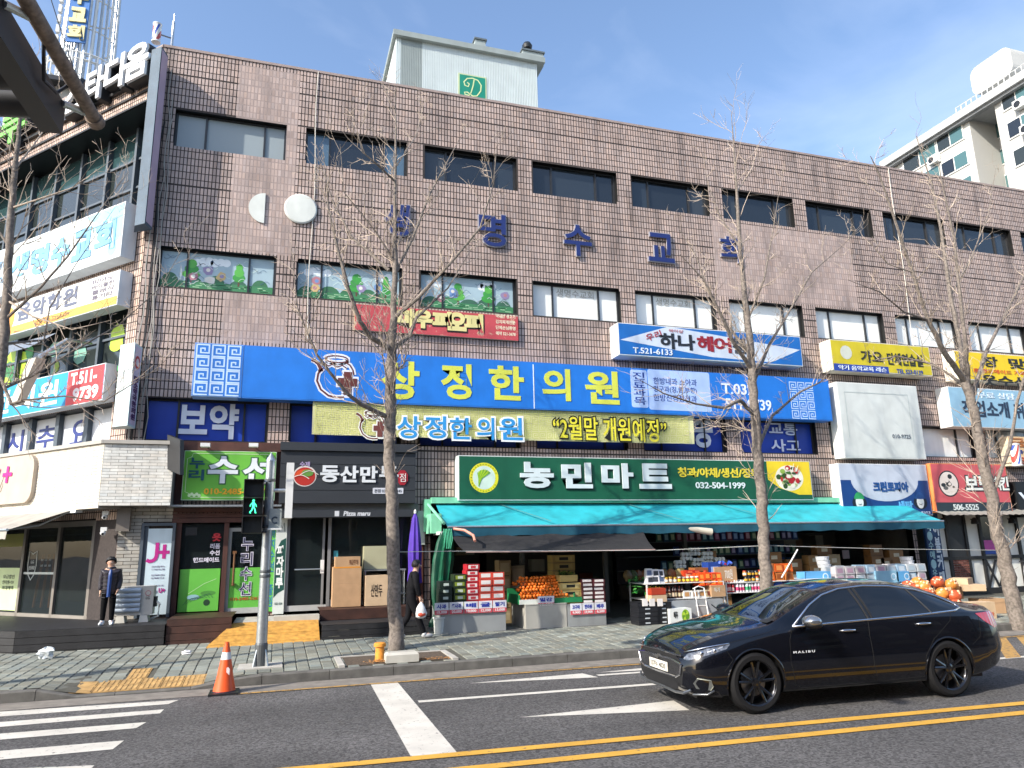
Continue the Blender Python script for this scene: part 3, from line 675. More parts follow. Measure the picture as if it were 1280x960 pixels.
# ================================================================ SIGNS ON THE FACADE
def signbox(name,label,fr,tl,br,d0,d1,face,side='#d5d8d8',group=None,faceoff=.004,rim=.03,cat='sign'):
    """a light-box sign fixed on the wall: casing, a rim and a printed face; tl, br where its front face sits"""
    u0,z1=fr.px(*tl,d1); u1,z0=fr.px(*br,d1)
    T=Thing(name,label,cat,group); mb=MB(); mb.box(fr,u0,u1,z0,z1,d0,d1,pm(side)); T.part('casing',mb)
    mb=MB(); mb.box(fr,u0+rim,u1-rim,z0+rim,z1-rim,d1,d1+faceoff,face if not isinstance(face,str) else pm(face)); T.part('sign_face',mb)
    return T,u0,u1,z0,z1,d1+faceoff
# big blue clinic sign
T,u0,u1,z0,z1,d=signbox('clinic_sign','very long bright blue sign with yellow lettering and a kettle emblem',F,(301,431),(1041,526),.03,.42,'#1c73d0','#2a6fc4')
z1=z0+1.19
def key(mb,fr,u,z,s,d,m,flip=False):
    t=s/9; g=[(0,0,9,1),(0,1,1,9),(1,8,9,9),(8,2.2,9,8),(2.6,2.2,8,3.2),(2.6,3.2,3.6,6.2),(3.6,5.4,6.2,6.4),(5.4,4.2,6.2,5.4)]
    for a,b_,c_,e_ in g:
        if flip: a,c_=9-c_,9-a
        mb.quad(fr,u+a*t,u+c_*t,z+b_*t,z+e_*t,d,m)
kb=MB(); kl=pm('#b9d2f2')
ua,_=F.px(986,480,.42)
for i in range(3):
    for j in range(4): key(kb,F,ua+i*.29,z0+.02+j*.285,.25,d+.003,kl)
T.part('key_pattern',kb,kind='stuff')
def kettle(mb,fr,cu,cz,s,d,out,ink):
    S=lambda pts,wd,dd,m:stroke(mb,fr,[(cu+x*s,cz+y*s) for x,y in pts],wd*s,dd,m)
    body=[(-.55,.32),(-.72,.1),(-.76,-.2),(-.6,-.55),(-.3,-.78),(0,-.84),(.3,-.82)]
    spout=[(-.62,.18),(-.66,.34),(-.74,.5),(-.9,.62),(-1.0,.64)]
    handle=[(.3,.62),(.5,.5),(.62,.3),(.66,.1)]
    lid=[(-.5,.55),(-.35,.42),(-.2,.5),(0,.4),(.2,.48),(.38,.36)]
    rim=[(-.45+.45*(1-math.cos(a))-.03,.72+.14*math.sin(a)) for a in np.linspace(0,2*math.pi,16)]
    for p in (body,spout,handle,lid,rim): S(p,.2,d,out)
    mb.quad(fr,cu-.02*s,cu+.86*s,cz-.42*s,cz+.04*s,d+.001,out); mb.quad(fr,cu+.2*s,cu+.66*s,cz-.84*s,cz+.3*s,d+.0012,out)
    for p,wd in ((body,.075),(spout,.13),(handle,.06),(lid,.05),(rim,.05)): S(p,wd,d+.004,ink)
    mb.quad(fr,cu+.04*s,cu+.80*s,cz-.36*s,cz-.04*s,d+.0085,ink); mb.quad(fr,cu+.27*s,cu+.59*s,cz-.72*s,cz+.22*s,d+.009,ink)
lt=MB(); cu,cz=F.px(421,471,d); kettle(lt,F,cu,cz,.60,d+.002,pm('#d9dfee'),pm('#5e2c28')); T.part('kettle_emblem',lt)
lt=MB(); yw=pm('#cfd552')
for ch,x0,y1,x1,y0 in [('상',479,497,523,454),('정',553,497,588,457),('한',613,498,653,460),('의',680,499,711,463),('원',734,503,771,466)]: ptext(lt,F,ch,(x0,y1),(x1,y0),d+.002,yw,off=.03)
T.part('lettering',lt)
lt=MB(); a=F.px(790,509,d); b_=F.px(808,463,d); pb=pm('#a9c4f2')
lt.slab(F,rrect(a[0],b_[0],a[1],b_[1],.06),d,d+.003,pb)
a=F.px(812,512,d); b_=F.px(886,466,d); lt.slab(F,rrect(a[0],b_[0],a[1],b_[1],.06),d,d+.003,pb); T.part('list_panel',lt)
lt=MB(); ink=pm('#23408f')
a=F.px(793,506,d); b_=F.px(805,465,d); text(lt,F,'진료과목',a[0],b_[0],a[1],b_[1],d+.004,ink,vertical=True,off=.01,th=.003)
for k,s in enumerate(['한방내과 소아과','정구과(침,뜸,부항)','한방신경정신과']):
    a=F.px(817,480+k*10.5,d); b_=F.px(873,472+k*10.5,d); text(lt,F,s,a[0],a[0]+1.35,a[1],a[1]+.19,d+.004,ink,th=.003,off=.008)
wt=pm('#dbe6f6')
a=F.px(903,492,d); text(lt,F,'T.032',a[0],a[0]+1.05,a[1],a[1]+.30,d+.002,wt,off=.015); a=F.px(908,511,d); text(lt,F,'511-9739',a[0],a[0]+1.5,a[1],a[1]+.30,d+.002,wt,off=.015); T.part('small_lettering',lt)
mb=MB(); us,_=F.px(667,480,.42); mb.box(F,us-.012,us+.012,z0+.02,z1-.0,d,d+.006,wt); T.part('panel_seam',mb); T.done()
# greek key panel at its left end
T,u0,u1,z0,z1,d=signbox('key_pattern_panel','square panel of pale blue greek key spirals left of the clinic sign',F,(244,428),(301,497),.03,.43,'#2f7fd4','#8fb6e6',rim=.01)
T.ch[-1][0].data.materials[0]=pm('#2470c8'); kb=MB(); s=(u1-u0-.04)/3
for i in range(3):
    for j in range(4): key(kb,F,u0+.03+i*s,z0+.02+j*(z1-z0-.04)/4,s*.88,d+.003,kl)
T.part('key_pattern',kb,kind='stuff'); T.done()
# cloth banner under it
T=Thing('cloth_banner','cream cloth banner with light blue lettering hung under the blue clinic sign','banner')
(ua,za),(ub,zb)=F.px(391,509,.34),F.px(869,559,.34); za=5.46; zb=4.62
mb=MB(); n=64; vs=[]
for j in range(5):
    for i in range(n+1):
        t=i/n; u=ua+(ub-ua)*t; z=za+(zb-za)*j/4-.015*math.sin(t*3.1)*(j/4); vs.append(F.P(u,z,.33+.018*math.sin(t*38+j*.9)*(.3+j/5)+(.02 if i==0 else 0)))
fs=[(j*(n+1)+i,(j+1)*(n+1)+i,(j+1)*(n+1)+i+1,j*(n+1)+i+1) for j in range(4) for i in range(n)]
mb.raw(vs,fs,mat('cream_cloth','#d9d8a6',.8,var=.06,scale=3,dirt=.12)); T.part('cloth',mb,smooth=True)
kb=MB(); ky=pm('#c5c878')
for i in range(int((ub-ua-.1)/.2)):
    for j in range(4): key(kb,F,ua+.05+i*.2,zb+.03+j*.2,.17,.365,ky)
T.part('key_pattern',kb,kind='stuff')
lt=MB(); cu,cz=F.px(466,531,.37); kettle(lt,F,cu,cz,.40,.37,pm('#e6e8e0'),pm('#6b3a34')); T.part('kettle_emblem',lt)
lt=MB()
for ch,x0,y1,x1,y0 in [('상',497,547,525,521),('정',532,547,557,521),('한',563,548,589,523),('의',597,549,617,523),('원',625,549,652,523)]:
    a=F.px(x0,y1,.38);b_=F.px(x1,y0,.38); text(lt,F,ch,a[0]-.02,b_[0]+.02,a[1]-.02,b_[1]+.02,.372,pm('#eef2f4'),off=.06,th=.004); text(lt,F,ch,a[0],b_[0],a[1],b_[1],.378,pm('#2f8fd0'),off=.02,th=.004)
a=F.px(692,549,.38);b_=F.px(832,525,.38)
text(lt,F,'“2월말 개원예정”',a[0],b_[0],a[1],b_[1],.372,pm('#1a1a16'),off=.07,th=.004); text(lt,F,'“2월말 개원예정”',a[0],b_[0],a[1],b_[1],.379,pm('#e2d93c'),off=.012,th=.004)
T.part('lettering',lt); T.done()
# faded red sign
T,u0,u1,z0,z1,d=signbox('faded_red_sign','faded and peeling red board with rounded cream lettering below the painted windows',F,(444,380),(648,426),.02,.10,worn('peeling_red_board',(.47,.06,.075),.58),'#c9b98a',rim=.0)
n_=MC['peeling_red_board'].node_tree
for q in n_.nodes:
    if q.type=='MIX_RGB': q.inputs[2].default_value=(.55,.47,.33,1)
    if q.type=='TEX_NOISE' and abs(q.inputs['Scale'].default_value-14)<.1: q.inputs['Scale'].default_value=2.2
lt=MB()
for k,(ch,x0) in enumerate([('마',497),('우',517),('피',541),('오',560),('피',581)]):
    a=F.px(x0,416+k*.6,d); b_=F.px(x0+21,393+k*2.2,d)
    text(lt,F,ch,a[0]+.03,a[0]+.48,z0+.16,z0+.60,d,pm('#2a1c14'),off=.09,th=.006); text(lt,F,ch,a[0]+.02,a[0]+.46,z0+.19,z0+.62,d+.008,pm('#d8cf8e'),off=.065,th=.008)
for k,s in enumerate(['국내산 생고기','김치찌개전문','단체손님환영','예약 521-3678']): text(lt,F,s,u1-.62,u1-.08,z0+.12+(3-k)*.16,z0+.22+(3-k)*.16,d,pm('#e2dcc0'),off=.02,th=.004)
T.part('lettering',lt); T.done()
# hair salon sign
T,u0,u1,z0,z1,d=signbox('hair_salon_sign','blue and white lightbox sign of a hair salon with black and red lettering',F,(772,403),(1004,458),.03,.55,'#1766b4','#dfe2e0',rim=.02)
z1=z0+.92
mb=MB(); q=F.px(776,441,d); mb.fpoly(F,[(u0+.05,z0+.42),(u0+1.55,z0+.90),(u1-.05,z0+.50),(u1-1.1,z0+.06),(u0+2.9,z0+.10)],d+.002,pm('#c3cfdf')); T.part('white_diamond',mb)
lt=MB()
for ch,x0,x1,c_ in [('하',826,845,'#20242c'),('나',849,867,'#20242c'),('헤',873,890,'#8e1f2c'),('어',894,912,'#8e1f2c'),('룸',917,932,'#3a3f48')]:
    a=F.px(x0,440,d);b_=F.px(x1,420,d); text(lt,F,ch,a[0],b_[0],z0+.27,z0+.69,d+.004,pm(c_),off=.035)
a=F.px(807,424,d); text(lt,F,'우리',a[0],a[0]+.5,z0+.50,z0+.70,d+.004,pm('#a03a44'),off=.01,rot=.35)
a=F.px(836,416,d); text(lt,F,'헤어샵',a[0],a[0]+.45,z0+.74,z0+.83,d+.004,pm('#b07a80'),off=0)
a=F.px(792,448,d); text(lt,F,'T.521-6133',a[0],a[0]+1.2,z0+.07,z0+.23,d+.004,pm('#d9e3ee'),off=.015); T.part('lettering',lt); T.done()
# green mart sign
T,u0,u1,z0,z1,d=signbox('grocery_sign','long dark green sign with white lettering and vegetable picture above the turquoise awning',F,(573,569),(1017,625),.03,.42,'#12573e','#cfd6d4',rim=.02)
z0=3.20;z1=4.20
cu,cz=F.px(605,597,d); mb=MB(); disc(mb,F,cu,cz,.37,d+.002,pm('#e3dc2e'),36); disc(mb,F,cu,cz,.29,d+.004,pm('#c9ddd0'),36)
for k in range(9):
    a0=-.9+k*.22; stroke(mb,F,[(cu-.14,cz-.22),(cu-.1+.05*math.sin(a0),cz-.02),(cu+.2*math.sin(a0),cz+.2*math.cos(a0))],[.012,.02,.035],d+.005+.0003*k,pm('#a8c41e' if k%2 else '#6da832'))
for k in range(26):
    q=R(20+k*12.3); c_=MB; text(mb,F,rg.choice('농민마트신선'),cu+.33*math.cos(q)-.018,cu+.33*math.cos(q)+.018,cz+.33*math.sin(q)-.018,cz+.33*math.sin(q)+.018,d+.005,pm('#50702a'),off=0,th=.002)
T.part('round_emblem',mb)
lt=MB()
for ch,x0,x1 in [('농',652,689),('민',704,737),('마',754,788),('트',801,835)]:
    a=F.px(x0,612,d);b_=F.px(x1,578,d); text(lt,F,ch,a[0]+.03,b_[0]+.03,z0+.17,z0+.77,d+.002,pm('#0b2a22'),off=.05,th=.01); text(lt,F,ch,a[0],b_[0],z0+.21,z0+.81,d+.02,pm('#cfdadc'),off=.042,th=.03)  # dark copy set lower right paints each raised letter's cast shadow on the face
a=F.px(848,597,d);b_=F.px(948,585,d); text(lt,F,'청과/야채/생선/정육',a[0],b_[0]+.0,z0+.50,z0+.75,d+.003,pm('#d9c63a'),off=.03)
a=F.px(870,612,d);b_=F.px(931,604,d); text(lt,F,'032-504-1999',a[0],b_[0],z0+.20,z0+.36,d+.003,pm('#d3dde0'),off=.02); T.part('lettering',lt)
a,_=F.px(960,600,d); mb=MB(); mb.fpoly(F,[(a,z1-.03),(a,z0+.45),(a+.35,z0+.22),(a+1.0,z0+.03),(u1-.03,z0+.03),(u1-.03,z1-.03)],d+.003,pm('#e6c92a'))
cu,cz=a+.72,z0+.53; rg=random.Random(2); disc(mb,F,cu,cz-.03,.47,d+.004,pm('#e9e4d2'),30,rz=.36)
for k in range(38):
    q=rg.random()*6.28; r=rg.random()**.6*.38; disc(mb,F,cu+r*math.cos(q),cz+r*.75*math.sin(q),rg.uniform(.04,.1),d+.0045+.0004*k,pm(rg.choice(['#b3202a','#3f6b2c','#d8dcc6','#8fae4a','#c0392b','#2f4d22','#efe9d8','#a8b87a'])),n=rg.choice((6,8,12)),rz=rg.uniform(.03,.08))
for k in range(4): stroke(mb,F,[(cu+.1+k*.06,cz+.15),(cu+.18+k*.07,cz+.38-.03*k)],[.03,.012],d+.021,pm('#e0644a' if k%2 else '#f0ece0'))
T.part('vegetable_picture',mb); T.done()
# green tailor sign
T,u0,u1,z0,z1,d=signbox('tailor_sign','bright green sign with big white letters over the brown timber shop',F,(231,563),(343,625),.02,.30,'#68b43e','#c7dcc0',rim=.012)
mb=MB(); m=pm('#cfe6b8')
pts=[(u0+.18,z1-.06),(u1-.18,z1-.06),(u1-.16,z1-.14),(u1-.07,z1-.18),(u1-.07,z0+.18),(u1-.16,z0+.14),(u1-.18,z0+.06),(u0+.18,z0+.06),(u0+.16,z0+.14),(u0+.07,z0+.18),(u0+.07,z1-.18),(u0+.16,z1-.14)]
stroke(mb,F,pts,.012,d+.002,m,closed=True)
for k in range(5): disc(mb,F,u0+.16+.05*k,z0+.1+.03*(k%2),.035,d+.003+.0003*k,m,n=8)
T.part('border_line',mb)
lt=MB()
text(lt,F,'누리',u0+.13,u0+.42,z0+.42,z1-.15,d+.003,pm('#1d5566'),vertical=True,off=.03)
wd=(u1-u0)
for k,ch in enumerate('수선'): text(lt,F,ch,u0+.52+k*.74,u0+.52+k*.74+.60,z0+.38,z1-.13,d+.003,pm('#3a6640'),off=.06,th=.005); text(lt,F,ch,u0+.53+k*.74,u0+.51+k*.74+.60,z0+.39,z1-.14,d+.009,pm('#d9dfe4'),off=.035,th=.006)
text(lt,F,'010-2485-5267',u0+.46,u1-.22,z0+.13,z0+.25,d+.003,pm('#e0a72a'),off=.03); T.part('lettering',lt); T.done()
def spot(fr,u,z,d0,d1,label,group='spotlights on sign brackets'):
    T=Thing('sign_spotlight',label,'spotlight',group); mb=MB(); mb.tube([fr.P(u,z+.02,d0),fr.P(u,z+.05,d1-.05)],.012,5,M_metal); T.part('bracket',mb)
    mb=MB(); mb.box(fr,u-.1,u+.1,z,z+.08,d1-.12,d1+.06,M_white); T.part('lamp_housing',mb); T.done()
for x,w_ in ((257,'left'),(317,'right')):
    u,z=F.px(x,559,.35); spot(F,u,z,.05,.42,'%s one of two small white floodlights above the green tailor sign'%w_,'floodlights above the tailor sign')
# dumpling shop sign
M_char=mat('charcoal_panel',(.028,.032,.038),.5,var=.08,scale=3)
T=Thing('dumpling_sign','wide charcoal panel sign with white calligraphy and a red seal above the dumpling shop','sign')
u0,z1=F.px(352,552,.35); u1,z0=F.px(519,637,.35); z1=4.42; z0=3.02
mb=MB(); mb.box(F,u0,u1,z0,z1,.03,.33,M_char); T.part('casing',mb)
nb=4
for k in range(nb):
    a=z0+(z1-.2-z0)*k/nb; mb=MB(); mb.box(F,u0,u1,a+.006,a+(z1-.2-z0)/nb-.006,.33,.35,M_char); T.part('panel',mb)
mb=MB(); mb.box(F,u0-.02,u1+.02,z1-.19,z1,.33,.42,M_char); T.part('top_cap',mb)
lt=MB()
for ch,x0,x1 in [('동',401,423),('산',426,447),('만',451,471),('두',475,497)]:
    a,_=F.px(x0,600,.36);b_,_=F.px(x1,600,.36); text(lt,F,ch,a,b_,z0+.50,z0+.86,.352,pm('#cfd4d8'),off=.035,th=.03)
a,_=F.px(466,614,.36); lt.slab(F,rrect(a,a+.72,z0+.22,z0+.36,.02),.35,.36,pm('#c9ccd4')); text(lt,F,'본점 032-504-2345',a+.04,a+.68,z0+.25,z0+.33,.361,pm('#2a3040'),off=.01,th=.003); T.part('lettering',lt)
mb=MB(); cu,cz=F.px(381,595,.36); 
disc(mb,F,cu,cz,.26,.353,pm('#cfc9c4'),30,rz=.24); disc(mb,F,cu+.0,cz-.01,.235,.356,pm('#a8281e'),30,rz=.21); disc(mb,F,cu-.02,cz+.01,.2,.359,pm('#c9481e'),24,rz=.14,a0=.3,a1=3.3); disc(mb,F,cu+.06,cz+.07,.13,.362,pm('#5d8a3a'),20,rz=.08)
for s in (-1,1): stroke(mb,F,[(cu-.2+.1*s+.4*t,cz-.02+.09*math.sin(3.1*t)+.05*s) for t in np.linspace(0,1,9)],.015,.365,pm('#dcd6cc'))
text(mb,F,'수제',cu-.12,cu+.1,cz+.22,cz+.33,.353,pm('#a99ac0'),off=.02); T.part('dumpling_emblem',mb)
mb=MB(); cu,cz=F.px(503,597,.36); mb.slab(F,[(cu+.14*math.cos(q),cz+.19*math.sin(q)) for q in np.linspace(.4,6.68,9)[:-1]],.35,.37,pm('#a01c2c')); text(mb,F,'점',cu-.07,cu+.08,cz-.1,cz+.1,.372,pm('#e6dcd8'),off=0); T.part('red_seal',mb); T.done()
# right hand shops' signs
T,u0,u1,z0,z1,d=signbox('laundry_sign','white and navy laundry sign with a curved edge and round faces',F,(1047,579),(1166,644),.03,.40,'#bcc3d0','#dedfdc',rim=.02)
kk=(z1-z0)/1.47
mb=MB(); nv=pm('#123f7c'); c0=(u0+u1)/2
arc=[(c0+1.25*math.cos(q),z0+1.0*kk+.62*math.sin(q)) for q in np.linspace(math.pi,2*math.pi,18)]
mb.fpoly(F,[(u0+.02,z0+.02*kk),(c0,z0+.02*kk),(c0,arc[9][1])]+[p for p in reversed(arc[:9])]+[(u0+.02,z0+1.0*kk)],d+.002,nv); mb.fpoly(F,[(c0,z0+.02*kk),(u1-.02,z0+.02*kk),(u1-.02,z0+1.0*kk)]+[p for p in reversed(arc[9:])]+[(c0,arc[9][1])],d+.002,nv); T.part('navy_band',mb)
lt=MB(); a,_=F.px(1092,612,d);b_,_=F.px(1135,612,d); text(lt,F,'크린토피아',a,b_,z0+.68*kk,z0+.95*kk,d+.004,pm('#1d4a86'),off=.045); a,_=F.px(1122,630,d); text(lt,F,'세탁',a,a+.55,z0+.14*kk,z0+.4*kk,d+.004,pm('#5fa9dc'),off=.04)
text(lt,F,'504-5353',u1-.75,u1-.1,z0+.04*kk,z0+.11*kk,d+.004,wt,off=.01); T.part('lettering',lt)
mb=MB()
for x in (1074,1150):
    cu,_=F.px(x,625,d); cz=z0+.38*kk; disc(mb,F,cu,cz-.02,.26,d+.005,pm('#15202c'),20,rz=.2); disc(mb,F,cu,cz,.14,d+.007,pm('#dfe2de'),20,rz=.19)
    disc(mb,F,cu,cz+.09,.18,d+.009,pm('#2f9a5a') if x<1100 else pm('#1d4a86'),16,rz=.2,a0=0,a1=math.pi); stroke(mb,F,[(cu-.06,cz-.05),(cu,cz-.08),(cu+.06,cz-.05)],.015,d+.01,pm('#3a3f44'))
T.part('round_faces',mb); T.done()
T,u0,u1,z0,z1,d=signbox('chicken_sign','dusty red chicken shop sign with a round black and white picture',F,(1162,579),(1266,640),.03,.5,'#c4565c','#e08a50',rim=.02)
kk=(z1-z0)/1.47
mb=MB(); mb.quad(F,u0+.03,u1-.03,z0+.02*kk,z0+.30*kk,d+.002,pm('#26343c')); cu,_=F.px(1186,606,d); cz=z0+.86*kk
disc(mb,F,cu,cz,.40,d+.003,pm('#22282a'),28); disc(mb,F,cu,cz,.36,d+.004,pm('#d9cfc6'),28)
rg=random.Random(5)
for k in range(16): q=rg.random()*6.28; r=rg.random()*.26; disc(mb,F,cu+r*math.cos(q),cz+r*math.sin(q),rg.uniform(.04,.12),d+.005+.0004*k,pm(rg.choice(['#22282a','#d9cfc6','#5a5a58'])),n=7,rz=rg.uniform(.03,.08))
T.part('round_picture',mb)
lt=MB(); 
for ch,x0,x1 in [('보',1207,1222),('드',1223,1236),('람',1237,1243),('치',1243,1250),('킨',1251,1260)]:
    a,_=F.px(x0,606,d);b_,_=F.px(x1,606,d); text(lt,F,ch,a,b_,z0+.68*kk,z0+1.08*kk,d+.003,pm('#1c2b30'),off=.09,th=.006); text(lt,F,ch,a,b_,z0+.68*kk,z0+1.08*kk,d+.012,pm('#dfe2dc'),off=.03,th=.006)
a,_=F.px(1192,635,d);b_,_=F.px(1223,635,d); text(lt,F,'506-5525',a,b_,z0+.07*kk,z0+.24*kk,d+.004,pm('#c9d3d3'),off=.02); T.part('lettering',lt); T.done()
T,u0,u1,z0,z1,d=signbox('black_sign','black sign with white latin lettering at the right edge beyond the chicken shop',F,(1268,602),(1330,646),.03,.4,'#14171a','#14171a')
lt=MB(); text(lt,F,'Velvet',u0+.1,u0+2.2,z0+.5,z1-.35,d+.003,wt,off=.02); T.part('lettering',lt); T.done()
T,u0,u1,z0,z1,d=signbox('white_blank_sign','large blank white lightbox sign above the laundry sign',F,(1045,477),(1158,574),.03,.45,'#cdd2ce','#dcdeda')
lt=MB(); stroke(lt,F,[(u0+.25,z0+.6),(u0+.25,z1-.3),(u1-.4,z1-.3),(u1-.4,z0+.5)],.03,d+.002,pm('#b9c2c0')); text(lt,F,'010-9725',u1-1.2,u1-.5,z0+.62,z0+.74,d+.003,pm('#5c6670'),off=0); T.part('print',lt); T.done()
T,u0,u1,z0,z1,d=signbox('yellow_karaoke_sign','faded yellow sign with dark lettering and a blue lower strip above the blank white sign',F,(1037,424),(1166,470),.03,.5,'#c9b81e','#dcd9c8',rim=.02)
z0=z1-1.0
mb=MB(); mb.quad(F,u0+.03,u0+2.1,z0+.03,z0+.25,d+.002,pm('#25449c')); T.part('blue_strip',mb)
lt=MB(); text(lt,F,'가요',u0+1.1,u0+1.9,z0+.36,z0+.72,d+.003,pm('#2a2c1e'),off=.03); text(lt,F,'단체연습실',u0+2.1,u1-.35,z0+.33,z0+.70,d+.003,pm('#2a2c1e'),off=.03); text(lt,F,'악기 음악교육 레슨',u0+.2,u0+2.0,z0+.07,z0+.21,d+.004,wt,off=.01); text(lt,F,'TEL 523-0139',u0+2.4,u1-.4,z0+.07,z0+.2,d+.004,pm('#25449c'),off=.01); T.part('lettering',lt)
mb=MB(); disc(mb,F,u0+.55,z0+.62,.22,d+.004,pm('#c9cdc0'),12); T.part('emblem',mb); T.done()
T,u0,u1,z0,z1,d=signbox('yellow_tailor_sign','strong yellow sign with black letters about tailoring and repairs at the right edge',F,(1192,438),(1300,480),.03,.5,'#e3c311','#e6e2d2',rim=.02)
z0=z1-1.15
lt=MB(); a,_=F.px(1228,450,d); text(lt,F,'장',a,a+.62,z0+.68,z0+1.02,d+.003,pm('#1e1c14'),off=.03); text(lt,F,'맞춤',a+1.15,a+2.6,z0+.68,z0+1.02,d+.003,pm('#1e1c14'),off=.03); text(lt,F,'홈 핸드메이드 가죽',u0+.7,u1-.6,z0+.46,z0+.6,d+.003,pm('#c0522a'),off=.01); text(lt,F,'옷수선',u0+1.0,u0+3.0,z0+.06,z0+.40,d+.003,pm('#1e1c14'),off=.03); T.part('lettering',lt); T.done()
T,u0,u1,z0,z1,d=signbox('light_blue_sign','pale blue sign with dark lettering under the strong yellow sign',F,(1184,483),(1300,537),.03,.5,'#8fb6cc','#dcdedc',rim=.02)
z0=z1-1.35
lt=MB(); text(lt,F,'무료 상담',u0+1.2,u1-.9,z1-.32,z1-.12,d+.003,pm('#d3e3ee'),off=.02); text(lt,F,'직업소개 취업',u0+.5,u1-.1,z0+.42,z0+.92,d+.003,pm('#22334a'),off=.03); T.part('lettering',lt); T.done()
T,u0,u1,z0,z1,d=signbox('cream_sign','small cream sign with orange and navy letters next to the barber pole',F,(1259,545),(1310,583),.03,.35,'#d9b98c','#cfc4ac',rim=.01)
lt=MB(); text(lt,F,'금강',u0+.1,u1-.2,z1-.35,z1-.06,d+.003,pm('#9a5a22'),off=.03); text(lt,F,'바버샵',u0+.2,u1-.1,z0+.4,z1-.45,d+.003,pm('#26306c'),off=.03); text(lt,F,'-8523',u0+.2,u1-.2,z0+.06,z0+.28,d+.003,pm('#b04a2a'),off=.02); T.part('lettering',lt); T.done()
# barber pole
def stripes(name,c1,c2,c3,sc=9):
    m=bpy.data.materials.new(name); m.use_nodes=True; n=m.node_tree; b=n.nodes['Principled BSDF']; b.inputs['Roughness'].default_value=.2
    g=n.nodes.new('ShaderNodeTexCoord'); s=n.nodes.new('ShaderNodeSeparateXYZ'); n.links.new(g.outputs['Object'],s.inputs[0])
    a=n.nodes.new('ShaderNodeMath'); a.operation='MULTIPLY_ADD'; a.inputs[1].default_value=-3.2; n.links.new(s.outputs[0],a.inputs[0]); n.links.new(s.outputs[2],a.inputs[2])
    b2=n.nodes.new('ShaderNodeMath'); b2.operation='MULTIPLY'; b2.inputs[1].default_value=sc*.16; n.links.new(a.outputs[0],b2.inputs[0]); c_=n.nodes.new('ShaderNodeMath'); c_.operation='FRACT'; n.links.new(b2.outputs[0],c_.inputs[0])
    r=n.nodes.new('ShaderNodeValToRGB'); r.color_ramp.interpolation='CONSTANT'; e=r.color_ramp.elements; e[0].color=(*lin(c1),1); e[1].position=.28; e[1].color=(*lin(c2),1)
    for p,cc in ((.5,c1),(.72,c3)): q=e.new(p); q.color=(*lin(cc),1)
    n.links.new(c_.outputs[0],r.inputs[0]); n.links.new(r.outputs[0],b.inputs['Base Color']); MC[name]=m; return m
M_barb=stripes('barber_stripes','#d9dcd8','#3a53a8','#b85048')
def barber(base,r,h,label,pole=False):
    T=Thing('barber_pole',label,'barber pole'); x,y,z=base
    mb=MB(); mb.lathe((x,y,z),[(r*.6,-.1*h),(r*1.1,-.06*h),(r*1.1,0),(r*.96,.02)],16,M_white); mb.lathe((x,y,z+h),[(r*.96,-.02),(r*1.1,0),(r*1.1,.06*h),(r*.5,.1*h),(0,.11*h)],16,M_white); T.part('end_cap',mb,smooth=True)
    mb=MB(); mb.lathe((x,y,z),[(r,0),(r,h)],20,M_barb); T.part('striped_cylinder',mb,smooth=True); 
    mb=MB(); mb.tube([(x,y,z+h*.5),(x,y+.5,z+h*.5)],.02,6,M_metal)
    if pole: mb=MB(); mb.tube([(x+.35,y+.1,z-.4),(x+.35,y+.1,z+h*1.5)],.035,8,M_metal); mb.tube([(x,y,z+h*.5),(x+.35,y+.1,z+h*.5)],.02,6,M_metal); mb.tube([(x+.35,y+.1,z+h*1.5),(x+.35,y+.1,z+h*2)],.015,6,M_metal)
    T.part('bracket',mb); T.done()
p=at(1271,577,D-.75); barber((p.x,p.y,p.z-.1),.14,.62,'striped barber pole fixed beside the small cream sign at the right')
p=at(195,52,D+.3); barber((p.x,p.y,p.z-.0),.10,.48,'small barber pole on a post standing on the roof corner',True)
# vertical board at the building corner
T=Thing('vertical_corner_sign','tall narrow sign with peeling slate blue edge and lilac face on the building corner','sign')
CF=Fr((CU,D,0),(1,0,0))
za=at(178,282,17.3).z; zb=at(198,62,17.3).z
mb=MB(); A=[Vector((at(190,62,17.75).x,17.75,0)),Vector((at(190,62,17.35).x,17.35,0)),Vector((at(202,60,17.15).x,17.15,0)),Vector((at(211,60,17.5).x,17.5,0))]
mb.hexa([(p.x,p.y,za) for p in A]+[(p.x,p.y,zb) for p in A],worn('peeling_slate_blue',(.085,.125,.17),.6)); T.part('casing',mb)
a,b_=A[2],A[3]; k=(b_-a); nn=Vector((k.y,-k.x,0)).normalized(); nn=nn if nn.x>0 else -nn
mb=MB(); q=[a+k*.05+nn*.012,b_-k*.05+nn*.012]; mb.poly([(q[0].x,q[0].y,za+.06),(q[1].x,q[1].y,za+.06),(q[1].x,q[1].y,zb-.06),(q[0].x,q[0].y,zb-.06)],pm('#b9a3b4')); T.part('sign_face',mb); T.done()
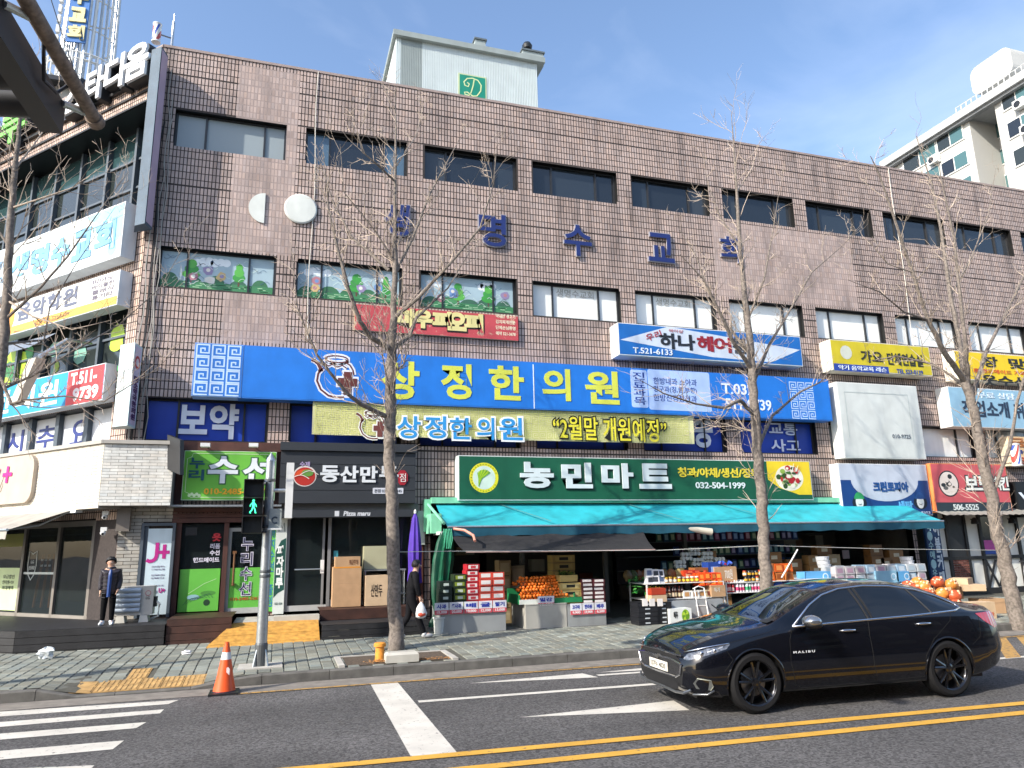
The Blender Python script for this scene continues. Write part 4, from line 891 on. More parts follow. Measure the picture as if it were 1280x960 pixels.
# lower projecting lettered board
T=Thing('projecting_sign','narrow white projecting sign with red circle and purple vertical letters near the corner','sign')
za=at(160,533,17.2).z; zb=at(166,430,17.2).z; X_=lambda x,Y:Vector((at(x,480,Y).x,Y))
A=[X_(146,17.75),X_(146,17.35),X_(164,17.05),X_(174,17.5)]
mb=MB(); mb.hexa([(p.x,p.y,za) for p in A]+[(p.x,p.y,zb) for p in A],pm('#b9c9cc')); T.part('casing',mb)
PFm=Fr((A[2].x,A[2].y,0),(A[3].x-A[2].x,A[3].y-A[2].y,0)); wdt=(A[3]-A[2]).length
mb=MB(); mb.quad(PFm,.06,wdt-.05,za+.05,zb-.05,.004,pm('#c2b3c4')); T.part('sign_face',mb)
mb=MB(); disc(mb,PFm,wdt/2,zb-.4,.15,.007,pm('#b02a34'),18); disc(mb,PFm,wdt/2,zb-.4,.09,.009,pm('#d8c8cc'),14); text(mb,PFm,'미소약국한의원',wdt*.28,wdt*.75,za+.15,zb-.7,.006,pm('#4a2858'),vertical=True,off=.03); T.part('lettering',mb); T.done()
# signs on the wing
def wsign(name,label,zz,uu,d1,face,side='#cfd6da',d0=.03):
    T=Thing(name,label,'sign'); mb=MB(); mb.box(WG,uu[0],uu[1],zz[0],zz[1],d0,d1,pm(side)); T.part('casing',mb); mb=MB(); mb.box(WG,uu[0]+.02,uu[1]-.02,zz[0]+.02,zz[1]-.02,d1,d1+.004,pm(face)); T.part('sign_face',mb); return T
T=wsign('church_sign','large white sign with pale sky blue lettering high on the left wing',(8.72,10.1),(-7.5,-.30),.38,'#d7dedd')
mb=MB(); rg=random.Random(8)
for k in range(11): q=rg.uniform(0,1); disc(mb,WG,-.45-rg.random()*1.0,9.9-q*.9,rg.uniform(.1,.25),.386+.0004*k,pm('#8cc4d4'),n=9) if k<6 else None
mb.fpoly(WG,[(-.34,10.06),(-.34,9.2),(-.6,9.35),(-.75,9.7),(-1.5,9.85),(-1.9,10.06)],.3895,pm('#8cc4d4')); T.part('sky_print',mb)
lt=MB()
for k,ch in enumerate('생명수교회'): a=-5.05+k*.93; text(lt,WG,ch,a,a+.72,9.02,9.72,.39,pm('#6fa6c6'),off=.05,th=.01)
text(lt,WG,'수요예배',-6.6,-5.3,9.5,9.75,.39,pm('#7f9fb8'),off=.01); text(lt,WG,'주일예배',-6.6,-5.3,9.05,9.3,.39,pm('#7f9fb8'),off=.01); T.part('lettering',lt); T.done()
T=wsign('music_school_sign','white sign with orange lower band and music note on the left wing',(7.55,8.40),(-6.1,-.30),.34,'#dcdcd4')
mb=MB(); mb.quad(WG,-6.08,-.32,7.57,7.77,.347,pm('#e6a548')); disc(mb,WG,-5.05,8.0,.34,.350,pm('#e39a3c'),24); stroke(mb,WG,[(-5.1,7.85),(-5.1,8.2),(-4.95,8.12)],.035,.353,pm('#3f4468')); disc(mb,WG,-5.14,7.85,.05,.354,pm('#3f4468'),10); T.part('orange_print',mb)
lt=MB()
for k,ch in enumerate('음악학원'): a=-4.55+k*.68; text(lt,WG,ch,a,a+.55,7.88,8.32,.348,pm('#5c6276'),off=.035,th=.006)
text(lt,WG,'전화 522-523-0139',-3.7,-2.2,7.62,7.73,.350,pm('#8a7550'),off=.01,th=.004)
for k,s in enumerate(['피아노','바이올린','클래식','통기타']): text(lt,WG,'·'+s,-1.45+.02*k,-.5,7.82+(3-k)*.135,7.93+(3-k)*.135,.348,pm('#6d6678'),off=.01,th=.004)
text(lt,WG,'정예',-6.0,-5.45,7.85,8.3,.348,pm('#5c6276'),off=.03,th=.006); T.part('lettering',lt); T.done()
T=wsign('blue_clinic_sign','sky blue sign with a red phone number panel at its right end',(5.36,6.22),(-6.4,-.55),.30,'#1c93c8')
mb=MB(); mb.quad(WG,-2.0,-.58,5.38,6.2,.307,pm('#d83c40')); T.part('red_panel',mb)
lt=MB(); 
for k,ch in enumerate('송한의원'): a=-6.2+k*1.02; text(lt,WG,ch,a,a+.75,5.5,6.05,.306,pm('#dde6e8'),off=.035,th=.006)
text(lt,WG,'T.511-',-1.85,-.85,5.85,6.12,.309,pm('#e8dede'),off=.045,th=.006); text(lt,WG,'9739',-1.7,-.75,5.46,5.74,.309,pm('#e8dede'),off=.045,th=.006); T.part('lettering',lt); T.done()
WX=lambda x:WG.px(x,170-.5*x,.29)[0]
T=Thing('rooftop_sign_lettering','large white block letters with green ones, along the parapet of the left wing','sign')
for ch,a,b_,c_ in [('스',WX(84),WX(108),'#e6e8ea'),('타',WX(110),WX(131),'#e6e8ea'),('디',WX(134),WX(156),'#e6e8ea'),('움',WX(159),WX(187),'#e6e8ea'),('쿠',-6.9,-5.6,'#6fc04a'),('뷰',-8.6,-7.3,'#e6e8ea')]:
    mb=MB(); text(mb,WG,ch,a,b_,13.50,14.40,.03,pm('#22262a'),off=.05,th=.26); text(mb,WG,ch,a,b_,13.50,14.40,.292,pm(c_),off=.03,th=.07,box=None); me,c=mb.mesh('letter'); T.part('letter',None,data=(me,c))
mb=MB(); mb.box(WG,-8.7,-.6,13.6,13.68,.02,.10,M_frame); mb.box(WG,-8.7,-.6,14.1,14.16,.02,.10,M_frame); T.part('letter_rail',mb); T.done()
# long sloped canopy slab under music sign
T=Thing('corrugated_canopy','small grey corrugated canopy over a window of the left wing','canopy'); mb=MB()
for k in range(30):
    a=-4.9+k*.075; P=WG.P; mb.poly([P(a,7.25,.35),P(a+.0375,7.25,.37),P(a+.0375,6.75,.95),P(a,6.75,.93)],M_metal); mb.poly([P(a+.0375,7.25,.37),P(a+.075,7.25,.35),P(a+.075,6.75,.93),P(a+.0375,6.75,.95)],M_metal)
T.part('sheet',mb); T.done()
# ================================================================ SHOP FRONTS
def BX(T,name,fr,u0,u1,z0,z1,d0,d1,m,sub=None,label=None):
    mb=MB(); mb.box(fr,u0,u1,z0,z1,d0,d1,m); return T.part(name,mb,sub=sub,label=label)
# --- white brick fascia and wall of the phone shop
V1,F1,T1=tiles(Fr((CU+.02,D-.55,0),(1,0,0)),-.32,1.05,2.97,4.28,.30,.065,[],.0,.006,.006,bond=.5,seed=3,tvar=.05,chamfer=.002)
PS=Thing('phone_shop_front','white brick fascia and wall of the phone shop on the street corner','shop front')
cs=Fr((CU-.14,D-.55,0),(.68,-.73,0))
mb=MB(); M_gl2=mat('grey_mortar',(.22,.21,.19),.9); A=[(CU-.30,D-.55),(CU+1.07,D-.55),(CU+1.07,D-.02),(CU-.1,D-.02)]; mb.hexa([(x,y,2.97) for x,y in A]+[(x,y,4.28) for x,y in A],M_gl2)
W2=Fr((CU-.30,D-.55,0),(.68,-.73,0)); q=[W2.P(0,0,0),W2.P(-8,0,0),W2.P(-8,0,-.5),W2.P(0,0,-.5)]
mb.hexa([(p.x,p.y,2.92) for p in q]+[(p.x,p.y,4.28) for p in q],M_gl2); PS.part('fascia_core',mb)
me,c=npmesh('fascia_bricks',V1,F1,T1,[M_brick]); PS.part('brick_course',None,data=(me,c),kind='stuff')
V1,F1,T1=tiles(W2,-8,0,2.92,4.28,.30,.065,[],.0,.006,.006,bond=.5,seed=4,tvar=.04,chamfer=.002)
me,c=npmesh('fascia_bricks',V1,F1,T1,[mat('cream_brick',(.66,.60,.50),.7,var=.1,scale=6,attr='tint',bump=.3,dirt=.1)]); PS.part('brick_course',None,data=(me,c),kind='stuff')
mb=MB(); mb.wbox(CU-.36,CU+1.12,D-.61,D,4.28,4.36,pm('#a8a49c')); mb.hexa([tuple(W2.P(u,4.281,dd)) for u,dd in ((.03,.06),(-8,.06),(-8,-.5),(.0,-.5))]+[tuple(W2.P(u,4.36,dd)) for u,dd in ((.03,.06),(-8,.06),(-8,-.5),(.0,-.5))],pm('#a8a49c')); PS.part('fascia_cap',mb)
# lower brick wall left of the poster window
LW=Fr((CU+.02,D,0),(1,0,0))
V1,F1,T1=tiles(LW,-.0,1.15,.62,2.97,.30,.075,[(.48,1.15,.62,2.62)],.02,.009,.008,bond=.5,seed=6,tvar=.10,chamfer=.003)
me,c=npmesh('wall_bricks',V1,F1,T1,[M_brickd]); PS.part('brick_course',None,data=(me,c),kind='stuff')
mb=MB(); mb.box(LW,0,1.15,.2,2.97,.0,.022,M_grout); PS.part('wall_backing',mb)
mb=MB(); pu=LW; mb.box(pu,.46,.52,.64,2.62,.03,.10,M_alu); mb.box(pu,1.08,1.14,.64,2.62,.03,.10,M_alu); mb.box(pu,.52,1.08,2.56,2.62,.03,.10,M_alu); mb.box(pu,.52,.60,.64,2.56,.03,.06,M_alu)
fo=PS.part('poster_window',mb)
mb=MB(); mb.box(pu,.60,1.08,.70,2.50,.03,.07,pm('#c3d4dc',.3)); po=PS.part('poster',mb,sub=fo)
mb=MB(); m=pm('#b01f7e'); 
stroke(mb,pu,[(.80,2.20),(.80,1.93),(.78,1.86),(.73,1.82),(.66,1.81),(.61,1.84)],.075,.075,m); mb.quad(pu,.84,1.05,1.96,2.03,.076,m); mb.quad(pu,.91,.98,1.86,2.16,.0765,m)
for k,(s,zz) in enumerate([('일상의 틈을 채우는',1.68),('더 가까운 통신 생활',1.62),('요금과 혜택까지 한번에',1.5),('지금 매장에서 만나요',1.44),('심플한 통신의 시작',1.28)]): text(mb,pu,s,.72,.98,zz,zz+.035,.076,pm('#6f6080'),off=0,th=.002)
text(mb,pu,'Simply.',.62,.88,1.12,1.22,.076,pm('#343a4a'),off=.015,th=.003); text(mb,pu,'U+',.90,1.02,1.15,1.24,.076,m,off=.04,th=.003)
PS.part('poster_print',mb); 
# big U+ panel on the wing fascia
mb=MB(); pts=rrect(-6.5,-2.45,3.15,4.24,.28,6); pts=[p for p in pts]; mb.slab(W2,pts,.0,.10,pm('#b3a799')); up=PS.part('brand_panel',mb)
mb=MB(); m=pm('#e0127e'); stroke(mb,W2,[(-4.55,4.0),(-4.6,3.55),(-4.5,3.42),(-4.3,3.38),(-4.1,3.45),(-4.0,3.6),(-3.9,4.0)],.12,.115,m); mb.quad(W2,-3.72,-3.32,3.79,3.88,.117,m); mb.quad(W2,-3.57,-3.47,3.64,4.03,.118,m); PS.part('brand_lettering',mb)
PS.done()
# wall box, two cameras
T=Thing('wall_box','small brown metal cabinet fixed under the white brick fascia at the corner','wall cabinet'); BX(T,'case',F,CU-.0,CU+.26,2.45,2.95,.06,.22,mat('brown_metal','#6f6861',.5)); T.done()
for k,(z,l) in enumerate([(2.76,'upper'),(2.42,'lower')]):
    T=Thing('security_camera','%s of two small white security cameras beside the phone shop door'%l,'camera'); x=CU-.22
    mb=MB(); mb.wbox(x-.02,x+.02,D-.12,D-.0,z+.02,z+.06,M_white); T.part('bracket',mb); mb=MB(); mb.blob((x-.02,D-.16,z),(.06,.07,.06),M_white); mb.wbox(x-.07,x+.05,D-.2,D-.08,z+.04,z+.12,M_white); T.part('camera_body',mb); mb=MB(); mb.blob((x-.02,D-.215,z-.02),.028,M_frame); T.part('lens',mb); T.done()
# black lamp box at the fascia's right end
T=Thing('black_sign_box','black projecting sign box turned edge-on above the tailor shop corner','sign'); mb=MB(); mb.hexa([(-2.35,17.25,3.75),(-2.05,16.95,3.6),(-1.98,17.02,3.6),(-2.28,17.3,3.75),(-2.4,17.25,4.5),(-2.1,16.95,4.35),(-2.03,17.02,4.35),(-2.33,17.3,4.5)],M_frame); T.part('case',mb); T.done()
# --- glazed phone shop front on the wing
SF=Thing('glazed_shop_front','grey metal and glass front of the phone shop with a glass door and yellow posters','shop front')
ed=[-9.3,-7.4,-5.4,-3.62,-2.2,-.86]
mb=MB()
for e in ed: mb.box(WG,e-.05,e+.05,.60,2.72,-.12,-.0,pm('#77716a'))
mb.box(WG,-9.3,-.8,2.60,2.72,-.12,-.001,pm('#77716a')); mb.box(WG,-9.3,-.8,.55,.68,-.12,-.001,pm('#8a857d')); SF.part('frame',mb)
for a,b_ in zip(ed,ed[1:]):
    BX(SF,'pane',WG,a+.05,b_-.05,.68,2.6,-.07,-.055,M_glassS)
BX(SF,'door_rail',WG,-3.55,-2.27,1.55,1.60,-.05,-.03,M_metal)
pts=[(-2.92,2.02),(-2.76,1.95),(-2.60,2.02),(-2.58,1.70),(-2.64,1.48),(-2.76,1.36),(-2.88,1.48),(-2.94,1.70)]
mb=MB(); U_,Z_=WG.px(40,708,-.05); off=(U_+2.76,0)
pts=[(u+off[0],z+.06) for u,z in pts]; stroke(mb,WG,pts,.035,-.050,pm('#aeb4b4'),closed=True); cu=-2.76+off[0]
text(mb,WG,'LG',cu-.06,cu+.06,1.80,1.87,-.05,pm('#b8bcbc'),off=.02,th=.003); text(mb,WG,'안심매장',cu-.12,cu+.12,1.66,1.74,-.05,pm('#b8bcbc'),off=.03,th=.003)
for k in range(3):
    for j in range(2): text(mb,WG,'휴대폰',cu+.35+k*.16,cu+.46+k*.16,1.85-j*.13,1.90-j*.13,-.05,pm('#a8adad'),off=.0,th=.003)
SF.part('glass_print',mb)
BX(SF,'poster',WG,-5.3,-3.72,.72,1.7,-.054,-.048,pm('#cfe0a8')); BX(SF,'poster',WG,-5.35,-3.7,2.2,2.5,-.054,-.048,pm('#8a8a30'))
mb=MB()
for k,s in enumerate(['요금할인','인터넷+TV','최대혜택']): text(mb,WG,s,-4.45,-3.95,1.45-k*.13,1.54-k*.13,-.046,pm('#4a5a40'),off=.02,th=.003)
SF.part('poster_print',mb)
SF.done()
for k in range(3):
    T=Thing('wooden_pole','%s of three orange varnished wooden poles leaning inside the phone shop glass'%('left','middle','right')[k],'pole','wooden poles behind the glass'); u,_=WG.px(43+k*7,740,-.3); mb=MB(); mb.tube([WG.P(u+.02,.78,-.30-.05*k),WG.P(u+.10,2.0,-.36)],.03,8,mat('orange_wood',(.62,.25,.05),.4,var=.2)); T.part('rod',mb); T.done()
# retractable awning over it
T=Thing('grey_awning','faded grey fabric awning stretched over the phone shop windows','awning')
mb=MB(); n_=30; M_aw=mat('grey_canvas','#9c9890',.85,var=.1,scale=3,dirt=.3)
ax0,ax1=-9,-.75
ua,za=WG.px(112,640,.6); 
Pt=lambda u,k:WG.P(u-(1-k)*0+(-.55*k),2.93-.42*k,.55+1.0*k)
mb.raw([Pt(ax0,0),Pt(ax1,0),Pt(ax1,1),Pt(ax0,1)],[(0,3,2,1)],M_aw)
for k in range(60):
    a=-9.5+k*(8.2/60); mb.raw([WG.P(a,2.51,1.551),WG.P(a+.1367,2.51,1.551),WG.P(a+.1367,2.33-.012*(k%2),1.57),WG.P(a,2.33-.012*((k+1)%2),1.57)],[(0,1,2,3)],M_aw)
T.part('fabric',mb); mb=MB(); mb.tube([WG.P(-9.5,2.51,1.55),WG.P(-1.3,2.51,1.55)],.03,8,M_metal); mb.box(WG,-9,-.6,2.86,2.96,.45,.60,M_white); T.part('rail',mb)
mb=MB(); mb.tube([WG.P(-1.0,2.9,.5),WG.P(-1.2,2.6,1.0),WG.P(-1.35,2.52,1.5)],.02,6,M_metal); T.part('arm',mb); T.done()
# --- timber decks
def deck(name,label,outline,zt,zb,nrow,m,top_inset=None):
    """deck with boarded sides: outline runs along the front, then back"""
    T=Thing(name,label,'deck'); (pts,back)=outline
    allp=pts+back; mb=MB(); mb.poly([(x,y,zt-.004) for x,y in allp],m); T.part('deck_top',mb)
    for (x0,y0),(x1,y1) in zip(pts,pts[1:]):
        L=math.hypot(x1-x0,y1-y0); fr=Fr((x0,y0,0),(x1-x0,y1-y0,0)); h=(zt-zb)/nrow
        for k in range(nrow):
            mb=MB(); mb.box(fr,.002,L-.002,zb+k*h+.004,zb+(k+1)*h-.004,-.03,.0+rnd.uniform(-.003,.003),m); T.part('side_plank',mb)
    T.done()
zt=.62
deck('black_deck','black stained timber deck under the phone shop where the child stands',([(-16,24.6),(-4.55,16.25),(-2.02,16.25)],[(-2.02,D+.02),(CU,D+.02),(-14,28.6)]),zt,.12,4,M_deckB)
deck('brown_deck','small reddish brown timber deck in front of the tailor shop',([(-2.0,16.3),(-.80,16.3)],[(-.78,D-.02),(-2.0,D-.02)]),.70,.16,4,M_deckR)
T=Thing('wooden_ramp','bright yellow varnished plank ramp leading up to the tailor and pizza shop doors','ramp')
ra=[(-1.22,15.55,.205),(.90,15.72,.21),(.90,16.6,.56),(-.78,16.55,.56)]
for k in range(9):
    a=[ra[0][i]+(ra[3][i]-ra[0][i])*(k/9) for i in range(3)]; b_=[ra[1][i]+(ra[2][i]-ra[1][i])*(k/9) for i in range(3)]
    c_=[ra[0][i]+(ra[3][i]-ra[0][i])*((k+.95)/9) for i in range(3)]; d_=[ra[1][i]+(ra[2][i]-ra[1][i])*((k+.95)/9) for i in range(3)]
    mb=MB(); e=rnd.uniform(-.003,.003); mb.hexa([(p[0],p[1],p[2]-.04) for p in (a,b_,d_,c_)]+[(p[0],p[1],p[2]+e) for p in (a,b_,d_,c_)],M_oak); T.part('plank',mb)
mb=MB(); mb.poly([ra[1][:2]+(.1,),ra[1],ra[2],ra[2][:2]+(.1,)],M_oak); mb.poly([ra[0][:2]+(.1,),ra[0],ra[3],ra[3][:2]+(.1,)],M_oak); T.part('ramp_side',mb); T.done()
mb=MB(); mb.wbox(-.78,.92,16.58,D,.15,.56,M_conc); mb.wbox(.0,.92,16.56,16.9,.50,.64,pm('#b9b6ac')); single('door_step',mb,None,'white stone doorstep at the top of the yellow ramp','step')
deck('dark_deck','dark brown timber step deck below the dumpling shop window',([(.93,15.75),(3.1,15.75)],[(3.1,16.9),(.93,16.9)]),.50,.16,3,M_deckB)
deck('upper_deck','narrow upper timber step against the dumpling shop window',([(.93,16.7),(3.1,16.7)],[(3.1,D),(.93,D)]),.72,.5,1,M_deckR)
# --- tailor shop front (brown timber)
M_brn=mat('dark_brown_timber',(.075,.026,.018),.6,var=.35,scale=3,bump=.3,bscale=30)
T=Thing('tailor_shop_front','dark brown timber front of the clothes repair shop with green lower glass','shop front')
for k in range(3): BX(T,'board',F,-2.22,-.02,2.62+k*.11,2.72+k*.11,.02,.06+.002*k,M_brn)
BX(T,'board',F,-2.2,.0,4.22,4.42,.012,.16,M_brn); BX(T,'board',F,-2.22,-2.08,3.02,4.24,.012,.10,M_brn); BX(T,'board',F,-.12,.0,3.02,4.24,.012,.10,M_brn); BX(T,'canopy_flashing',F,-2.3,.05,2.95,2.99,.02,.45,M_metal)
for a,b_ in ((-2.15,-2.03),(-1.15,-1.05),(-.2,-.02)): BX(T,'post',F,a,b_,.62,2.62,-.12,.02,M_brn)
M_grn=pm('#62b344')
BX(T,'pane',F,-2.03,-1.15,1.62,2.6,-.06,-.05,M_glassS); BX(T,'green_panel',F,-2.0,-1.18,.72,1.62,-.07,-.045,M_grn)
dr=BX(T,'door',F,-1.04,-.22,.66,2.55,-.10,-.085,M_glassS); mb=MB(); mb.box(F,-1.05,-.98,.64,2.5,-.09,-.04,pm('#8d8f8c')); mb.box(F,-.27,-.21,.64,2.5,-.09,-.04,pm('#8d8f8c')); mb.box(F,-.98,-.27,.64,.76,-.09,-.04,pm('#aeb0ac')); mb.box(F,-.98,-.27,2.42,2.5,-.09,-.04,pm('#8d8f8c')); T.part('door_frame',mb,sub=dr)
BX(T,'door_panel',F,-.98,-.27,.76,1.62,-.082,-.06,M_grn,sub=None); mb=MB(); mb.tube([F.P(-.90,1.25,.02),F.P(-.90,1.95,.02)],.02,8,pm('#6f4a2a')); mb.box(F,-.94,-.86,1.93,1.99,-.05,.03,pm('#6f4a2a')); mb.box(F,-.93,-.87,1.24,1.3,-.05,.03,pm('#6f4a2a')); T.part('handle',mb,sub=dr)
BX(T,'green_strip',F,-.17,-.04,.66,2.6,.02,.035,pm('#5fae4a'))
mb=MB(); text(mb,F,'누리수선',-.76,-.52,1.0,2.3,-.05,pm('#d4d0dc'),vertical=True,off=.045,th=.004); text(mb,F,'누리수선',-.755,-.525,1.005,2.295,-.045,pm('#27204a'),vertical=True,off=.0,th=.003)
text(mb,F,'010-2485-5267',-.94,-.32,.92,.98,-.055,pm('#b05a2a'),off=.02,th=.003)
text(mb,F,'옷',-1.38,-1.22,2.22,2.38,-.045,pm('#c03038'),off=.05,th=.004)
for k,s in enumerate(['리폼','수선']): text(mb,F,s,-1.42,-1.22,2.05-k*.14,2.16-k*.14,-.045,pm('#cfcbd8'),off=.03,th=.004)
text(mb,F,'핸드메이드',-1.75,-1.22,1.76,1.86,-.045,pm('#cfcbd8'),off=.04,th=.004)
for k in range(7):
    stroke(mb,F,[(-1.9+.07*k,.86+.03*k),(-1.8+.07*k,.98+.02*k),(-1.66+.06*k,1.0)],.008,-.043+.0003*k,pm('#2a5a4a'))
disc(mb,F,-1.7,1.02,.13,-.043,pm('#8fb8c0'),10,rz=.06); disc(mb,F,-1.42,.90,.07,-.042,pm('#23402a'),10); disc(mb,F,-1.4,1.1,.16,-.043,pm('#4a8a3a'),12,rz=.05); stroke(mb,F,[(-1.8,1.1),(-1.5,1.3),(-1.25,1.4)],.006,-.042,pm('#d6e4c6'))
text(mb,F,'바지수선 줄임',-.155,-.055,.75,2.5,.037,pm('#2a6f9a'),vertical=True,off=.02,th=.003)
T.part('glass_print',mb); BX(T,'air_vent',F,-1.95,-1.72,2.35,2.52,-.1,-.03,M_frame)
T.done()
# --- pizza / dumpling front
T=Thing('dumpling_shop_front','dark glazed front of the dumpling and pizza shop with an aluminium door','shop front')
mb=MB()
for a,b_ in ((.20,.27),(1.12,1.19)): mb.box(F,a,b_,.64,2.72,-.06,.06,pm('#77787a'))
mb.box(F,.20,3.05,2.72,2.80,-.06,.07,pm('#77787a')); mb.box(F,.27,1.12,.64,.76,-.03,.05,pm('#a5a6a5')); mb.box(F,1.19,3.05,.72,.86,-.03,.05,pm('#77787a')); mb.box(F,1.0,1.05,.76,2.72,-.02,.05,pm('#77787a')); T.part('frame',mb)
BX(T,'door',F,.27,1.0,.76,2.72,-.02,0.0,M_glassS); BX(T,'pane',F,1.19,3.05,.86,2.72,-.02,0.0,M_glassS)
mb=MB(); mb.tube([F.P(.40,1.55,.09),F.P(.98,1.55,.09)],.014,6,M_metal); mb.box(F,.97,1.05,1.45,1.75,.0,.06,M_white); T.part('push_bar',mb)
BX(T,'lintel',F,-.02,3.2,2.80,3.02,.0,.14,mat('grey_trim','#6c6b68',.5)); BX(T,'lintel_shade',F,.02,3.12,2.70,2.86,.06,.5,M_char); 
mb=MB(); text(mb,F,'Pizza maru',1.42,2.02,2.73,2.83,.502,pm('#c9ccd0'),off=.04,th=.004,shear=.15); mb.box(F,1.22,1.32,2.72,2.84,.50,.505,pm('#c9ccd0')); T.part('lettering',mb)
BX(T,'sticker',F,1.26,1.36,1.75,1.95,.0,.004,pm('#3f93a0'))
u0,u1=-.04,.20
BX(T,'side_panel',F,u0,u1,.60,2.70,.03,.10,pm('#c9cfca')); mb=MB(); mb.fpoly(F,[(u0+.01,1.95),(u0+.12,2.2),(u1-.01,2.26),(u1-.01,1.12),(u0+.1,1.05),(u0+.01,.95)],.102,pm('#1a4a42')); text(mb,F,'파자마루',u0+.05,u1-.05,1.15,2.1,.104,pm('#dfe4e0'),vertical=True,off=.05,th=.004); stroke(mb,F,[(u0+.06,2.4),(u0+.08,2.6),(u0+.13,2.48),(u0+.17,2.6),(u0+.19,2.4)],.014,.104,pm('#37564e')); text(mb,F,'032-504',u0+.04,u1-.04,.80,.85,.104,pm('#37564e'),off=0,th=.003); T.part('side_print',mb)
BX(T,'side_pillar',F,3.05,3.35,.55,2.6,-.02,.08,M_brn); BX(T,'white_panel',F,3.14,3.38,2.05,2.85,.09,.12,pm('#a9b4b0'))
T.done()
def carton(name,label,x,y,z,w_,d_,h,m,tape=None,print_=None,rz=0,group=None,flaps=False,cat='box'):
    T=Thing(name,label,cat,group); mb=MB(); fr=Fr((x,y,0),(math.cos(rz),math.sin(rz),0))
    mb.box(fr,0,w_,z,z+h,-d_,0,m); T.part('box_body',mb)
    if tape: mb=MB(); mb.box(fr,w_*.04,w_*.96,z+h*.93,z+h+.003,-d_-.001,.002,tape); T.part('tape',mb)
    if print_:
        mb=MB(); s,c_,a,b_,cc,e=print_; text(mb,fr,s,w_*a,w_*b_,z+h*cc,z+h*e,.002,c_,off=.01,th=.003); T.part('print',mb)
    return T.done()
M_cb=mat('cardboard',(.42,.26,.14),.85,var=.12,scale=5); M_cb2=mat('pale_cardboard',(.52,.38,.24),.85,var=.1,scale=5)
Yd=D-.62
carton('cardboard_box','tall brown carton, lowest of the stack behind the pizza shop window step',1.22,Yd,.73,.62,.4,.50,M_cb); carton('cardboard_box','brown carton in the middle of the tall stack outside the pizza shop',1.22,Yd,1.232,.62,.4,.36,M_cb,pm('#d08a2a')); carton('cardboard_box','short brown carton with orange tape on top of the tall stack',1.26,Yd,1.594,.55,.38,.22,M_cb,print_=('취급주의',pm('#7a5030'),.55,.9,.2,.7))
carton('cardboard_box','printed cardboard box standing alone right of the tall stack, with a round black emblem',1.93,Yd-.05,.73,.50,.4,.66,M_cb2,print_=('산만두',pm('#2a2018'),.25,.75,.3,.7))
carton('cream_box','large cream styrofoam style box on the metal rack behind the printed carton',1.92,D-.35,1.52,.72,.3,.52,pm('#a8a688'))
T=Thing('metal_rack','low silver metal rack in front of the dumpling shop window','rack'); mb=MB()
for x in (1.95,2.85):
    for y in (D-.1,D-.4): mb.tube([(x,y,.72),(x,y,1.5)],.015,6,M_metal)
T.part('leg',mb); mb=MB(); mb.wbox(1.92,2.88,D-.44,D-.06,1.48,1.51,M_metal); mb.wbox(1.92,2.88,D-.44,D-.06,.95,.97,M_metal); T.part('shelf',mb); T.done()
# purple folded parasol
T=Thing('folded_parasol','folded purple parasol standing against the pillar behind the street tree','parasol'); M_pur=mat('purple_cloth','#4a2a9c',.7,var=.2,scale=6); mb=MB(); n_=16; pr=[(.02,2.75),(.06,2.65),(.10,2.3),(.13,1.9),(.12,1.5),(.14,1.2),(.05,1.18)]
vs=[];x,y=3.02,17.0
for r,z in pr:
    for k in range(n_): q=2*math.pi*k/n_; rr=r*(1+.25*(k%2)); vs.append((x+rr*math.cos(q),y+rr*math.sin(q),z))
mb.raw(vs,[(i*n_+k,i*n_+(k+1)%n_,(i+1)*n_+(k+1)%n_,(i+1)*n_+k) for i in range(len(pr)-1) for k in range(n_)],M_pur); T.part('canopy',mb); mb=MB(); mb.tube([(x,y,.2),(x,y,2.82)],.02,8,M_metal); mb.lathe((x,y,2.76),[(.03,0),(.03,.06),(0,.1)],8,M_white); T.part('pole',mb); T.done()
# --- mart
M_tealC=mat('teal_awning_fabric','#2aa6b2',.6,var=.16,scale=2.2,dirt=.3); M_tealV=mat('teal_valance','#124e62',.75,var=.15,scale=4,dirt=.2); M_pgm=mat('pale_green_metal','#7ec8a4',.5,var=.12,scale=4,dirt=.2)
T=Thing('teal_awning','long turquoise awning with a dark valance across the whole grocery shop front','awning')
uL,uR=3.62,17.9; 
n_=60
def AW(t,k): # k 0 wall .. 1 front
    u=uL+(uR-uL)*t; sag=.035*math.sin(math.pi*k)*(1+.4*math.sin(t*31)); 
    return F.P(u+.0,3.0-(3.0-2.42)*k-sag,.22+1.35*k)
mb=MB(); vs=[AW(i/n_,j/5) for j in range(6) for i in range(n_+1)]; mb.raw(vs,[(j*(n_+1)+i,(j+1)*(n_+1)+i,(j+1)*(n_+1)+i+1,j*(n_+1)+i+1) for j in range(5) for i in range(n_)],M_tealC); T.part('fabric',mb,smooth=True)
mb=MB(); vs=[]
for j in range(3):
    for i in range(n_+1): u=uL+(uR-uL)*i/n_; vs.append(F.P(u,2.41-.10*j+.008*math.sin(i*1.9)*j,1.58+.012*math.sin(i*1.1)*j))
mb.raw(vs,[(j*(n_+1)+i,(j+1)*(n_+1)+i,(j+1)*(n_+1)+i+1,j*(n_+1)+i+1) for j in range(2) for i in range(n_)],M_tealV); T.part('valance',mb,smooth=True)
mb=MB(); mb.box(F,3.50,uR-.2,3.02,3.16,.02,.32,M_pgm); T.part('roller_housing',mb); mb=MB(); mb.tube([F.P(uL,2.42,1.57),F.P(uR,2.42,1.57)],.025,8,M_metal); T.part('front_bar',mb)
for t in (.05,.35,.65,.95):
    mb=MB(); u=uL+(uR-uL)*t; mb.tube([F.P(u,2.72,.15),F.P(u+.3,2.50,.8),F.P(u,2.36,1.5)],.02,6,M_white); T.part('arm',mb)
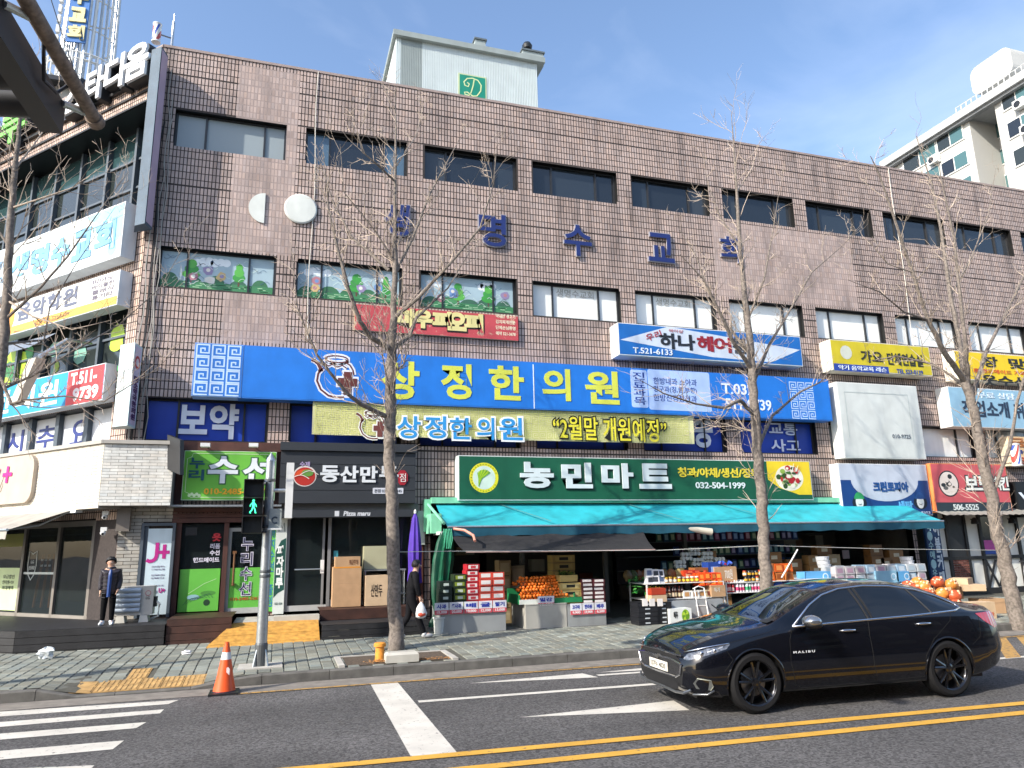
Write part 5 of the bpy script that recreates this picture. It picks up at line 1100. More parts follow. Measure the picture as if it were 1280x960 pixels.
for x in (628,790,905):
    u,_=F.px(x,640,.6); mb=MB(); a,b_=F.P(u,2.998,.28),F.P(u+.9,2.53,1.5); mb.poly([a,b_,b_+Vector((.05,0,0)),a+Vector((.05,0,0))],pm('#5f8a86')); T.part('seam_stain',mb)
T.done()
T=Thing('awning_side_frame','pale green metal side frame at the left end of the turquoise awning','frame'); mb=MB(); mb.box(F,3.34,3.50,2.35,3.12,.02,.25,M_pgm); mb.box(F,3.38,3.62,2.3,2.75,.25,.9,M_pgm); mb.tube([F.P(3.42,3.05,.1),F.P(3.55,2.5,1.5)],.035,6,M_pgm); T.part('frame_box',mb); mb=MB(); mb.box(F,3.5,3.95,2.26,2.33,.6,1.5,M_white); T.part('end_rail',mb); T.done()
# green tarpaulin bundle
T=Thing('green_tarpaulin','gathered dark green tarpaulin tied up beside the grocery entrance','tarpaulin'); M_tarp=mat('green_tarp','#0f5c40',.45,var=.3,scale=4); M_tarp2=mat('light_green_rope','#3fae84',.6)
mb=MB(); prof=[(2.33,.10,.10),(2.1,.16,.12),(1.7,.20,.13),(1.3,.19,.12),(.95,.15,.10),(.72,.10,.08),(.58,.06,.06),(.42,.12,.1),(.3,.15,.12)]; n_=28; vs=[]
for z,rx,ry in prof:
    cx=3.62-(2.33-z)*.12; cy=16.35-(2.33-z)*.03
    for k in range(n_): q=2*math.pi*k/n_; s=1+.22*math.sin(q*7+z*.7)+.1*math.sin(q*3); vs.append((cx+rx*s*math.cos(q),cy+ry*s*math.sin(q),z))
mb.raw(vs,[(i*n_+k,(i+1)*n_+k,(i+1)*n_+(k+1)%n_,i*n_+(k+1)%n_) for i in range(len(prof)-1) for k in range(n_)],M_tarp); T.part('cloth',mb,smooth=True)
for k in range(6): mb=MB(); x=3.52+k*.035; mb.tube([(x,16.2,2.38),(x+.02,16.18,2.15),(x+.01+.03*math.sin(k),16.2,1.95)],.012,5,M_tarp2); T.part('cord',mb)
for k in range(4): mb=MB(); x=3.38+k*.03; mb.tube([(x,16.15,.62),(x-.03+.03*k,16.1,.4),(x-.05+.04*k,16.1,.23)],.013,5,M_tarp2); T.part('cord',mb)
T.done()
T=Thing('white_bucket','white plastic bucket standing by the tied green tarpaulin','bucket'); mb=MB(); mb.lathe((3.33,15.75,.21),[(.10,0),(.125,.30),(.14,.31),(.14,.34),(.125,.34),(.11,.04),(0,.04)],24,pm('#cfd3cf')); T.part('tub',mb,smooth=True); T.done()
# black shade net
T=Thing('black_shade_net','sagging black mesh shade net hung below the turquoise awning','shade net'); M_net=mat('black_net',(.016,.016,.018),.9,var=.3,scale=9,bump=.5,bscale=120)
mb=MB(); n_=40; rows=8; vs=[]
tl=at(564,669,16.25); tr=at(804,665,16.25); bl=at(583,690,15.45); br=at(819,687,15.2)
for j in range(rows+1):
    for i in range(n_+1):
        t=i/n_;k=j/rows; p=(tl*(1-t)+tr*t)*(1-k)+(bl*(1-t)+br*t)*k; p=p+Vector((0,0,-.05*math.sin(math.pi*t*4)**2*(1-k)*.6-.05*math.sin(math.pi*k)+.006*math.sin(i*1.3+j))); vs.append(p)
mb.raw(vs,[(j*(n_+1)+i,(j+1)*(n_+1)+i,(j+1)*(n_+1)+i+1,j*(n_+1)+i+1) for j in range(rows) for i in range(n_)],M_net); T.part('mesh_cloth',mb,smooth=True)
mb=MB(); mb.tube([bl+Vector((0,0,-.005)),bl*.5+br*.5+Vector((0,0,-.012)),br+Vector((0,0,0))],.014,6,pm('#a98f86')); T.part('hem_cord',mb); mb=MB(); mb.tube([F.P(3.75,2.38,1.6),F.P(3.95,2.34,1.8),F.P(4.1,2.22,2.0),F.P(4.08,2.1,2.2)],.03,7,pm('#c98a78')); T.part('tie',mb); T.done()
T=Thing('rolled_white_tarp','rolled up white tarpaulin under the right part of the turquoise awning','tarpaulin'); mb=MB(); mb.tube([F.P(8.6,2.36,1.45),F.P(9.6,2.33,1.5),F.P(10.35,2.22,1.6)],[.02,.06,.09],10,pm('#c9c3b2')); T.part('roll',mb,smooth=True); T.done()
T=Thing('string_line','thin white string stretched between the street trees in front of the shops','string'); mb=MB(); p0=at(493,690,14.0);p1=at(560,689,15.2);p2=at(822,688,15.2);p3=at(958,682,13.8); p4=at(1262,688,12.8)
mb.tube([p0,p1,p2,p3],.006,4,pm('#b9bcb8')); mb.tube([p3,p3*.5+p4*.5+Vector((0,0,-.02)),p4],.005,4,pm('#b9bcb8')); T.part('cord',mb); T.done()
# --- mart interior: shop fittings
BK=Thing('grocery_interior','dim fittings, posts and back shelves inside the open grocery shop','shop interior')
mb=MB(); mb.wbox(3.6,18.3,15.6,18.0,.17,.215,mat('grey_shop_floor',(.10,.10,.10),.7,var=.3,scale=4)); BK.part('floor_plate',mb)
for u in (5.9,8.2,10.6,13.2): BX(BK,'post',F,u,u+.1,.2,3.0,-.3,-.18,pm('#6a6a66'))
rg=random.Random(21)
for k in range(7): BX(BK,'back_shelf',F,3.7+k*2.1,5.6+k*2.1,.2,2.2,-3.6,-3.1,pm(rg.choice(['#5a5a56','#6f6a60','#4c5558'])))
BK.done()
for k in range(46):
    u=rg.uniform(3.8,17.8); z=rg.choice((.22,.75,1.25,1.75)); w_=rg.uniform(.25,.5); h=rg.uniform(.2,.42); dd=-rg.uniform(2.5,3.0)
    mb=MB(); mb.box(F,u,u+w_,z,z+h,dd,dd+.3,pm(rg.choice(['#8a6a44','#b8b2a0','#6a3a2a','#4a5a48','#9a8a6a','#39506a','#a89a7a'])))
    single('stock_box',mb,None,'stock box %s from the left post line, %s shelf level, deep in the grocery'%(ON[min(int((u-3.8)/.6),24)],{.22:'lowest',.75:'second',1.25:'third',1.75:'top'}[z]),'box','boxes deep inside the grocery shop')
# ================================================================ GOODS IN FRONT OF THE GROCERY
YB=15.66; GB=.207
def gx(px_,py_,Y): p=at(px_,py_,Y); return p.x,p.z
M_alum=mat('brushed_aluminium_sheet','#a3a6a6',.45,.35,var=.12,scale=2,dirt=.3); M_ply=mat('dirty_white_board','#a5a39b',.7,var=.15,scale=2,dirt=.35)
def stand(label,xa,xb,yt,yb,dep=.9,Y=YB,m=M_alum):
    x0,z1=gx(xa,yt,Y); x1,_=gx(xb,yt,Y); T=Thing('display_stand',label,'stand'); 
    mb=MB(); mb.wbox(x0,x1,Y,Y+.02,GB-.02,z1,m); T.part('front_panel',mb); mb=MB(); mb.wbox(x0,x0+.02,Y+.02,Y+dep,GB-.02,z1,m); mb.wbox(x1-.02,x1,Y+.02,Y+dep,GB-.02,z1,m); T.part('side_panel',mb)
    mb=MB(); mb.wbox(x0-.01,x1+.01,Y-.01,Y+dep,z1,z1+.02,m); T.part('top',mb); T.done(); return x0,x1,z1+.02
def pricecards(x0,x1,n,zt,h,Y,words,prices,what):
    for k in range(n):
        a=x0+(x1-x0)*k/n; b_=x0+(x1-x0)*(k+1)/n; fr=Fr((0,Y,0),(1,0,0)); T=Thing('price_card','price card reading %s with a red price strip, %s'%(words[k],what[k]),'price card','price cards on the stands')
        mb=MB(); mb.box(fr,a+.01,b_-.01,zt-h,zt,.0,.006,pm('#d5d6dc')); T.part('card',mb); mb=MB(); mb.box(fr,a+.01,b_-.01,zt-h,zt-h*.64,.006,.008,pm('#c9515c')); T.part('price_strip',mb)
        mb=MB(); text(mb,fr,words[k],a+.06,b_-.06,zt-h*.5,zt-h*.15,.007,pm('#2a3a9a'),off=.04,th=.003); text(mb,fr,prices[k],a+.06,b_-.05,zt-h*.93,zt-h*.70,.009,pm('#e6dcdc'),off=.03,th=.003); mb.seg=[]; T.part('print',mb,kind='stuff'); T.done()
x0,x1,zt=stand('low aluminium stand at the left under dark green and red fruit boxes',551,632,762,795)
pricecards(x0-.15,x1+.02,5,zt+.12,.24,YB-.03,['사과','꿀사과','배','귤','딸기'],['15,000','20,000','10,000','12,000','13,000'],['leftmost on the left stand','second on the left stand','middle of the left stand','fourth on the left stand','rightmost on the left stand'])
def fruitbox(label,x,y,z,w_,d_,h,body,lab,group,tagc=None):
    T=Thing('fruit_box',label,'fruit box',group); mb=MB(); mb.wbox(x,x+w_,y,y+d_,z,z+h*.96,body); mb.wbox(x+.02,x+w_-.02,y+.02,y+d_-.02,z+h*.96,z+h,M_frame); T.part('carton_body',mb)
    fr=Fr((x,y,0),(1,0,0)); mb=MB(); mb.box(fr,w_*.12,w_*.88,z+h*.22,z+h*.8,0,.004,lab)
    if tagc: mb.box(fr,w_*.3,w_*.7,z+h*.3,z+h*.7,.004,.006,tagc)
    T.part('label',mb); return T.done()
def stack(x,y,z,n,w_,d_,h,body,lab,what,group,tagc=None):
    r=None
    for k in range(n):
        l='%s box of %s'%('topmost' if k==n-1 else ORD[k],what)
        if r is None: r=fruitbox(l,x,y,z,w_,d_,h,body,lab,group,tagc); b=r.location.copy()
        else: dup(r,(b[0]+rnd.uniform(-.012,.012),b[1]+rnd.uniform(-.012,.012),b[2]+k*(h+.003)),l)
cw=(x1-x0)/5.0; dg=pm('#16261e'); wl=pm('#b9c4bb'); rd=pm('#b02430'); wb=pm('#ded9d6'); ob=pm('#cf5a2a'); br_=M_cb
stack(x0-.02,YB+.05,zt,4,cw*.98,.35,.135,dg,dg,'the dark green stack at the far left of the grocery stand','fruit boxes stacked on the left stand',wl)
stack(x0+cw,YB+.03,zt,5,cw*.98,.35,.135,pm('#23331c'),pm('#7a8a2a'),'the green and yellow stack second from the left','fruit boxes stacked on the left stand',wl)
stack(x0+2*cw,YB+.04,zt,7,cw*.98,.35,.125,rd,wb,'the tall red and white stack','fruit boxes stacked on the left stand',pm('#c23a44'))
stack(x0+3*cw,YB+.02,zt,5,cw*.97,.35,.14,pm('#c4483a'),wb,'the orange edged white stack beside the tall red stack','fruit boxes stacked on the left stand')
stack(x0+4*cw,YB+.02,zt,5,cw*.97,.35,.14,pm('#c4483a'),wb,'the orange edged white stack at the right end','fruit boxes stacked on the left stand')
x0,x1,zt=stand('dull white boarded stand carrying the heap of tangerines',657,708,757,786,1.0,m=M_ply)
tx0,tx1,tz=x0,x1,zt
x2,x3,zt2=stand('aluminium stand right of the tangerine stand with cartons on it',709,757,757,784,1.0)
pricecards(x2+.05,x3,3,zt2+.02,.24,YB-.03,['고구마','한라봉','배추'],['9,900','19,900','6,500'],['left of three on the carton stand','middle of three on the carton stand','right of three on the carton stand'])
# tangerine crate and fruit
T=Thing('fruit_tray','wide green and white tray holding heaped tangerines','tray'); mb=MB(); X0=tx0-.12;X1=tx1+.22; ya,yb_=YB+.05,YB+.95
mb.wbox(X0,X0+.5,ya,ya+.02,tz,tz+.10,pm('#cfd3cc')); mb.wbox(X0+.5,X1+.5,ya,ya+.02,tz,tz+.11,pm('#1f7a4a')); mb.wbox(X0,X0+.02,ya+.02,yb_,tz,tz+.2,pm('#1f7a4a')); mb.wbox(X1,X1+.02,ya+.02,yb_,tz,tz+.2,pm('#1f7a4a')); mb.wbox(X0,X1,yb_,yb_+.02,tz,tz+.3,pm('#1f7a4a')); T.part('tray_body',mb); T.done()
pricecards(tx0+.28,tx0+.68,1,tz+.16,.22,YB+.01,['밀감'],['10,000'],['standing before the tangerine heap'])
M_org=mat('tangerine_skin',(.85,.20,.015),.45,var=.15,scale=9,bump=.2,bscale=200)
mb=MB(); mb.blob((0,0,0),(.04,.04,.034),M_org,10,7); mb.lathe((0,0,.031),[(.006,0),(.006,.004),(0,.005)],5,pm('#4a5a20')); tm,_c=mb.mesh('tangerine',center=False,smooth=True)
rg=random.Random(12); cnt=0
for lay in range(9):
    for i in range(15):
        for j in range(8):
            x=X0+.05+i*.077+(.038 if lay%2 else 0); y=ya+.06+j*.078+(.03 if lay%2 else 0)
            hmax=min(1,(x-X0+.02)/.10,(X1-x)/.2)*(.20+.62*(1-abs((x-X0)/(X1-X0)-.38)*1.1))*min(1,.30+(y-ya)/.55)
            z=tz+.045+lay*.062
            if lay*.062>hmax or x>X1-.04 or y>yb_-.04: continue
            nxt=(lay+1)*.062<hmax
            if nxt and j>0 and (lay+2)*.062<hmax: continue
            o=mkobj('tangerine',tm,(x+rg.uniform(-.012,.012),y+rg.uniform(-.01,.01),z+rg.uniform(-.008,.008))); o.rotation_euler=(rg.random()*6,rg.random()*6,rg.random()*6); s=rg.uniform(.88,1.08); o.scale=(s,s,s)
            tag(o,'orange tangerine heaped in the green and white tray','tangerine','tangerines heaped in the tray'); cnt+=1
print('tangerines',cnt)
ye=pm('#b39a5c'); bk=pm('#22221c')
# cartons behind and beside the heap
def pxstack(xa,xb,ytop,ybot,Y,n,body,lab,what,group,tagc=None,d_=.35,zb=None):
    x_0,z_0=gx(xa,ybot,Y); x_1,z_1=gx(xb,ytop,Y); z_0=z_0 if zb is None else zb
    stack(x_0,Y,z_0,n,x_1-x_0,d_,(z_1-z_0)/n,body,lab,what,group,tagc)
pxstack(701,727,728,750,YB+.1,3,ye,pm('#c9b67a'),'the cream crate stack right of the tangerines','cream crates right of the tangerines',bk,zb=zt2)
pxstack(728,741,724,753,YB+.05,6,pm('#4a1e22'),wb,'the narrow dark and white packet stack','narrow packets on the carton stand',zb=zt2)
pxstack(742,755,724,753,YB+.05,6,pm('#5a2a30'),wb,'the narrow maroon and white packet stack at the stand end','narrow packets on the carton stand',zb=zt2)
pxstack(692,718,694,752,YB+.75,6,ye,pm('#c0aa6a'),'the tall cream crate stack behind the tangerines','tall cream crates behind the tangerines',bk,zb=zt2)
pxstack(624,638,700,758,YB+1.2,4,pm('#a08a64'),pm('#b5a684'),'the brown carton stack left of the tangerines','brown cartons behind the gap between stands',zb=.22)
pxstack(640,655,706,752,YB+1.3,3,pm('#b3a990'),pm('#c9c0aa'),'the pale carton stack behind the left tray end','brown cartons behind the gap between stands',zb=.22)
x,z=gx(700,728,YB+.12); T=Thing('vegetable_crate','open cream crate of leafy green vegetables on top of the cream crates','crate'); mb=MB(); z=zt2+ (gx(701,728,YB+.1)[1]-zt2)+.01
mb.wbox(x,x+.42,YB+.1,YB+.11,z,z+.14,ye); mb.wbox(x,x+.01,YB+.11,YB+.4,z,z+.14,ye); mb.wbox(x+.41,x+.42,YB+.11,YB+.4,z,z+.14,ye); mb.wbox(x,x+.42,YB+.4,YB+.41,z,z+.14,ye); T.part('crate_body',mb)
mb=MB(); 
for k in range(60): a=rg.uniform(0,6.28); p=Vector((x+.21+rg.uniform(-.18,.18),YB+.25+rg.uniform(-.12,.12),z+.14+rg.uniform(-.03,.09))); t=Vector((math.cos(a),math.sin(a),rg.uniform(-.3,.8)))*.06; s=Vector((-math.sin(a),math.cos(a),.2))*.03; mb.poly([p-t,p+s,p+t,p-s],pm(rg.choice(['#4f6b2a','#7d9440','#3c5424'])))
T.part('greens',mb,kind='stuff'); T.done()
# entrance gap: black crates, cabbage box, tubs
def cratestack(xa,xb,ytop,ybot,Y,n,m,what,group):
    x_0,z_0=gx(xa,ybot,Y); x_1,z_1=gx(xb,ytop,Y); z_0=GB-.01; h=(z_1-z_0)/n; r=None
    for k in range(n):
        l='%s black plastic crate of %s'%('topmost' if k==n-1 else ORD[k],what)
        if r is None:
            T=Thing('black_crate',l,'crate',group); w_=x_1-x_0; mb=MB(); mb.wbox(x_0,x_1,Y,Y+.4,z_0,z_0+h*.9,m); T.part('crate_body',mb); mb=MB(); mb.wbox(x_0-.008,x_1+.008,Y-.008,Y+.408,z_0+h*.9,z_0+h*.985,m); T.part('rim',mb)
            mb=MB(); mb.wbox(x_0+w_*.35,x_0+w_*.6,Y-.006,Y,z_0+h*.4,z_0+h*.68,pm('#b9bfc4')); T.part('tag',mb); r=T.done(); b=r.location.copy()
        else: dup(r,(b[0]+rnd.uniform(-.01,.01),b[1],b[2]+k*h),l)
M_blk=mat('black_plastic',(.015,.016,.02),.4,var=.1)
cratestack(799,821,752,783,15.2,5,M_blk,'the left black crate stack','black crates by the grocery entrance'); cratestack(822,839,752,783,15.24,5,M_blk,'the right black crate stack','black crates by the grocery entrance')
for k,x in enumerate((803,812,822)):
    x_,z_=gx(x,752,15.18); T=Thing('small_carton','%s of three small white labels standing on the black crates'%('left','middle','right')[k],'label card','labels on the black crates'); mb=MB(); mb.wbox(x_,x_+.13,15.18,15.195,z_-.10,z_+.06,wb); T.part('card',mb); T.done()
x_0,z_0=gx(838,782,15.15); x_1,z_1=gx(864,760,15.15); T=Thing('cabbage_box','white carton printed with a yellow green cabbage beside the black crates','box'); mb=MB(); mb.wbox(x_0,x_1,15.15,15.5,GB-.01,z_1,pm('#d3d6d3')); T.part('carton_body',mb)
fr=Fr((x_0,15.15,0),(1,0,0)); mb=MB(); w_=x_1-x_0; disc(mb,fr,w_*.72,GB+.16,.10,.004,pm('#7da52a'),14,rz=.14); 
for k in range(7): disc(mb,fr,w_*.72+.05*math.cos(k*.9),GB+.17+.07*math.sin(k*.9),.04,.005+.0004*k,pm('#a8c83a' if k%2 else '#5d8a22'),9)
text(mb,fr,'배추',w_*.18,w_*.36,GB+.12,GB+.26,.004,pm('#20241e'),off=.03,th=.003); mb.seg=[]; T.part('print',mb); T.done()
# long display rack in front right of the entrance
def rack(name,label,xa,xb,Y,zs,dep,m=M_white):
    x_0,_=gx(xa,730,Y); x_1,_=gx(xb,730,Y); T=Thing(name,label,'rack')
    for x in (x_0,x_1-.03):
        for y in (Y,Y+dep-.03): mb=MB(); mb.wbox(x,x+.03,y,y+.03,GB-.02,zs[-1],m); T.part('upright',mb)
    for z in zs: mb=MB(); mb.wbox(x_0,x_1,Y-.005,Y+dep,z-.02,z+.0,m); T.part('shelf',mb)
    T.done(); return x_0,x_1
zt_a=gx(850,748,15.5)[1]; zt_b=gx(850,727,15.9)[1]
ra0,ra1=rack('display_rack','white two tier display rack of jars and bottles right of the entrance',808,905,15.55,[.36,zt_a,zt_b],.9)
mb=MB(); x_0,_=gx(829,760,15.4); x_1,_=gx(905,760,15.4); mb.wbox(x_0,x_1,15.42,15.54,GB-.02,zt_a-.04,mat('translucent_grey_plastic','#8f9498',.3,var=.1)); single('plastic_tub','x' and mb,None,'long translucent grey plastic tub in front of the bottle rack','tub')
rb0,rb1=rack('display_rack','white two tier rack with red bottles behind the car roof',907,1044,15.7,[.36,.78,gx(940,727,15.7)[1]],.9)
# goods: bottle, jar, packet prototypes
def lathe_mesh(name,prof,cols,seg=12):
    mb=MB()
    for (a,b_,c_) in cols: mb.lathe((0,0,0),prof[a:b_],seg,c_)
    return mb.mesh(name,center=False,smooth=True)[0]
bp=[(.034,0),(.036,.01),(.036,.15),(.03,.18),(.013,.22),(.013,.245),(.015,.246),(.015,.27),(0,.27)]
def bottle(c1,c2,c3,nm='bottle'): 
    mb=MB(); mb.lathe((0,0,0),bp[:7],12,pm(c1,.2)); mb.lathe((0,0,0),[(.0365,.04),(.0365,.12)],12,pm(c2)); mb.lathe((0,0,0),bp[6:],10,pm(c3)); return mb.mesh(nm,center=False,smooth=True)[0]
def jar(c1,c2,c3): mb=MB(); mb.lathe((0,0,0),[(.045,0),(.05,.01),(.05,.09),(.043,.105)],14,pm(c1,.2)); mb.lathe((0,0,0),[(.0505,.025),(.0505,.075)],14,pm(c2)); mb.lathe((0,0,0),[(.046,.105),(.046,.13),(0,.131)],14,pm(c3)); return mb.mesh('jar',center=False,smooth=True)[0]
def pack(c1,c2,w_=.2,d_=.12,h=.16,nm='packet'):
    mb=MB(); c=.014
    mb.hexa([(-w_/2,-d_/2,0),(w_/2,-d_/2,0),(w_/2,d_/2,0),(-w_/2,d_/2,0),(-w_/2+c,-d_/2+c,h),(w_/2-c,-d_/2+c,h),(w_/2-c,d_/2-c,h),(-w_/2+c,d_/2-c,h)],pm(c1,.35)); mb.poly([(-w_*.32,-d_/2-.002,h*.2),(w_*.32,-d_/2-.002,h*.2),(w_*.3,-d_/2+.006,h*.8),(-w_*.3,-d_/2+.006,h*.8)],pm(c2,.35)); return mb.mesh(nm,center=False)[0]
def rowof(name,meshes,xa,xb,Y,z,step,label,cat,group,rows=1,jy=.02,layers=1,lh=.17,rzv=.25):
    x=xa; k=0
    while x<xb:
        for r in range(rows):
            for l in range(layers):
                me=rg.choice(meshes); o=mkobj(name,me,(x+rg.uniform(-.01,.01),Y+r*step*1.05+rg.uniform(-jy,jy)*.5,z+l*lh)); o.rotation_euler=(0,0,rg.uniform(-rzv,rzv)); s=rg.uniform(.93,1.06); o.scale=(s,s,s)
                q=label.split(' on ',1) if ' on ' in label else label.split(' in ',1); ex='%s from the left'%ON[min(k,24)]+((', '+('front','second','third')[r]+' row') if rows>1 else '')+((', '+('bottom','middle','top')[min(l,2)]+' layer') if layers>1 else '')
                tag(o,' '.join((label.replace(' of the grocery','').replace(' behind the car','').replace('at the right','')+', '+ex).split()[:16]),cat,group)
        x+=step; k+=1
rowof('jar',[jar('#8a5a1e','#e3c23a','#d9d9d0'),jar('#9a6a2a','#d8d2c2','#c9a02a')],ra0+.55,ra1-.1,15.62,zt_b,.115,'glass jar with a yellow or white label on the upper rack shelf','jar','jars on the upper shelf of the display rack')
rowof('bottle',[bottle('#2a140e','#c9b49a','#1a1a1a'),bottle('#3a1c10','#b9a888','#8a2a1e')],ra0+.45,ra0+1.0,15.62,zt_a,.085,'dark sauce bottle on the lower rack shelf','bottle','dark sauce bottles on the display rack',rows=2)
rowof('bottle',[bottle('#c9c04a','#d8d6c2','#b8a42a')],ra0+.1,ra0+.42,15.62,zt_a,.085,'yellow oil bottle at the left end of the lower rack shelf','bottle','yellow bottles on the display rack',rows=2)
rowof('packet',[pack('#d3d3cf','#b98a5a'),pack('#b9a98a','#8a4a3a')],ra0+1.05,ra1-.05,15.62,zt_a,.2,'pale packet at the right of the lower rack shelf','packet','packets on the lower rack shelf',rows=1,layers=1)
rowof('bag',[pack('#d9dade','#3a3f48',.2,.14,.17),pack('#c9ccd0','#5a6a8a',.18,.14,.2)],ra0+.12,ra0+.55,15.66,zt_b,.15,'white snack bag on the upper rack shelf','snack bag','white bags on the display rack',layers=2,lh=.14)
for k,(xa,w_,h,c1,c2,l) in enumerate([(853,.34,.24,'#c9401e','#d8b08a','red orange gift carton behind the jars'),(868,.36,.3,'#8a5a34','#5a3a24','open brown carton of sweets behind the jars'),(885,.34,.42,'#1f3f8a','#8aa4d8','navy blue packet standing at the back of the rack')]):
    x_,_=gx(xa,700,16.0); T=Thing('gift_box',l,'box'); mb=MB(); mb.wbox(x_,x_+w_,16.0,16.3,zt_b+.001,zt_b+h,pm(c1)); T.part('carton_body',mb); fr=Fr((x_,16,0),(1,0,0)); mb=MB(); mb.box(fr,w_*.2,w_*.8,zt_b+h*.3,zt_b+h*.75,0,.004,pm(c2)); T.part('label',mb); T.done()
# sacks, greens and bunches at the back left of rack
for k in range(10):
    x_=ra0-.15+k*.17; c_=rg.choice(['#5a4a2a','#6b5a34','#3f4a24','#7a4a24','#8a7a4a']); mb=MB(); mb.blob((x_,16.25+rg.uniform(-.1,.1),zt_b+.16),(.12,.1,.13),pm(c_),9,6,jit=.12,rg=rg); single('dried_bunch',mb,None,'lumpy brown bag of dried herbs behind the display rack','bag','dried goods behind the rack')
mb=MB()
for k in range(90): p=Vector((ra0+.1+rg.uniform(-.3,.5),15.9+rg.uniform(-.2,.2),.95+rg.uniform(-.1,.25))); a=rg.random()*6.28; t=Vector((math.cos(a),math.sin(a),rg.uniform(-.5,.9)))*.09; s=Vector((-math.sin(a),math.cos(a),.2))*.035; mb.poly([p-t,p+s,p+t,p-s],pm(rg.choice(['#1f7a34','#2f8a3a','#4f9a44','#1d5a2a'])))
single('leafy_greens',mb,None,'heap of bright leafy greens at the left end of the rack','vegetables',None,'stuff')
xx,_=gx(820,740,15.6); carton('cardboard_box','tall pale carton at the left foot of the display rack',xx-.25,15.35,.36,.38,.3,.46,M_cb2,print_=('국수',pm('#5a4a34'),.5,.8,.3,.7)); carton('red_carton','flat red carton on the pale carton at the rack foot',xx-.24,15.36,.83,.36,.28,.14,pm('#a83a22'))
xx,_=gx(887,745,15.6); carton('cardboard_box','small brown carton with a white note at the right end of the bottle rack',xx,15.5,zt_a+.0,.38,.3,.26,M_cb,print_=('특가',pm('#d9d6cc'),.2,.6,.4,.8))
rowof('orange_bag',[pack('#d9481a','#e88a3a',.16,.14,.16)],xx-.2,xx+.35,15.62,zt_a+.26,.16,'bright orange net bag piled on the brown carton','net bag','orange net bags by the bottle rack',layers=2,rows=2,lh=.13)
rowof('red_packet',[pack('#a82a22','#c85a3a',.2,.12,.08)],xx-.25,xx+.2,16.05,zt_b+.0,.19,'flat red packet in the pile at the rack end','packet','red packets at the rack end',layers=3,lh=.085)
T=Thing('step_ladder','small white step ladder leaning on the plastic tub','ladder')
a=at(868,733,15.35); 
for x in (868,880): mb=MB(); p=at(x,735,15.5); q=at(x+6,768,15.3); mb.tube([(p.x,p.y,p.z),(q.x,q.y,GB)],.014,6,M_white); T.part('rail',mb)
for y in (748,757): mb=MB(); p=at(870,y,15.42); q=at(883,y,15.42); mb.tube([p,q],.012,6,M_white); T.part('rung',mb)
mb=MB(); p=at(866,736,15.5); q=at(880,735,15.5); mb.tube([p,(p+q)/2+Vector((0,0,.05)),q],.014,6,M_white); T.part('hoop',mb); T.done()
xx,_=gx(868,775,15.2); 
for k in range(3):
    mb=MB(); z=GB+.04+.03*k; mb.hexa([(xx+k*.14,15.1,z-.05),(xx+k*.14+.26,15.05,z-.04),(xx+k*.14+.3,15.4,z-.03),(xx+k*.14,15.35,z-.04),(xx+k*.14-.02,15.12,z+.01),(xx+k*.14+.24,15.08,z+.05),(xx+k*.14+.3,15.38,z+.06),(xx+k*.14,15.3,z+.02)],pm('#c9852a'))
    single('yellow_carton',mb,None,'flattened yellow carton on the pavement, %s of three beside the ladder'%('left','middle','right')[k],'carton','yellow cartons beside the ladder')
# second rack goods
zr=gx(940,727,15.7)[1]
rowof('detergent_bottle',[bottle('#cfd6d6','#3a9a6a','#d9dcd8'),bottle('#d8c9d3','#c23a6a','#d9dcd8')],rb0+.35,rb0+1.1,15.75,.78,.085,'white detergent bottle on the lower shelf behind the car','bottle','white bottles on the second rack',rows=2)
rowof('red_bottle',[bottle('#a81a26','#d9b8b4','#8a1a20')],rb0+.05,rb0+.3,15.75,.78,.085,'red detergent bottle on the lower shelf behind the car','bottle','red bottles on the second rack',rows=2)
xx,_=gx(905,722,15.72); carton('cardboard_box','brown carton with a white label, full of bright packets, left on the second rack',xx-.1,15.95,zr,.62,.32,.36,M_cb,print_=('700원',pm('#dcd6cc'),.45,.8,.2,.85))
for k in range(16): o=mkobj('sweet_packet',rg.choice([pack('#2a4fb0','#b83a4a',.09,.06,.07),pack('#b8304a','#d9dade',.09,.06,.07)]) if k<3 else bpy.data.objects['sweet_packet'].data,(xx+rg.uniform(-.05,.48),16.05+rg.uniform(-.05,.1),zr+.36+rg.uniform(0,.08))); o.rotation_euler=(rg.random(),rg.random(),rg.random()*3); tag(o,'small bright sweet packet heaped in the carton on the second rack','packet','sweet packets in the carton')
rowof('jar',[jar('#2a2a30','#c99a2a','#22262a'),jar('#b0762a','#d9d2c0','#b03a2a')],rb0+.6,rb0+1.2,15.75,zr,.11,'dark or amber jar on top of the second rack','jar','jars on the second rack',layers=2,lh=.135)
rowof('orange_carton',[pack('#c2551e','#d98a4a',.26,.2,.2),pack('#b8703a','#8a4a24',.26,.2,.2)],rb0+1.3,rb0+2.1,15.8,zr,.27,'orange carton on the second rack behind the tree','box','orange cartons on the second rack',layers=2,lh=.205)
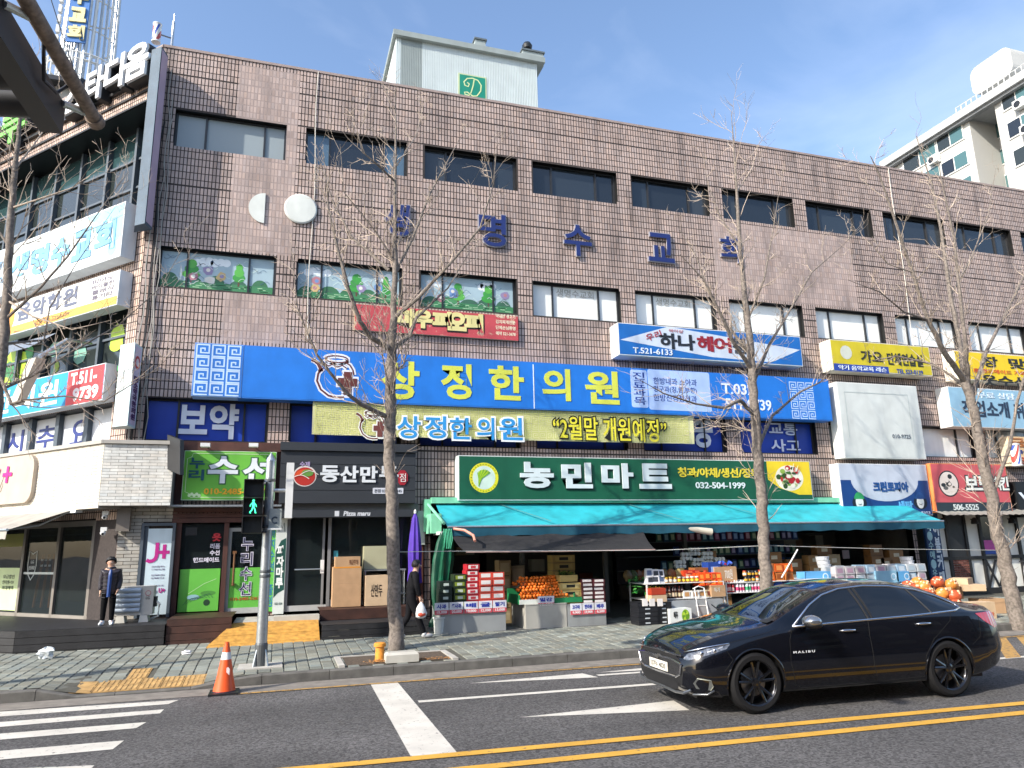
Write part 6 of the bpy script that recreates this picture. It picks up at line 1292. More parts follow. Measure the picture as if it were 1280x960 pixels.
# wall shelves with hanging detergent refills and toilet paper (inside)
T=Thing('wall_shelving','dark metal wall shelving full of detergent packs inside the grocery','shelving'); 
for z in (1.25,1.62,2.0,2.35): BX(T,'shelf',F,8.9,14.4,z-.02,z,-.9,-.2,pm('#5a6064'))
BX(T,'back_board',F,8.9,14.4,.9,2.7,-.95,-.91,pm('#2a2e34')); T.done()
blu=[pack('#2a3f7a','#8aa4d0',.17,.08,.24),pack('#3a2f5a','#b0a4c8',.17,.08,.24),pack('#1d4a6a','#9ac0c8',.17,.08,.24),pack('#3a6a5a','#b8c8a4',.17,.08,.24)]
pnk=[pack('#8a3a6a','#c88ab0',.17,.08,.24),pack('#7a2f4a','#c8a0b0',.17,.08,.24)]
Ys=D+.28
for zz,ms,nm,x0_,x1_ in ((1.25,blu,'lowest',10.0,14.3),(1.62,blu,'second',10.4,14.3),(2.0,pnk+blu,'third',9.9,14.3),(2.35,blu,'top',9.6,14.3)):
    rowof('refill_pack',ms,x0_,x1_,Ys,zz,.2,'detergent refill pack on the %s dark wall shelf of the grocery'%nm,'refill pack','refill packs on the %s wall shelf'%nm,rzv=.12)
tp=MB(); 
for i in range(3):
    for j in range(2): tp.lathe((i*.105,0,.06+j*.105),[(.05,-.05),(.05,.05),(.018,.05)],10,pm('#c9cfc6'),axis=(0,-1,0)); tp.lathe((i*.105,-.045,.06+j*.105),[(.018,0),(0,.001)],8,pm('#4a5a44'),axis=(0,-1,0))
tpm=tp.mesh('toilet_paper_pack',center=False,smooth=True)[0]
for k,(x,y) in enumerate([(850,711),(868,695),(872,708),(884,700),(884,711),(899,707),(858,701)]):
    x_,z_=gx(x,y,16.9); o=mkobj('toilet_paper_pack',tpm,(x_-.1,16.9,z_)); tag(o,'pack of white toilet rolls stacked in the dim of the grocery','toilet paper','toilet roll packs stacked in the shop')
x_,z_=gx(914,712,16.6); 
# right end: blue cartons, tissue packs and tubs on a long table
T=Thing('sales_table','long table of household goods at the right end of the grocery','table'); x_0,_=gx(1000,737,16.0); x_1,_=gx(1158,737,16.0); zt3=gx(1080,737,16.0)[1]; mb=MB(); mb.wbox(x_0,x_1,15.9,17.2,zt3-.04,zt3,M_white); T.part('table_top',mb)
for x in (x_0+.05,x_1-.1):
    for y in (15.95,17.1): mb=MB(); mb.wbox(x,x+.05,y,y+.05,GB-.02,zt3-.04,M_metal); T.part('leg',mb)
T.done()
lb=pm('#5b9fd0')
for k,(xa,xb,y0,y1,c1,l) in enumerate([(1008,1038,714,728,'#5b9fd0','light blue carton with a round mark, left on the sales table'),(1096,1122,713,729,'#86b4cc','pale blue quilted packet in the middle of the sales table'),(1122,1136,714,727,'#5b9fd0','second light blue carton right of the quilted packet')]):
    x_0,z_0=gx(xa,y1,15.95); x_1,z_1=gx(xb,y0,15.95); T=Thing('blue_carton',l,'box'); mb=MB(); mb.wbox(x_0,x_1,15.95,16.3,z_0,z_1,pm(c1)); T.part('carton_body',mb); fr=Fr((x_0,15.95,0),(1,0,0)); mb=MB(); disc(mb,fr,(x_1-x_0)*.78,(z_0+z_1)/2,.09,.003,pm('#c9dcea'),16); disc(mb,fr,(x_1-x_0)*.78,(z_0+z_1)/2,.06,.005,pm(c1),16); T.part('round_mark',mb); T.done()
wp=[pack('#b3b9bd','#9fb0bb',.3,.2,.2,'tissue_pack'),pack('#b9b4b6','#a88a9c',.3,.2,.2,'tissue_pack'),pack('#8fa9bd','#b9c4cc',.3,.2,.2,'tissue_pack')]
xA,_=gx(1052,735,16.0); xB,_=gx(1156,735,16.0)
rowof('tissue_pack',wp,xA,xB,16.1,zt3,.34,'white tissue pack on the sales table at the right of the grocery','tissue pack','tissue packs on the sales table',rows=2,layers=3,lh=.2,rzv=.1)
rowof('detergent_tub',[jar('#2a2f7a','#d9dcdc','#d9dcdc'),jar('#8a2f5a','#d9dcdc','#d9dcdc')],x_1-6.0 if False else gx(1040,733,15.9)[0],gx(1150,733,15.9)[0],15.93,zt3,.19,'small white lidded tub along the front of the sales table','tub','tubs along the sales table front')
for k,(x,y) in enumerate([(1028,700),(1133,700)]):
    for j in range(3): xq,zq=gx(x,y,16.6); T=None; mb=MB(); mb.lathe((xq+.02*j,16.6,zq-.10*j),[(.16-.0*j,0),(.17,.07),(.18,.075),(.18,.09),(0,.091)],16,pm('#cfd2d6')); single('lidded_tub',mb,None,'%s white lidded tub of the pile %s'%(('top','middle','bottom')[j],('left of the cartons','right of the quilted packet')[k]),'tub','white tubs piled on the sales table')
for k,(x,y) in enumerate([(990,745),(962,735)]): pass
for k in range(10):
    xq,zq=gx(975+k*6,732,15.9); mb=MB(); mb.blob((xq,15.95,zq),(.14,.12,.10),pm(rg.choice(['#1f3f9a','#2a5ac0','#16307a'])),9,6,jit=.1,rg=rg); single('blue_bundle',mb,None,'crumpled royal blue plastic bundle behind the car roof','bundle','royal blue bundles behind the car')
for k,(x,y) in enumerate([(1071,690),(1142,690)]):
    xq,zq=gx(x,y,D-.0); T=Thing('notice_sheet','pink and white notice sheet hanging %s in the dark grocery'%('left','right')[k],'notice'); mb=MB(); mb.box(Fr((xq,D+.6,0),(1,0,0)),0,.25,zq-.2,zq+.05,0,.01,pm('#d9b8b8')); T.part('sheet',mb); T.done()
T=Thing('white_prop_pole','thin white pole propping the awning behind the tree','pole'); mb=MB(); p=at(997,687,15.8); q=at(977,722,15.6); mb.tube([p,q],.018,6,M_white); T.part('rod',mb); T.done()
# heap of net bags and cartons by the right tree
rg=random.Random(33)
cbp=[(1120,742,.6,.4,.14,.2,'flat brown carton at the left end of the heap'),(1226,752,.6,.45,.34,-.25,'large brown open carton tilted on the right of the heap'),(1210,728,.5,.4,.18,.5,'pale flattened carton high on the right of the heap'),(1190,742,.55,.4,.3,.3,'big open cardboard box lying on the heap beside the right tree'),(1216,765,.62,.35,.36,-.1,'cream carton with red print at the front of the heap by the kerb'),(1180,765,.45,.35,.2,.1,'low white carton at the left foot of the heap'),(1205,735,.5,.4,.15,-.4,'flattened carton on top of the heap'),(1140,745,.7,.4,.12,.15,'flat orange brown carton low in the heap')]
for x,y,w_,d_,h,rz_,l in cbp:
    Y=13.2 if y>755 else 13.9; xq,zq=gx(x,y,Y); gz=hs(xq,Y); zz=max(gz, zq-h*.5 if y<750 else gz)
    carton('cardboard_box',l,xq,Y,zz,w_,d_,h,M_cb2 if 'cream' in l or 'flatt' in l else (pm('#c9c9c6') if 'white' in l else M_cb),print_=('고구마',pm('#b8402a'),.55,.9,.15,.4) if 'cream' in l else None,rz=rz_)
for i,(x,y,Y) in enumerate([(1155,733,14.0),(1172,728,14.1),(1189,731,14.0),(1160,742,13.9),(1178,742,13.8),(1193,745,13.7),(1182,756,13.6),(1195,757,13.5),(1166,752,13.7),(1144,738,14.1),(1128,740,14.2),(1115,742,14.3),(1104,738,14.4),(1135,733,14.3),(1147,729,14.3),(1097,742,14.4)]):
    xq,zq=gx(x,y,Y); mb=MB(); mb.blob((xq,Y,zq),(.17,.14,.14),mat('red_net_bag' if i%2 else 'orange_net_bag',(.50,.09,.03) if i%2 else (.62,.22,.04),.4,var=.3,scale=14),12,8,jit=.07,rg=rg)
    for k in range(7): a=rg.random()*6.28; e=rg.uniform(-.2,1.2); mb.blob((xq+.14*math.cos(a)*math.cos(e),Y-abs(.11*math.sin(a)),zq+.12*math.sin(e)),.032,pm('#e3b08a'),6,4)
    single('net_bag',mb,None,'glossy %s net bag in the heap beside the right tree, %s in the pile'%('red' if i%2 else 'orange',ON[i]),'net bag','net bags heaped by the right tree',smooth=True)
for i in range(9):
    xq=12.6+(i%5)*.36; mb=MB(); mb.blob((xq,14.5+.25*(i//5),hs(xq,14.3)+.12+.22*(i//5)),(.24,.2,.17),mat('brown_heap_bag',(.28,.14,.06),.7,var=.4,scale=9),9,6,jit=.1,rg=rg); single('brown_sack',mb,None,'brown sack %s from the left, %s layer of the heap behind the car'%(ON[i%5],'lower' if i<5 else 'upper'),'sack','sacks under the net bags')
# half timbered chicken shop
T=Thing('half_timbered_front','white half timbered front with black beams, brick panel and black door lamps','shop front'); M_beam=mat('black_beam',(.015,.014,.014),.5)
U=lambda x,y=700:F.px(x,y,.0)[0]
BX(T,'plaster_wall',F,U(1168),U(1280)+3,.25,2.75,-.10,-.02,pm('#e2e2da')); 
for x in (1171,1188,1211,1230,1257,1277): BX(T,'beam',F,U(x)-.05,U(x)+.05,.25,2.75,-.02,.05,M_beam)
BX(T,'beam',F,U(1168),U(1280)+3,1.28,1.38,-.02,.048,M_beam); BX(T,'beam',F,U(1168),U(1280)+3,2.68,2.80,-.02,.052,M_beam); BX(T,'beam',F,U(1168),U(1280)+3,.25,.42,-.02,.049,M_beam)
BX(T,'dark_door',F,U(1189),U(1210),1.38,2.68,-.02,.02,M_frame)
V1,F1,T1=tiles(F,U(1189),U(1210),.45,1.30,.21,.07,[],.02,.012,.012,bond=.5,seed=9,tvar=.15,chamfer=.003); me,c=npmesh('brick_panel',V1,F1,T1,[mat('red_brick',(.16,.06,.045),.8,attr='tint')]); T.part('brick_panel',None,data=(me,c),kind='stuff')
BX(T,'shop_window',F,U(1231),U(1256),1.42,2.68,-.02,.02,M_winG); BX(T,'pink_strip',F,U(1232),U(1256),1.55,1.85,.021,.03,pm('#b84a9a')); BX(T,'blue_strip',F,U(1232),U(1256),1.42,1.53,.021,.03,pm('#2a4a9a'))
for a,b_ in ((U(1231),U(1243)),(U(1244),U(1256))):
    for s in (0,1): mb=MB(); stroke(mb,F,[(a,.45+.8*s),(b_,1.25-.8*s)],.09,.03+.004*s,M_beam); T.part('cross_brace',mb)
for k,x in enumerate((1179,1219,1266)): mb=MB(); u=U(x); mb.lathe(F.P(u,2.35,.18),[(.09,0),(.11,.02),(.08,.15),(.03,.2),(0,.2)],14,M_frame); mb.tube([F.P(u,2.5,.05),F.P(u,2.5,.18)],.02,6,M_frame); T.part('wall_lamp',mb)
mb=MB()
for k in range(26): a=U(1160)+k*.26; mb.poly([F.P(a,2.85,.1),F.P(a+.13,2.87,.1),F.P(a+.13,2.62,.9),F.P(a,2.60,.9)],pm('#8f8c84')); mb.poly([F.P(a+.13,2.87,.1),F.P(a+.26,2.85,.1),F.P(a+.26,2.60,.9),F.P(a+.13,2.62,.9)],pm('#8f8c84'))
T.part('canopy',mb); T.done()
T=Thing('vertical_banner','tall navy banner with pale vertical letters about fashion and bedding','banner'); uu,_=F.px(1160,700,.15); uv,_=F.px(1178,700,.15); mb=MB(); mb.box(F,uu,uv,.3,2.75,.12,.2,pm('#15355e')); T.part('cloth',mb)
mb=MB(); text(mb,F,'이불커텐',uu+(uv-uu)*.55,uv-.06,.5,2.5,.203,pm('#c3d0dc'),vertical=True,off=.03); text(mb,F,'한복·수예·옷감',uu+.05,uu+(uv-uu)*.4,.5,2.7,.203,pm('#9ac0c8'),vertical=True,off=.01); T.part('lettering',mb); T.done()
# brown cartons stacked deep in the right half of the shop
rg=random.Random(51)
for k,(xa,yt) in enumerate([(1012,688),(1024,684),(1036,690),(1090,684),(1102,690),(1114,688),(1126,694),(985,700),(880,686),(895,690),(960,690),(1060,700)]):
    xq,zq=gx(xa,yt,17.3); z=.24; j=0; hh_=rg.uniform(.24,.34); w_=rg.uniform(.36,.5); cm=rg.choice(['#8a6238','#9a7448','#7a5530','#a08a68'])
    while z+hh_<zq+.1:
        if z+hh_>1.0 or k>6:
            mb=MB(); mb.wbox(xq,xq+w_,17.3+.02*j,17.65,z,z+hh_-.01,pm(cm)); mb.wbox(xq+w_*.3,xq+w_*.7,17.295+.02*j,17.30+.02*j,z+hh_*.3,z+hh_*.65,pm('#c9bfa8')); single('stock_carton',mb,None,'brown stock carton, %s up in the %s deep stack from the left in the grocery'%(ON[j],ON[k]),'box','carton stacks in the right half of the grocery')
        z+=hh_; j+=1
# white scooter sliver at the right edge
T=Thing('white_scooter','white delivery scooter partly seen behind the right tree at the picture edge','scooter'); p=at(1276,690,15.5); bx,by=p.x,15.3
mb=MB(); mb.lathe((bx-.1,by-.02,.43),[(.14,-.05),(.25,-.05),(.25,.05),(.14,.05)],20,M_blk,axis=(0,1,0)); T.part('wheel',mb,smooth=True); mb=MB(); mb.lathe((bx+1.15,by-.02,.43),[(.14,-.05),(.25,-.05),(.25,.05),(.14,.05)],20,M_blk,axis=(0,1,0)); T.part('wheel',mb,smooth=True)
mb=MB(); mb.blob((bx+.02,by,.95),(.16,.2,.38),M_white,14,9); mb.blob((bx+.5,by,.5),(.45,.16,.08),M_white,14,7); mb.blob((bx+1.0,by,.78),(.4,.17,.22),M_white,14,9); mb.tube([(bx,by-.3,1.28),(bx+.02,by,1.25),(bx,by+.3,1.28)],.02,6,M_frame); T.part('fairing',mb,smooth=True); mb=MB(); mb.blob((bx+.9,by,1.02),(.38,.14,.07),M_blk,12,6); T.part('seat',mb,smooth=True); T.done()
# ================================================================ BLACK SEDAN
def build_car():
    M_pt=bpy.data.materials.new('black_car_paint'); M_pt.use_nodes=True; b=M_pt.node_tree.nodes['Principled BSDF']; MC['car']=M_pt
    b.inputs['Base Color'].default_value=(.003,.0035,.006,1); b.inputs['Roughness'].default_value=.22; b.inputs['Coat Weight'].default_value=1; b.inputs['Coat Roughness'].default_value=.03; b.inputs['Metallic'].default_value=0; b.inputs['Specular IOR Level'].default_value=.15; b.inputs['Coat IOR'].default_value=1.5
    n=M_pt.node_tree; g=n.nodes.new('ShaderNodeTexCoord'); z=n.nodes.new('ShaderNodeTexNoise'); z.inputs['Scale'].default_value=1.3; n.links.new(g.outputs['Object'],z.inputs[0]); bm=n.nodes.new('ShaderNodeBump'); bm.inputs['Strength'].default_value=.05; bm.inputs['Distance'].default_value=.03; n.links.new(z.outputs[0],bm.inputs['Height']); n.links.new(bm.outputs[0],b.inputs['Coat Normal'])
    M_gl=glass('car_window_glass',(.004,.005,.006),.015,1.0,.8); M_ws=glass('windscreen_glass',(.012,.016,.014),.015,1.0,.9)
    M_ch=mat('chrome',(.75,.76,.78),.12,1.0,var=.03); M_blkp=mat('black_trim',(.012,.012,.013),.45); M_ty=mat('tyre_rubber',(.010,.010,.011),.75,bump=.3,bscale=200,spec=.25); M_rim=mat('gloss_black_alloy',(.010,.010,.012),.15,.6,coat=1)
    xs_=[.93,.90,.84,.72,.55,.35,.1,-.2,-.36,-.8,-1.2,-1.5,-1.9,-2.4,-2.8,-3.1,-3.35,-3.55,-3.75,-3.9,-3.98]
    K=dict(zb=[.30,.26,.22,.19,.18,.18,.18,.18,.18,.18,.18,.18,.18,.18,.18,.19,.21,.24,.28,.33,.38],
      w=[.60,.68,.76,.835,.885,.91,.922,.926,.927,.927,.927,.927,.927,.926,.923,.918,.905,.885,.85,.80,.74],
      zl=[.58,.62,.67,.72,.765,.81,.85,.885,.905,.935,.95,.96,.972,.985,.996,1.005,1.01,1.012,1.01,1.0,.97],
      wl=[.55,.63,.70,.775,.83,.855,.868,.872,.872,.868,.865,.862,.86,.857,.852,.845,.83,.805,.77,.72,.66],
      zr=[.60,.655,.715,.77,.825,.875,.92,.955,.985,1.16,1.315,1.375,1.405,1.392,1.325,1.23,1.14,1.09,1.075,1.065,1.03],
      wr=[.50,.56,.60,.66,.71,.735,.745,.745,.735,.665,.61,.585,.575,.57,.57,.58,.60,.63,.645,.63,.59],
      zt=[.62,.68,.745,.80,.86,.91,.955,.99,1.015,1.215,1.375,1.435,1.465,1.455,1.39,1.29,1.185,1.125,1.11,1.10,1.06])
    N=420; X=np.linspace(.93,-3.98,N); ker=np.hanning(15); ker/=ker.sum()
    def interp(k):
        v=np.interp(-X,[-q for q in xs_],K[k]); p=np.concatenate([np.full(7,v[0]),v,np.full(7,v[-1])]); return np.convolve(p,ker,'valid')
    A={k:interp(k) for k in K}
    segn=[6,4,4,14,10,16,10,12]   # bottom, sill, low side, side up, shoulder, glass, rail, top
    P=[];M=sum(segn)+1
    def prof(i):
        zb,w_,zl,wl,zr,wr,zt=[A[k][i] for k in('zb','w','zl','wl','zr','wr','zt')]
        zm=min(.62,zb+(zl-zb)*.72)
        c=[(0,zb),(w_*.80,zb),(w_*.945,zb+.035),(w_*.968,zb+.12),(w_,zm),(wl,zl),(wr,zr),(wr*.80,zr+(zt-zr)*.55),(0,zt)]
        out=[]
        for s in range(8):
            n_=segn[s]; a,b_=c[s],c[s+1]
            for q in range(n_):
                t=q/n_
                if s==3: # low side: slight tumble with a crease
                    y=a[0]+(b_[0]-a[0])*math.sin(t*math.pi/2)+.012*math.sin(t*math.pi); z=a[1]+(b_[1]-a[1])*t
                elif s==4:
                    y=a[0]+(b_[0]-a[0])*(1-math.cos(t*math.pi/2)); z=a[1]+(b_[1]-a[1])*t
                elif s==5:
                    y=a[0]+(b_[0]-a[0])*t+.028*math.sin(t*math.pi)*min(1,(zr-zl)/.3); z=a[1]+(b_[1]-a[1])*t
                elif s==7:
                    y=a[0]*(1-t); z=a[1]+(b_[1]-a[1])*(1-(1-t)**2)
                else: y=a[0]+(b_[0]-a[0])*t; z=a[1]+(b_[1]-a[1])*t
                out.append((y,z))
        out.append(c[8]); return out
    PR=np.array([prof(i) for i in range(N)])       # N,M,2
    # smooth around the section so the panels flow
    for _ in range(2): PR[:,1:-1]=PR[:,1:-1]*.6+.2*(PR[:,2:]+PR[:,:-2])
    v3=sum(segn[:5]); v4=sum(segn[:6]); vside=sum(segn[:3])
    SX=2.79/2.83; RX=-2.83; WR=.345
    def yside(x,z):
        i=int(np.clip(round((.93-x)/(4.91)*(N-1)),0,N-1)); seg=PR[i,sum(segn[:2]):v4+1]; o=np.argsort(seg[:,1]); return float(np.interp(z,seg[o,1],seg[o,0]))
    dlo=[(-.60,.955),(-.98,1.19),(-1.22,1.30),(-1.50,1.365),(-1.9,1.392),(-2.3,1.375),(-2.7,1.315),(-3.0,1.225),(-3.22,1.125),(-3.25,1.075),(-3.12,1.045),(-2.4,1.012),(-1.5,.985),(-.9,.965)]
    def inpoly(p,pts):
        x,z=p; c=False; j=len(pts)-1
        for i in range(len(pts)):
            (xi,zi),(xj,zj)=pts[i],pts[j]
            if (zi>z)!=(zj>z) and x<(xj-xi)*(z-zi)/(zj-zi)+xi: c=not c
            j=i
        return c
    hl=[(.90,.625),(.84,.69),(.62,.752),(.30,.797),(.36,.745),(.55,.70),(.75,.655),(.88,.61)]
    tl=[(-3.46,1.0),(-3.99,1.01),(-3.99,.82),(-3.82,.80),(-3.60,.90)]
    fog=[(.88,.40),(.70,.42),(.66,.34),(.74,.30),(.88,.31)]
    parts={k:[] for k in('body','glass','ws','rear','hl','tl','fog')}
    for i in range(N-1):
        xm=(X[i]+X[i+1])/2
        for j in range(M-1):
            ym,zm=PR[i,j:j+2].mean(0)
            if j<sum(segn[:6]) and j>1 and ((xm)**2+(zm-WR)**2<.385**2 or (xm-RX)**2+(zm-WR)**2<.385**2) and ym>.5: continue
            if j==0 or j<1: pass
            k='body'
            if v3-3<=j<v4+2 and inpoly((xm,zm),dlo) and xm<-.5: k='glass'
            elif j>=v4+5 and -1.16<xm<-.42: k='ws'
            elif j>=v4+5 and -3.52<xm<-2.72: k='rear'
            parts[k].append((i,j))
    T=Thing('black_sedan','shiny black four door sedan with black alloy wheels driving left past the grocery','car',base=Vector((0,0,0)))
    def mkpart(cells,name,m,smooth=True,inset=0):
        ids={};V=[];Fc=[]
        def vid(i,j,s):
            key=(i,j,s)
            if key not in ids: ids[key]=len(V); V.append((X[i],s*PR[i,j,0],PR[i,j,1]))
            return ids[key]
        for i,j in cells:
            for s in (1,-1):
                q=[vid(i,j,s),vid(i+1,j,s),vid(i+1,j+1,s),vid(i,j+1,s)]
                Fc.append(q if s<0 else q[::-1])
        me=bpy.data.meshes.new(name); me.from_pydata(V,[],[tuple(q) for q in Fc]); me.materials.append(m); me.polygons.foreach_set('use_smooth',[True]*len(Fc)); me.update()
        return T.part(name,None,data=(me,Vector((0,0,0))))
    body=mkpart(parts['body'],'body',M_pt)
    gl=mkpart(parts['glass'],'side_window',M_gl); ws=mkpart(parts['ws'],'windscreen',M_ws); mkpart(parts['rear'],'rear_window',M_gl)
    M_hl=mat('headlamp_lens',(.16,.17,.19),.08,.4,var=.7,scale=30,coat=1); pass
    M_tl=mat('tail_lamp_red',(.45,.012,.015),.12,coat=1); pass
    O=Fr((0,0,0),(1,0,0))
    def mpart(name,mb,m=None,sub=None,smooth=False): me,c=mb.mesh(name,[m] if m else None,smooth,center=False); return T.part(name,None,sub=sub,data=(me,Vector((0,0,0))))
    def lens(poly,x0,x1,name,m,e=.004,n_=26):
        mb=MB()
        for sd in (1,-1):
            rows=[]
            for x in np.linspace(x0,x1,n_):
                zs=[]
                for (xa,za),(xb,zb) in zip(poly,poly[1:]+poly[:1]):
                    if min(xa,xb)<=x<=max(xa,xb) and xa!=xb: zs.append(za+(zb-za)*(x-xa)/(xb-xa))
                lo,hi=min(zs),max(zs); rows.append([(x,sd*(yside(x,lo+(hi-lo)*t/5)+e),lo+(hi-lo)*t/5) for t in range(6)])
            for a,b_ in zip(rows,rows[1:]):
                for t in range(5): mb.poly([a[t],b_[t],b_[t+1],a[t+1]] if sd<0 else [a[t],a[t+1],b_[t+1],b_[t]],m)
        return mpart(name,mb,smooth=True)
    def mpart(name,mb,m=None,sub=None,smooth=False): me,c=mb.mesh(name,[m] if m else None,smooth,center=False); return T.part(name,None,sub=sub,data=(me,Vector((0,0,0))))
    lens(hl,.895,.305,'headlight',M_hl); lens(tl,-3.985,-3.47,'tail_light',M_tl)
    # front and rear caps
    mb=MB()
    for i,m in ((0,M_blkp),(N-1,M_pt)):
        ring=[(X[i],PR[i,j,0],PR[i,j,1]) for j in range(M)]+[(X[i],-PR[i,j,0],PR[i,j,1]) for j in reversed(range(M-1))][:-0 or None]
        mb.poly(ring if i else ring[::-1],m)
    mpart('end_cap',mb)
    # nose: grille, chrome, plate
    def nose(y,z,e=.0): # x of the nose skin at lateral y
        i=0
        for i in range(0,110):
            if PR[i,sum(segn[:3]):v4,0].max()>=abs(y): break
        return X[i]+e
    def nline(pts,r,m,mb,e=.012): mb.tube([(nose(y,z,e),y,z) for y,z in pts],r,6,m)
    g_=MB()
    gp=[(.0,.42),(.42,.42),(.60,.50),(.62,.56),(.40,.62),(0,.63)]
    def patch(mb,outline,m,e):
        ys=np.linspace(-.66,.66,34)
        for a,b_ in zip(ys,ys[1:]):
            def zr_(y):
                y=abs(y); zs=[]
                for (y0,z0),(y1,z1) in zip(outline,outline[1:]+outline[:1]):
                    if min(y0,y1)<=y<=max(y0,y1) and y0!=y1: zs.append(z0+(z1-z0)*(y-y0)/(y1-y0))
                return (min(zs),max(zs)) if len(zs)>1 else None
            ra,rb=zr_(a),zr_(b_)
            if ra and rb: mb.poly([(nose(a,0,e),a,ra[0]),(nose(b_,0,e),b_,rb[0]),(nose(b_,0,e),b_,rb[1]),(nose(a,0,e),a,ra[1])],m)
    patch(g_,[(0,.40),(.45,.40),(.56,.44),(.62,.55),(.40,.575),(0,.575)],mat('grille_mesh',(.03,.03,.033),.4,.3,var=.5,scale=60,bump=1,bscale=220),.006); patch(g_,[(0,.595),(.40,.60),(.52,.625),(.45,.65),(0,.66)],M_blkp,.004)
    patch(g_,[(0,.24),(.40,.24),(.52,.28),(.50,.335),(0,.345)],M_blkp,.008)
    gr=mpart('grille',g_)
    mb=MB(); both=lambda pts:[(-y,z) for y,z in reversed(pts) if y>0]+pts
    nline(both([(0,.585),(.40,.59),(.60,.565)]),.015,M_ch,mb,.015); nline(both([(0,.665),(.42,.655),(.60,.66)]),.012,M_ch,mb,.002)
    nline([( .62,.56),(.57,.44),(.45,.395),(0,.392),(-.45,.395),(-.57,.44),(-.62,.56)],.014,M_ch,mb,.014)
    nline(both([(0,.225),(.40,.215),(.62,.235),(.72,.28)]),.018,mat('silver_skid',(.20,.21,.22),.35,.8),mb,.0); mpart('chrome_trim',mb)
    # chrome line over the headlamp
    mb=MB()
    for s in (1,-1): mb.tube([(x,s*(yside(x,z)+.004),z) for x,z in [(.86,.695),(.74,.735),(.62,.762),(.45,.788),(.31,.805)]],.009,6,M_ch)
    mpart('headlight_trim',mb)
    mb=MB(); fr=Fr((nose(0,0,.03)+.012,.26,0),(0,-1,0)); 
    # plate faces forward (+x)
    fr=Fr((nose(.0,0,.02),-.26,0),(0,1,0)); mb.box(fr,0,.52,.425,.535,.0,.012,pm('#d9d4c8')); pl=mpart('number_plate',mb)
    mb=MB(); text(mb,fr,'137누 4020',.05,.47,.445,.515,.013,pm('#3b3a36'),off=.02,th=.002); mb.seg=[]; mpart('plate_number',mb,sub=pl)
    mb=MB(); mb.slab(fr,[(.20,.595),(.26,.595),(.27,.615),(.335,.615),(.325,.575),(.26,.572),(.25,.555),(.18,.555)],.0,.02,M_ch); mpart('front_emblem',mb)
    # fog lamp pods on the bumper corners
    mb=MB()
    for s in (1,-1):
        def q(x,z,e=.006): return (x+e,s*(yside(x,z)+e),z)
        pts=[(.80,.42),(.62,.40),(.585,.33),(.62,.285),(.80,.30),(.84,.36)]; mb.poly([q(*p) for p in pts],mat('fog_recess',(.12,.13,.13),.3,.3))
        mb.tube([q(x,z,.01) for x,z in pts[:4]],.007,6,mat('daylight_strip',(.30,.31,.26),.2)); mb.tube([q(x,z,.008) for x,z in [(.84,.23),(.66,.235),(.57,.285)]],.014,6,MC['silver_skid'])
        mb.poly([q(.70,.275,.004),q(.52,.28,.004),q(.44,.20,.004),q(.70,.21,.004)],M_blkp)
    mpart('fog_lamp',mb)
    # headlamp internals: bright bar and projector
    mb=MB()
    for s in (1,-1):
        for x,z,r in ((.70,.69,.035),(.52,.725,.030)): mb.blob((x,s*(yside(x,z)-.0),z),(r,.012,r),M_ch,12,7)
        mb.tube([(x,s*(yside(x,z)+.003),z) for x,z in ((.80,.665),(.6,.72),(.40,.768))],.006,5,pm('#d8dce2')); mb.poly([(x,s*(yside(x,z)+.003),z) for x,z in ((.46,.722),(.60,.69),(.56,.715),(.44,.748))],M_blkp)
    mpart('headlight_insert',mb)
    # window chrome surround
    mb=MB()
    for s in (1,-1): mb.tube([(x,s*(yside(x,z)+.004),z) for x,z in dlo+dlo[:1]],.015,6,M_ch)
    mpart('window_surround',mb,smooth=True)
    mb=MB()
    for s in (1,-1):
        for pts,r in (([(-1.72,.99),(-1.66,1.37)],.016),([(-1.78,.99),(-1.73,1.37)],.016),([(-2.72,1.03),(-2.55,1.34)],.012)): mb.tube([(x,s*(yside(x,z)+.002),z) for x,z in [(pts[0][0]+(pts[1][0]-pts[0][0])*t,pts[0][1]+(pts[1][1]-pts[0][1])*t) for t in np.linspace(0,1,6)]],r,5,M_blkp)
    mpart('window_pillar',mb)
    # panel gaps
    mb=MB(); M_gap=mat('panel_gap',(.001,.001,.001),.9)
    def gap(pts,r=.0035):
        for s in (1,-1):
            P_=[]
            for (a,b_),(c_,d_) in zip(pts,pts[1:]):
                for t in np.linspace(0,1,8)[:-1]: P_.append((a+(c_-a)*t,b_+(d_-b_)*t))
            P_.append(pts[-1]); mb.tube([(x,s*(yside(x,z)+.0005),z) for x,z in P_],r,4,M_gap)
    gap([(-.58,.95),(-.50,.80),(-.47,.55),(-.53,.30),(-.60,.24)]); gap([(-1.70,.985),(-1.66,.80),(-1.66,.45),(-1.72,.26)]); gap([(-3.02,1.03),(-2.96,.93),(-2.62,.72),(-2.45,.52),(-2.42,.30)],.003); gap([(-.60,.245),(-1.72,.25),(-2.44,.27)]); gap([(.30,.81),(.0,.865),(-.36,.925)],.003); gap([(.36,.72),(.30,.62),(.42,.50)],.003); gap([(-3.52,.97),(-3.42,.72),(-3.22,.62)],.003)
    mpart('panel_gap',mb)
    mb=MB()
    for s in (1,-1):
        for x,z in ((-1.36,.885),(-2.52,.915)):
            y=s*(yside(x,z)); mb.tube([(x-.11,y+s*.006,z-.004),(x-.08,y+s*.035,z),(x+.08,y+s*.035,z),(x+.11,y+s*.006,z-.004)],.013,8,M_ch); mb.blob((x,y-s*.002,z-.012),(.09,.01,.03),M_blkp,12,6)
    mpart('door_handle',mb,smooth=True)
    # mirrors
    mb=MB()
